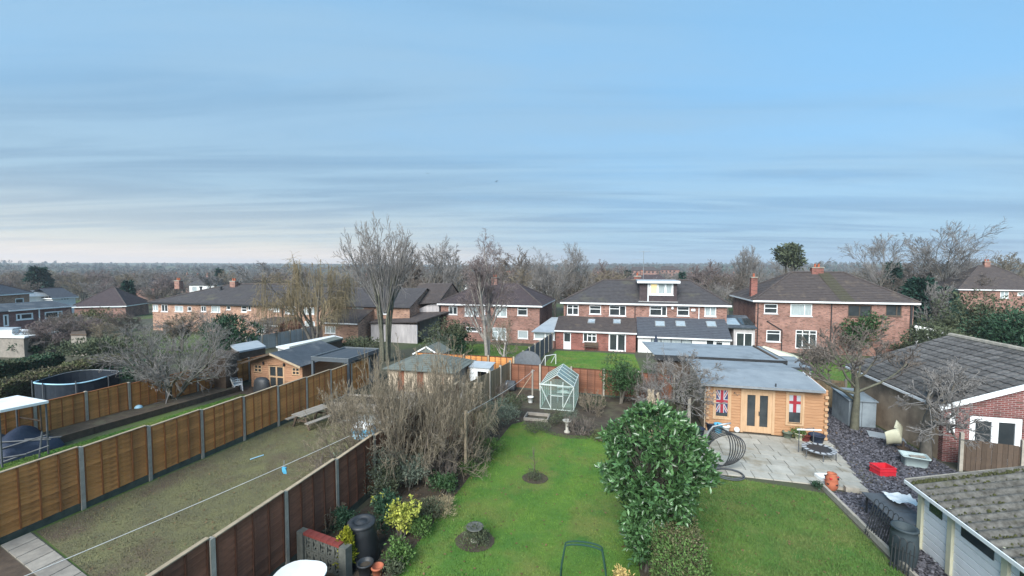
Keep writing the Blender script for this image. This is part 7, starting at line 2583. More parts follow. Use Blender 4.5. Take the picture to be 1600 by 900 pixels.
# picnic bench by the orange fence
p = gl(488, 664)
pb = thing('picnic_bench', 'weathered picnic bench standing by the orange fence', 'picnic bench', p, 1.35)
for k in range(5):
    MB().box(-0.85, 0.85, -0.36 + k * 0.145, -0.225 + k * 0.145, 0.7, 0.74).build('table_plank', 'timber_grey', pb)
for sy_ in (-0.7, 0.7):
    for k in range(2):
        MB().box(-0.85, 0.85, sy_ - 0.13 + k * 0.135, sy_ - 0.005 + k * 0.135, 0.42, 0.46).build('seat_plank', 'timber_grey', pb)
for xx in (-0.6, 0.6):
    MB().bar((xx, -0.25, 0.69), (xx, -0.6, 0), 0.05, 0.09).build('leg', 'timber_dark', pb)
    MB().bar((xx, 0.25, 0.69), (xx, 0.6, 0), 0.05, 0.09).build('leg', 'timber_dark', pb)
    MB().bar((xx + 0.06, -0.75, 0.38), (xx + 0.06, 0.75, 0.38), 0.04, 0.09).build('crossbar', 'timber_dark', pb)
# sleeper bed and gravel strip at the end of that lawn
p = gl(516, 640)
sb = thing('sleeper_bed', 'grey sleeper edged raised bed at the end of the brownish lawn', 'raised bed', p, 0.05)
for x0_, x1_, y0_, y1_ in ((0, 3.4, 0, 0.12), (0, 3.4, 1.5, 1.62), (0, 0.12, 0.122, 1.498), (3.28, 3.4, 0.122, 1.498)):
    MB().box(x0_, x1_, y0_, y1_, -0.05, 0.42).build('sleeper', 'timber_grey', sb)
MB().box(0.122, 3.278, 0.122, 1.498, 0.0, 0.34).build('earth', 'soil', sb)
sheet('gravel_path', [tuple(g(x, y)[:2]) for x, y in ((528, 660), (560, 648), (700, 648), (690, 668))], 'stone', 0.02)
sheet('patio', [tuple(g(x, y)[:2]) for x, y in ((560, 640), (700, 640), (745, 600), (640, 600))], 'timber_grey', 0.008)
p = gl(606, 712)
bc = thing('paddling_pool', 'folded pale blue paddling pool behind the bare shrubs', 'paddling pool', (p[0] - 2.2, p[1] + 1.6, p[2] - 0.05))
rngp = np.random.default_rng(6)
for k in range(3):
    pts = []
    for t in np.linspace(0, 2 * math.pi, 19)[:-1]:
        r_ = 0.55 - 0.1 * k + 0.07 * math.sin(3 * t + k)
        pts.append((r_ * math.cos(t), 0.7 * r_ * math.sin(t), 0.14 + 0.16 * k + 0.05 * math.sin(2 * t + k)))
    MB().tube(pts, 0.13, 8, closed=True).build('tube_ring', ('pale_blue', 'bright_blue', 'white_plastic')[k], bc, smooth=True)

# pots, bucket and tank by the greenhouse
p = gl(829, 629)
MB().lathe([(0.12, 0), (0.17, 0.32), (0.185, 0.32), (0.185, 0.35), (0.15, 0.35), (0.14, 0.28), (0, 0.27)], 16).build('bucket', 'white_plastic', loc=p, smooth=True)
tag(bpy.data.objects['bucket'], 'white bucket standing at the foot of the greenhouse post', 'bucket')
p = gl(788, 610)
wt_ = thing('water_tank', 'grey plastic tank lying by the pale board fence', 'tank', (p[0], p[1], p[2] + 0.34))
MB().tube([(-0.75, 0, 0), (-0.7, 0, 0), (0.7, 0, 0), (0.75, 0, 0)], [0.25, 0.34, 0.34, 0.25], 18).build('body', 'pipe_grey', wt_, smooth=True)
MB().tube([(-0.2, 0, 0), (-0.17, 0, 0)], 0.352, 18).build('hoop', 'steel', wt_)
MB().tube([(0.2, 0, 0), (0.23, 0, 0)], 0.352, 18).build('hoop', 'steel', wt_)
# tilted disc behind the fence corner
p = g(818, 566, 1.3)
ds = thing('upturned_pool', 'grey round sheet propped up behind the fence corner', 'pool cover', (p[0], p[1] + 1.2, TZ(p[0], p[1] + 1.2)))
o = MB().lathe([(0.0, 0.0), (1.0, 0.02), (1.25, 0.12), (1.3, 0.12), (1.3, 0.05), (1.0, -0.04), (0, -0.05)], 24, (0, 0, 0)).build('shell', 'pipe_grey', ds, smooth=True)
ds.scale = (0.8, 0.8, 0.85)
o.location = (0, 0, 1.15)
o.rotation_euler = (0.75, 0.12, 0)
for xx in (-0.5, 0.5):
    MB().tube([(xx, 0.35, 0.0), (xx * 0.8, 0.3, 1.35)], 0.03, 6).build('prop', 'timber_dark', ds)
# little goal on the lawn behind
p = gl(852, 572)
gp_ = thing('goal_frame', 'small white goal frame on the lawn behind the greenhouse', 'goal', p, 0.9)
for a__, b__ in (((0, 0, 0), (0, 0, 0.85)), ((1.2, 0, 0), (1.2, 0, 0.85)), ((0, 0, 0.85), (1.2, 0, 0.85)), ((0, 0, 0.85), (0, 0.6, 0)), ((1.2, 0, 0.85), (1.2, 0.6, 0))):
    MB().tube([a__, b__], 0.03, 6).build('bar', 'white_plastic', gp_)
# bench at the brick extension, closed parasol
p = gl(924, 547)
be = thing('garden_bench', 'dark garden bench against the brick extension wall', 'bench', (p[0], 43.2, TZ(p[0], 43.2)))
MB().box(-0.7, 0.7, 0, 0.42, 0.4, 0.45).build('seat', 'timber_dark', be)
MB().box(-0.7, 0.7, 0.4, 0.45, 0.5, 0.85).build('backrest', 'timber_dark', be)
for xx in (-0.62, 0.55):
    for yy in (0.02, 0.36):
        MB().box(xx, xx + 0.06, yy, yy + 0.06, 0, 0.4).build('leg', 'timber_dark', be)
p = aty(1025, 522, 42.6)
zt_ = TZ(p[0], 42.6)
pr = thing('parasol', 'closed dark parasol by the white extension', 'parasol', (p[0], 42.6, zt_))
hh = p[2] - zt_
MB().lathe([(0.02, hh), (0.1, hh - 0.3), (0.28, hh - 1.3), (0.2, hh - 1.45), (0.03, hh - 1.42)], 10).build('canopy', 'dark_blue', pr)
MB().tube([(0, 0, 0), (0, 0, hh)], 0.025, 6).build('pole', 'steel', pr)
MB().lathe([(0.3, 0), (0.3, 0.07), (0.05, 0.12)], 14).build('base', 'concrete', pr)

# hoop frame on the lawn
p = g(911, 935)
hz_, _ = size_at((p[0], p[1], p[2]), 911, 849, 1)
hf = thing('hoop_frame', 'dark green tubular hoop frame standing on the near lawn', 'frame', (p[0], p[1], p[2]), 0.05)
for yy, dh in ((0, 0), (0.16, -0.03)):
    pts = [(-0.52, yy, 0), (-0.5, yy, hz_ * 0.5)] + [(-0.42 * math.cos(t) if t < 1.57 else -0.42 * math.cos(t), yy, hz_ + dh - 0.1 + 0.1 * math.sin(t)) for t in np.linspace(0.2, math.pi - 0.2, 9)] + [(0.5, yy, hz_ * 0.5), (0.52, yy, 0)]
    MB().tube(pts, 0.02, 8).build('hoop', 'leaf_conifer', hf, smooth=True)
for xx in (-0.5, 0.5):
    MB().tube([(xx, 0, hz_ * 0.45), (xx, 0.16, hz_ * 0.45)], 0.014, 6).build('spacer', 'leaf_conifer', hf)

# --- patio of the cabin
def ball(label, px, pb, r, mat='white_plastic'):
    p_ = gl(px, pb)
    b_ = MB()
    prof = [(r * math.sin(t), r - r * math.cos(t)) for t in np.linspace(0, math.pi, 10)]
    b_.lathe(prof, 16)
    return tag(b_.build('ball', mat, loc=(p_[0], p_[1], p_[2] + 0.045), smooth=True), label, 'ball')


ball('white football on the lawn right of the big evergreen', 1113, 763, 0.11)
ball('white football at the foot of the cabin wall', 1151, 677, 0.13)
ball('small white ball by the cabin door post', 1218, 679, 0.07)
ball('pale ball on the raised border by the orange fence', 217, 645, 0.19, 'pale_blue')
# hose coil
p = gl(1133, 742)
hc = thing('pipe_coil', 'big upright coil of black pipe beside a ring lying on the patio', 'hose', (p[0], p[1], p[2] + 0.05))
rngc = random.Random(4)
for k in range(7):
    tl = 0.12 + 0.09 * k
    pts = []
    R_ = 0.74 - 0.015 * k
    for t in np.linspace(0, 2 * math.pi, 29)[:-1]:
        x_ = R_ * math.cos(t) * (0.55 + 0.075 * k)
        z_ = R_ * math.sin(t)
        pts.append((x_ - 0.2 + 0.055 * k + 0.10 * k * (z_ / R_) * 0.35, 0.22 + math.sin(tl) * z_ * 0.5 + 0.05 * k, 0.9 + z_ * (1.0 - 0.03 * k) - 0.035 * k))
    MB().tube(pts, 0.02, 7, closed=True).build('coil', 'black_plastic', hc, smooth=True)
for k in range(2):
    MB().tube([(0.1 + (0.52 - 0.04 * k) * math.cos(t), -0.1 + (0.42 - 0.03 * k) * math.sin(t), 0.03 + 0.045 * k) for t in np.linspace(0, 2 * math.pi, 29)[:-1]], 0.022, 7, closed=True).build('ring', 'pipe_grey', hc, smooth=True)
MB().tube([(-0.35, -0.2, 0.05), (-0.5, 0.0, 0.4), (-0.62, 0.2, 0.9), (-0.6, 0.25, 1.35), (-0.4, 0.25, 1.65), (-0.05, 0.22, 1.78), (0.2, 0.2, 1.85)], 0.035, 8).build('loose_end', 'steel', hc, smooth=True)
# pots by the cabin
def potx(label, px, pb, r, h, mat, name='flower_pot', cat='pot'):
    p_ = gl(px, pb)
    b_ = MB().lathe([(r * 0.75, 0), (r, h * 0.9), (r * 1.08, h * 0.9), (r * 1.08, h), (r * 0.9, h), (r * 0.85, h * 0.8), (0, h * 0.78)], 16)
    return tag(b_.build(name, mat, loc=(p_[0], p_[1], p_[2] + 0.045), smooth=True), label, cat)


potx('dark blue planter below the left cabin window', 1112, 674, 0.26, 0.38, 'dark_blue')
potx('turquoise planter below the left cabin window', 1122, 677, 0.19, 0.42, 'bright_blue')
potx('white pot under the left cabin window sill', 1133, 676, 0.2, 0.3, 'white_plastic')
potx('dark tub at the corner of the cabin', 1092, 682, 0.24, 0.36, 'dark_blue')
potx('green planter right of the cabin doors', 1230, 685, 0.2, 0.26, 'leaf_sage')
potx('cream planter under the right cabin window', 1249, 688, 0.22, 0.3, 'cream')
potx('reddish planter behind the small trampoline', 1258, 690, 0.2, 0.3, 'red_paint')
potx('blue tub behind the small trampoline', 1276, 692, 0.3, 0.34, 'dark_blue')
# mini trampoline
p = gl(1281, 716)
mt = thing('mini_trampoline', 'small round trampoline with a hand rail on the patio', 'trampoline', (p[0], p[1] + 0.1, p[2] + 0.045), 0.1)
RR = 0.57
ring = lambda r_, z_: [(r_ * math.cos(t), r_ * math.sin(t), z_) for t in np.linspace(0, 2 * math.pi, 33)[:-1]]
MB().tube(ring(RR, 0.3), 0.025, 7, closed=True).build('frame', 'pipe_grey', mt, smooth=True)
MB().lathe([(RR + 0.03, 0.325), (RR * 0.76, 0.33), (RR * 0.76, 0.318), (RR + 0.03, 0.313)], 32).build('pad', 'flag_white', mt)
MB().lathe([(RR * 0.757, 0.321), (0.0, 0.315)], 32).build('mat', 'black_plastic', mt)
for k in range(6):
    t = 2 * math.pi * k / 6 + 0.3
    MB().tube([(RR * math.cos(t), RR * math.sin(t), 0.3), (RR * 1.03 * math.cos(t), RR * 1.03 * math.sin(t), 0)], 0.02, 6).build('leg', 'pipe_grey', mt)
for k in range(16):
    t = 2 * math.pi * k / 16
    MB().obox((0.88 * RR * math.cos(t), 0.88 * RR * math.sin(t), 0.3335), 0.2, 0.055, 0.004, t).build('strap', 'black_plastic', mt)
hr = MB().tube([(-0.62, 0.3, 0.0), (-0.62, 0.3, 0.95), (0.1, 0.62, 0.95), (0.1, 0.62, 0.0)], 0.02, 7).build('hand_rail', 'pipe_grey', mt)
MB().tube([(-0.7, 0.27, 0.97), (0.45, 0.75, 0.82)], 0.035, 8).build('foam_grip', 'white_plastic', mt)
# white box, red pot, kerb end planters
p = gl(1291, 750)
wb = thing('foam_box', 'shallow white box on the patio by the red strawberry pot', 'box', (p[0], p[1], p[2] + 0.045), 0.2)
MB().box(-0.3, 0.3, -0.2, 0.2, 0, 0.015).build('base', 'white_plastic', wb)
for x0_, x1_, y0_, y1_ in ((-0.3, 0.3, -0.2, -0.18), (-0.3, 0.3, 0.18, 0.2), (-0.3, -0.28, -0.178, 0.178), (0.28, 0.3, -0.178, 0.178)):
    MB().box(x0_, x1_, y0_, y1_, 0.016, 0.12).build('side', 'white_plastic', wb)
p = gl(1299, 764)
rp = thing('strawberry_pot', 'red strawberry pot with planting holes at the kerb end', 'pot', p)
MB().lathe([(0.14, 0), (0.19, 0.1), (0.19, 0.28), (0.17, 0.3), (0.2, 0.36), (0.17, 0.44), (0.13, 0.5), (0.15, 0.56), (0.11, 0.56), (0.1, 0.5), (0, 0.48)], 16).build('body', 'terracotta', rp, smooth=True)
for k in range(9):
    t = 2 * math.pi * k / 9 * 1.0 + (0.3 if k % 2 else 0)
    z_ = 0.2 if k % 2 else 0.4
    MB().lathe([(0.03, 0.0), (0.045, 0.05), (0.035, 0.05), (0.0, 0.03)], 8, (0.18 * math.cos(t), 0.18 * math.sin(t), z_)).build('pocket', 'black_plastic' if k % 3 else 'red_plastic', rp)
p = gl(1322, 768)
blk_ = thing('concrete_block', 'two pale concrete blocks beside the strawberry pot', 'block', p)
MB().box(-0.05, 0.35, -0.1, 0.08, 0, 0.2).build('block', 'concrete', blk_)
MB().box(0.37, 0.62, -0.1, 0.06, 0, 0.12).build('block', 'concrete', blk_)
leafy_px('leafy_shrub', 'small weedy plant at the corner of the kerb', 1279, 766, 752, 22, 300, 0.07, 0.03, 'leaf_dark', 140, lumps=6)

# --- slate area
p = gl(1379, 741)
rc = thing('red_crate', 'bright red plastic crate on the slate chippings', 'crate', p, 0.25)
rc.scale = (0.78, 0.78, 0.8)
MB().box(-0.36, 0.36, -0.26, 0.26, 0.02, 0.05).build('base', 'red_plastic', rc)
for x0_, x1_, y0_, y1_ in ((-0.38, 0.38, -0.29, -0.262), (-0.38, 0.38, 0.262, 0.29), (-0.38, -0.352, -0.26, 0.26), (0.352, 0.38, -0.26, 0.26)):
    MB().box(x0_, x1_, y0_, y1_, 0.02, 0.42).build('side', 'red_plastic', rc)
for z_ in (0.38, 0.24):
    for y_ in (-0.3, 0.3):
        MB().box(-0.4, 0.4, y_ - 0.012, y_ + 0.012, z_, z_ + 0.04).build('rib', 'red_plastic', rc)
    for x_ in (-0.39, 0.39):
        MB().box(x_ - 0.012, x_ + 0.012, -0.288, 0.288, z_, z_ + 0.04).build('rib', 'red_plastic', rc)
MB().obox((0.05, 0, 0.1), 0.3, 0.2, 0.06, 0.5).build('packet', 'white_plastic', rc)
# cream shell chair lying on its side
p = gl(1408, 706)
ec = thing('shell_chair', 'cream moulded shell chair tipped over by the crooked tree', 'chair', (p[0], p[1], p[2] + 0.05), 0.4)
vs, fs = [], []
NU, NV = 14, 9
for i in range(NU + 1):
    t = i / NU
    for j in range(NV + 1):
        s = (j / NV - 0.5) * 2
        # seat bends up into a back, sides curl into arms
        if t < 0.5:
            y_, z_ = 0.5 * (1 - t * 2) * 1.0, 0.04 * math.sin(t * 6)
        else:
            y_, z_ = -0.25 * (t - 0.5) * 2, 0.75 * (t - 0.5) * 2
        wv = 0.42 * (1 - 0.25 * abs(t - 0.45))
        z_ += 0.28 * abs(s) ** 2.4 * (1 - abs(t - 0.5) * 1.1)
        vs.append((wv * s, y_ + 0.16 * abs(s) ** 2 * (t > 0.5), z_))
for i in range(NU):
    for j in range(NV):
        a__ = i * (NV + 1) + j
        fs.append((a__, a__ + 1, a__ + NV + 2, a__ + NV + 1))
k0 = len(vs)
sh = MB().add(vs, fs).build('shell', 'cream', ec, smooth=True)
md = sh.modifiers.new('thick', 'SOLIDIFY')
md.thickness = 0.02
sh.location = (0, 0, 0.42)
sh.rotation_euler = (math.radians(-25), math.radians(62), 0.5)
MB().lathe([(0.22, 0.0), (0.22, 0.02), (0.04, 0.05), (0.03, 0.3)], 14, (0.35, 0.2, 0.0)).build('foot', 'timber_dark', ec)
p = gl(1428, 727)
tu = thing('storage_tub', 'pale grey storage tub beside the crooked tree', 'tub', p, -0.25)
a__, b__ = 0.40, 0.30
vs = []
for z_, k in ((0, 0.82), (0.38, 1.0), (0.38, 1.08), (0.42, 1.08), (0.42, 0.96), (0.05, 0.78)):
    for x_, y_ in rounded(2 * a__ * k, 2 * b__ * k, 0.08, 3):
        vs.append((x_, y_, z_))
nn_ = len(vs) // 6
fs = [(l * nn_ + j, l * nn_ + (j + 1) % nn_, (l + 1) * nn_ + (j + 1) % nn_, (l + 1) * nn_ + j) for l in range(5) for j in range(nn_)]
fs.append(tuple(5 * nn_ + j for j in range(nn_)))
MB().add(vs, fs).build('tub_body', 'tub', tu, smooth=True)
MB().obox((0.1, 0.05, 0.36), 0.5, 0.12, 0.04, 0.3, 0.1).build('plank', 'timber_grey', tu)
p = gl(1384, 684)
tag(MB().obox((0, 0, 0.06), 1.3, 0.7, 0.03, -0.3, 0.05, 0.03).build('grey_board', 'roof_sheet', loc=p), 'grey board lying at the foot of the tan garage wall', 'board')
# dark table, white sheet, butt, railing panels
L1_, L2_ = g(1346, 769, 0.62), g(1401, 815, 0.62)
ang = math.atan2(L2_[1] - L1_[1], L2_[0] - L1_[0])
ln = float(np.hypot(*(L2_ - L1_)[:2]))
dt = thing('folding_table', 'dark grey table on the slate chippings beside the white garage', 'table', (L1_[0], L1_[1], -SLOPE * L1_[1]), ang)
MB().box(0, ln * 0.6, 0, 0.85, 0.6, 0.635).build('table_top', 'pipe_grey', dt)
MB().box(ln * 0.6 + 0.01, ln, 0, 0.85, 0.6, 0.63).build('table_top', 'pipe_grey', dt)
for xx in (0.08, ln - 0.1):
    for yy in (0.08, 0.75):
        MB().box(xx, xx + 0.04, yy, yy + 0.04, 0, 0.6).build('leg', 'iron', dt)
p = g(1413, 786, 0.66)
ws = thing('plastic_bag', 'crumpled white plastic bag on the dark table', 'bag', (p[0], p[1] + 0.1, p[2]))
rngb = np.random.default_rng(9)
gx_, gy_ = np.meshgrid(np.linspace(-0.35, 0.35, 12), np.linspace(-0.3, 0.3, 10))
zz_ = 0.03 + 0.05 * np.abs(np.sin(gx_ * 9 + gy_ * 4)) * np.abs(np.cos(gy_ * 11)) + rngb.uniform(0, 0.05, gx_.shape)
I = np.arange(gx_.size).reshape(gx_.shape)
mesh_np('sheet', np.stack([gx_ + rngb.normal(0, .01, gx_.shape), gy_, zz_], -1).reshape(-1, 3), np.stack([I[:-1, :-1], I[:-1, 1:], I[1:, 1:], I[1:, :-1]], -1).reshape(-1, 4), 'white_plastic', ws)
p = gl(1411, 880)
wbt = thing('water_butt', 'dark green open water butt at the corner of the white garage', 'water butt', p)
MB().lathe([(0.24, 0), (0.28, 0.3), (0.29, 0.5), (0.27, 0.8), (0.25, 0.9), (0.28, 0.92), (0.28, 0.97), (0.23, 0.97), (0.23, 0.6), (0, 0.58)], 22).build('body', 'barrel', wbt, smooth=True)
MB().lathe([(0.228, 0.66), (0.0, 0.66)], 20).build('water', 'glass_dark', wbt)


def railing(label, a, b, H_, lean, n, rz_extra=0.0):
    a, b = np.array(a), np.array(b)
    ang_ = math.atan2(b[1] - a[1], b[0] - a[0])
    l_ = float(np.hypot(*(b - a)[:2]))
    th = thing('iron_railing', label, 'railing', (a[0], a[1], a[2]), ang_, )
    for k in range(n):
        x_ = l_ * (k + 0.5) / n
        top_ = H_ * (0.86 if k % 2 else 1.0)
        MB().tube([(x_, 0, 0), (x_, lean * top_, top_)], 0.015, 6).build('bar', 'iron', th)
    for k in range(0, n - 2, 2):
        x0_, x1_ = l_ * (k + 0.5) / n, l_ * (k + 2.5) / n
        MB().tube([((x0_ + x1_) / 2 - (x1_ - x0_) / 2 * math.cos(t), lean * (H_ + 0.1 * math.sin(t)), H_ + 0.1 * math.sin(t)) for t in np.linspace(0, math.pi, 9)], 0.010, 6).build('hoop', 'iron', th)
    for z_ in (0.1, H_ * 0.72):
        MB().bar((0, lean * z_, z_), (l_, lean * z_, z_), 0.03, 0.012).build('rail', 'iron', th)
    return th


pa, pb_ = gl(1350, 832), gl(1398, 872)
railing('black iron railing panel leaning beside the kerb', pa, pb_, 0.95, 0.22, 13)
pa, pb_ = gl(1388, 885), gl(1428, 905)
railing('hooped black iron railing panel at the corner of the white garage', pa, pb_, 0.75, 0.1, 7)

# --- left gardens
# raised border edged with sleepers, along the far orange fence
rbk = thing('raised_border', 'long raised border with a low dark wall before the far orange fence', 'raised border', (-24.7, 8.0, TZ(0, 8.0)))
for k in range(7):
    y0_, y1_ = k * 1.9, k * 1.9 + 1.88
    MB().add([(1.35, y0_, -SLOPE * y0_ - 0.1), (1.5, y0_, -SLOPE * y0_ - 0.1), (1.5, y1_, -SLOPE * y1_ - 0.1), (1.35, y1_, -SLOPE * y1_ - 0.1), (1.35, y0_, -SLOPE * y0_ + 0.32), (1.5, y0_, -SLOPE * y0_ + 0.32), (1.5, y1_, -SLOPE * y1_ + 0.32), (1.35, y1_, -SLOPE * y1_ + 0.32)],
             [(0, 3, 2, 1), (4, 5, 6, 7), (0, 1, 5, 4), (1, 2, 6, 5), (2, 3, 7, 6), (3, 0, 4, 7)]).build('sleeper', 'timber_dark', rbk)
MB().slab([(0, 0, 0.28), (1.345, 0, 0.28), (1.345, 13.2, 0.28 - SLOPE * 13.2), (0, 13.2, 0.28 - SLOPE * 13.2)], 0.4).build('earth', 'soil', rbk)
# trampoline with net behind the fence
c_ = g(123, 590, 1.75)
tr = thing('trampoline', 'large trampoline with a dark net and pale blue top rail', 'trampoline', (c_[0], c_[1], TZ(c_[0], c_[1])))
R_ = 1.6
MB().lathe([(R_, 0.75), (R_, 1.8)], 36).build('safety_net', 'net', tr)
MB().lathe([(R_ + 0.02, 0.15), (R_ + 0.02, 0.7)], 36).build('skirt', 'dark_blue', tr)
MB().lathe([(R_ - 0.02, 0.73), (R_ - 0.35, 0.74), (R_ - 0.35, 0.72)], 36).build('pad', 'dark_blue', tr)
MB().lathe([(R_ - 0.36, 0.71), (0, 0.69)], 36).build('mat', 'black_plastic', tr)
MB().tube([(R_ * math.cos(t), R_ * math.sin(t), 1.8 + 0.05 * math.sin(3 * t)) for t in np.linspace(-2.5, 0.2, 24)], 0.035, 8).build('top_rail', 'pale_blue', tr, smooth=True)
MB().tube([(R_ * math.cos(t), R_ * math.sin(t), 1.8 + 0.05 * math.sin(3 * t)) for t in np.linspace(0.25, 3.7, 24)], 0.015, 6).build('top_rail', 'steel', tr, smooth=True)
for k in range(8):
    t = 2 * math.pi * k / 8 + 0.2
    MB().tube([((R_ + 0.08) * math.cos(t), (R_ + 0.08) * math.sin(t), 0), ((R_ + 0.08) * math.cos(t), (R_ + 0.08) * math.sin(t), 1.9)], 0.03, 6).build('pole', 'pipe_grey', tr)
# white gazebo canopy at the left edge
P4 = [g(-45, 632, 2.2), g(0, 641, 2.2), g(76, 626, 2.2), g(27, 617.5, 2.2)]
bx_ = P4[0]
gz_ = thing('white_gazebo', 'flat white gazebo canopy at the left edge behind the orange fence', 'gazebo', (bx_[0], bx_[1], TZ(bx_[0], bx_[1])))
top4 = [(q_[0] - bx_[0], q_[1] - bx_[1], q_[2] - TZ(bx_[0], bx_[1])) for q_ in P4]
MB().slab(top4, 0.10).build('canopy', 'roof_white', gz_)
for q_ in top4:
    MB().tube([(q_[0] * 0.96, q_[1] * 0.96, 0), (q_[0] * 0.96, q_[1] * 0.96, q_[2] - 0.1)], 0.035, 6).build('pole', 'pipe_grey', gz_)
# tarpaulin heap and metal frame
p = gl(20, 704)
tp = thing('tarpaulin_heap', 'heap under a dark blue tarpaulin behind the orange fence', 'tarpaulin', (p[0], p[1], p[2]))
gx_, gy_ = np.meshgrid(np.linspace(-1.4, 1.4, 22), np.linspace(-1.0, 1.0, 16))
rad = np.clip(1 - (gx_ / 1.4) ** 2, 0, 1) * np.clip(1 - (gy_ / 1.0) ** 2, 0, 1)
zz_ = 1.0 * rad ** 0.45 * (0.8 + 0.2 * np.sin(gx_ * 4 + gy_ * 3)) + 0.04 * np.sin(gx_ * 17 + gy_ * 9)
I = np.arange(gx_.size).reshape(gx_.shape)
mesh_np('cover', np.stack([gx_, gy_, zz_], -1).reshape(-1, 3), np.stack([I[:-1, :-1], I[:-1, 1:], I[1:, 1:], I[1:, :-1]], -1).reshape(-1, 4), 'dark_blue', tp, smooth=True)
p = gl(40, 716)
fr_ = thing('frame_tubes', 'dismantled metal tube frame behind the near orange fence', 'frame', p, 0.5)
for a__, b__ in (((-1.6, 0, 0.75), (0.7, 0.2, 0.62)), ((-1.6, 0.5, 0.6), (0.8, 0.6, 0.55)), ((-1.5, -0.4, 0.3), (0.6, 0.3, 0.8)), ((0.5, -0.1, 0), (0.5, 0.1, 1.0)), ((-1.2, 0.2, 0), (-1.2, 0.2, 0.9)), ((-0.4, -0.5, 0.1), (0.9, -0.2, 0.5)), ((-1.6, -0.2, 0.05), (0.4, -0.5, 0.35))):
    MB().tube([a__, b__], 0.028, 6).build('tube', 'pipe_grey', fr_)
sw_ = thing('swing_frame', 'brown metal swing frame in front of the far orange fence', 'swing frame', gl(36, 700))
for a__, b__ in (((-2.6, 0, 1.5), (0.25, 0.5, 1.75)), ((0.2, 0.5, 0), (0.2, 0.5, 1.75)), ((-0.9, 0.2, 0), (-0.9, 0.2, 1.65)), ((-0.9, 0.2, 1.2), (0.2, 0.5, 1.0)), ((-2.6, 0, 0.9), (0.2, 0.5, 0.55))):
    MB().tube([a__, b__], 0.035, 6).build('tube', 'timber_dark', sw_)
# stacked plastic chairs by the summerhouse
p = gl(371, 611)
wc = thing('plastic_chair', 'white plastic garden chair by the orange summerhouse', 'chair', p, 2.6)
MB().slab([(x, y, 0.43) for x, y in rounded(0.46, 0.46, 0.08, 3)], 0.03).build('seat', 'white_plastic', wc)
for xx in (-0.2, 0.2):
    for yy, ly in ((-0.2, -0.24), (0.2, 0.24)):
        MB().bar((xx, yy, 0.41), (xx * 1.15, ly, 0), 0.045, 0.06).build('leg', 'white_plastic', wc)
vs = []
for k in range(9):
    t = (k / 8 - 0.5) * 2
    hh_ = 0.86 - 0.12 * abs(t) ** 3
    vs += [(0.22 * t, 0.21 + 0.03 * (1 - t * t), 0.45), (0.24 * t, 0.31 + 0.04 * (1 - t * t), hh_)]
bk = MB().add(vs, [(2 * k, 2 * k + 2, 2 * k + 3, 2 * k + 1) for k in range(8)]).build('backrest', 'white_plastic', wc)
md = bk.modifiers.new('thick', 'SOLIDIFY')
md.thickness = 0.02
for xx in (-0.25, 0.25):
    MB().tube([(xx, 0.27, 0.66), (xx, 0.0, 0.66), (xx, -0.2, 0.63), (xx, -0.22, 0.42)], 0.022, 6).build('armrest', 'white_plastic', wc)
wc2 = dup(wc)
wc2['label'] = 'second white plastic chair stacked upside by the first one'
wc2['label'] = 'second white plastic chair standing just behind the first'
wc2.location = (p[0] - 0.55, p[1] + 0.45, p[2] - 0.01)
wc2.rotation_euler = (0, 0, 2.9)
p = gl(384, 622)
bq = thing('covered_barbecue', 'barbecue under a black cover beside the summerhouse', 'barbecue', (p[0] + 0.3, p[1] + 0.9, p[2]))
MB().lathe([(0.5, 0), (0.46, 0.5), (0.42, 0.85), (0.3, 1.0), (0.1, 1.05), (0, 1.05)], 14, (0, 0, 0), 1.2, 0.7).build('cover', 'black_plastic', bq, smooth=True)
MB().tube([(-0.55, 0, 0.8), (0.55, 0, 0.8)], 0.03, 6).build('side_rail', 'black_plastic', bq)
sheet('patio', [tuple(g(x, y)[:2]) for x, y in ((352, 618), (390, 626), (478, 610), (470, 600), (380, 602))], 'timber_dark', 0.012)
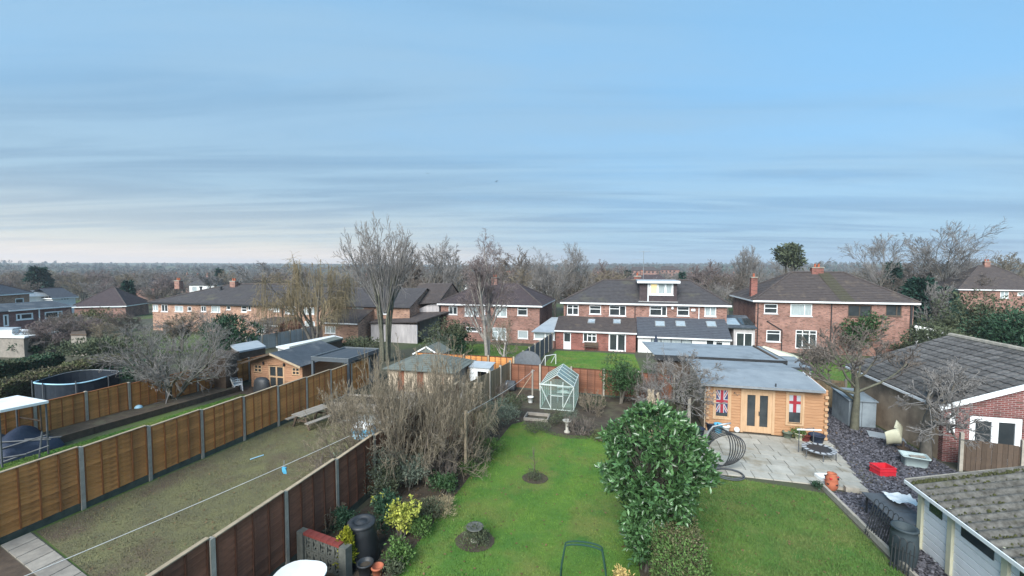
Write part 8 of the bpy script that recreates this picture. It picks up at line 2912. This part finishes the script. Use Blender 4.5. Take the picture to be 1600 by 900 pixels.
# white topped lean-to behind the pampas
p = gl(754, 606)
ll = thing('store_box', 'white sided store with a dark opening behind the pampas plumes', 'store', (p[0] - 0.9, p[1], p[2]), -0.05)
grid_wall(0, 1.4, 0, 1.35, 0, 0.05, [(0.55, 1.2, 0.05, 1.1)]).build('front', 'white_panel', ll)
MB().box(0.02, 1.38, 0.9, 0.94, 0, 1.5).build('back', 'black_plastic', ll)
MB().box(0, 0.04, 0.052, 0.9, 0, 1.35).build('side', 'white_panel', ll)
MB().box(1.36, 1.4, 0.052, 0.9, 0, 1.35).build('side', 'white_panel', ll)
MB().slab([(-0.08, -0.1, 1.38), (1.48, -0.1, 1.38), (1.48, 1.0, 1.56), (-0.08, 1.0, 1.56)], 0.04).build('roof', 'roof_sheet', ll)

# --- two birds
def bird(label, px, py, d_, rz_, up_):
    p_ = atd(px, py, d_)
    th = thing('bird', label, 'bird', p_, rz_)
    w = 0.42
    vs = [(0, -0.22, 0), (0.05, -0.08, 0.02), (0.05, 0.1, 0.02), (0.0, 0.24, 0.02), (-0.05, 0.1, 0.02), (-0.05, -0.08, 0.02), (0, 0.0, 0.07), (0, 0, -0.05)]
    fs = [(0, 1, 6), (1, 2, 6), (2, 3, 6), (3, 4, 6), (4, 5, 6), (5, 0, 6), (1, 0, 7), (2, 1, 7), (3, 2, 7), (4, 3, 7), (5, 4, 7), (0, 5, 7)]
    for s in (-1, 1):
        o_ = len(vs)
        vs += [(0.04 * s, -0.07, 0.02), (0.04 * s, 0.09, 0.02), (s * w * 0.5, 0.07, up_ * 0.6), (s * w * 0.5, -0.08, up_ * 0.6), (s * w, -0.04, up_)]
        fs += [(o_, o_ + 1, o_ + 2, o_ + 3), (o_ + 3, o_ + 2, o_ + 4)]
    MB().add(vs, fs).build('body', 'black_plastic', th)
    return th


bird('small dark bird flying left of the other one', 668, 271, 70, 0.4, 0.12)
bird('small dark bird gliding with spread wings', 775, 284, 70, -0.3, 0.22)

# ------------------------------------------------------------------ the damp winter air
hz = MB().box(-3300, 3300, -500, 3300, -12, 75).build('haze', 'upvc')
hm = bpy.data.materials.new('haze')
hm.use_nodes = True
hm.node_tree.nodes.clear()
ho = hm.node_tree.nodes.new('ShaderNodeOutputMaterial')
hv = hm.node_tree.nodes.new('ShaderNodeVolumePrincipled')
hv.inputs['Color'].default_value = (0.80, 0.88, 0.96, 1)
hv.inputs['Density'].default_value = 0.00034
hv.inputs['Anisotropy'].default_value = 0.1
hm.node_tree.links.new(hv.outputs[0], ho.inputs['Volume'])
hz.data.materials.clear()
hz.data.materials.append(hm)
tag(hz, 'thin winter haze over the gardens and far slopes', 'haze', kind='stuff')
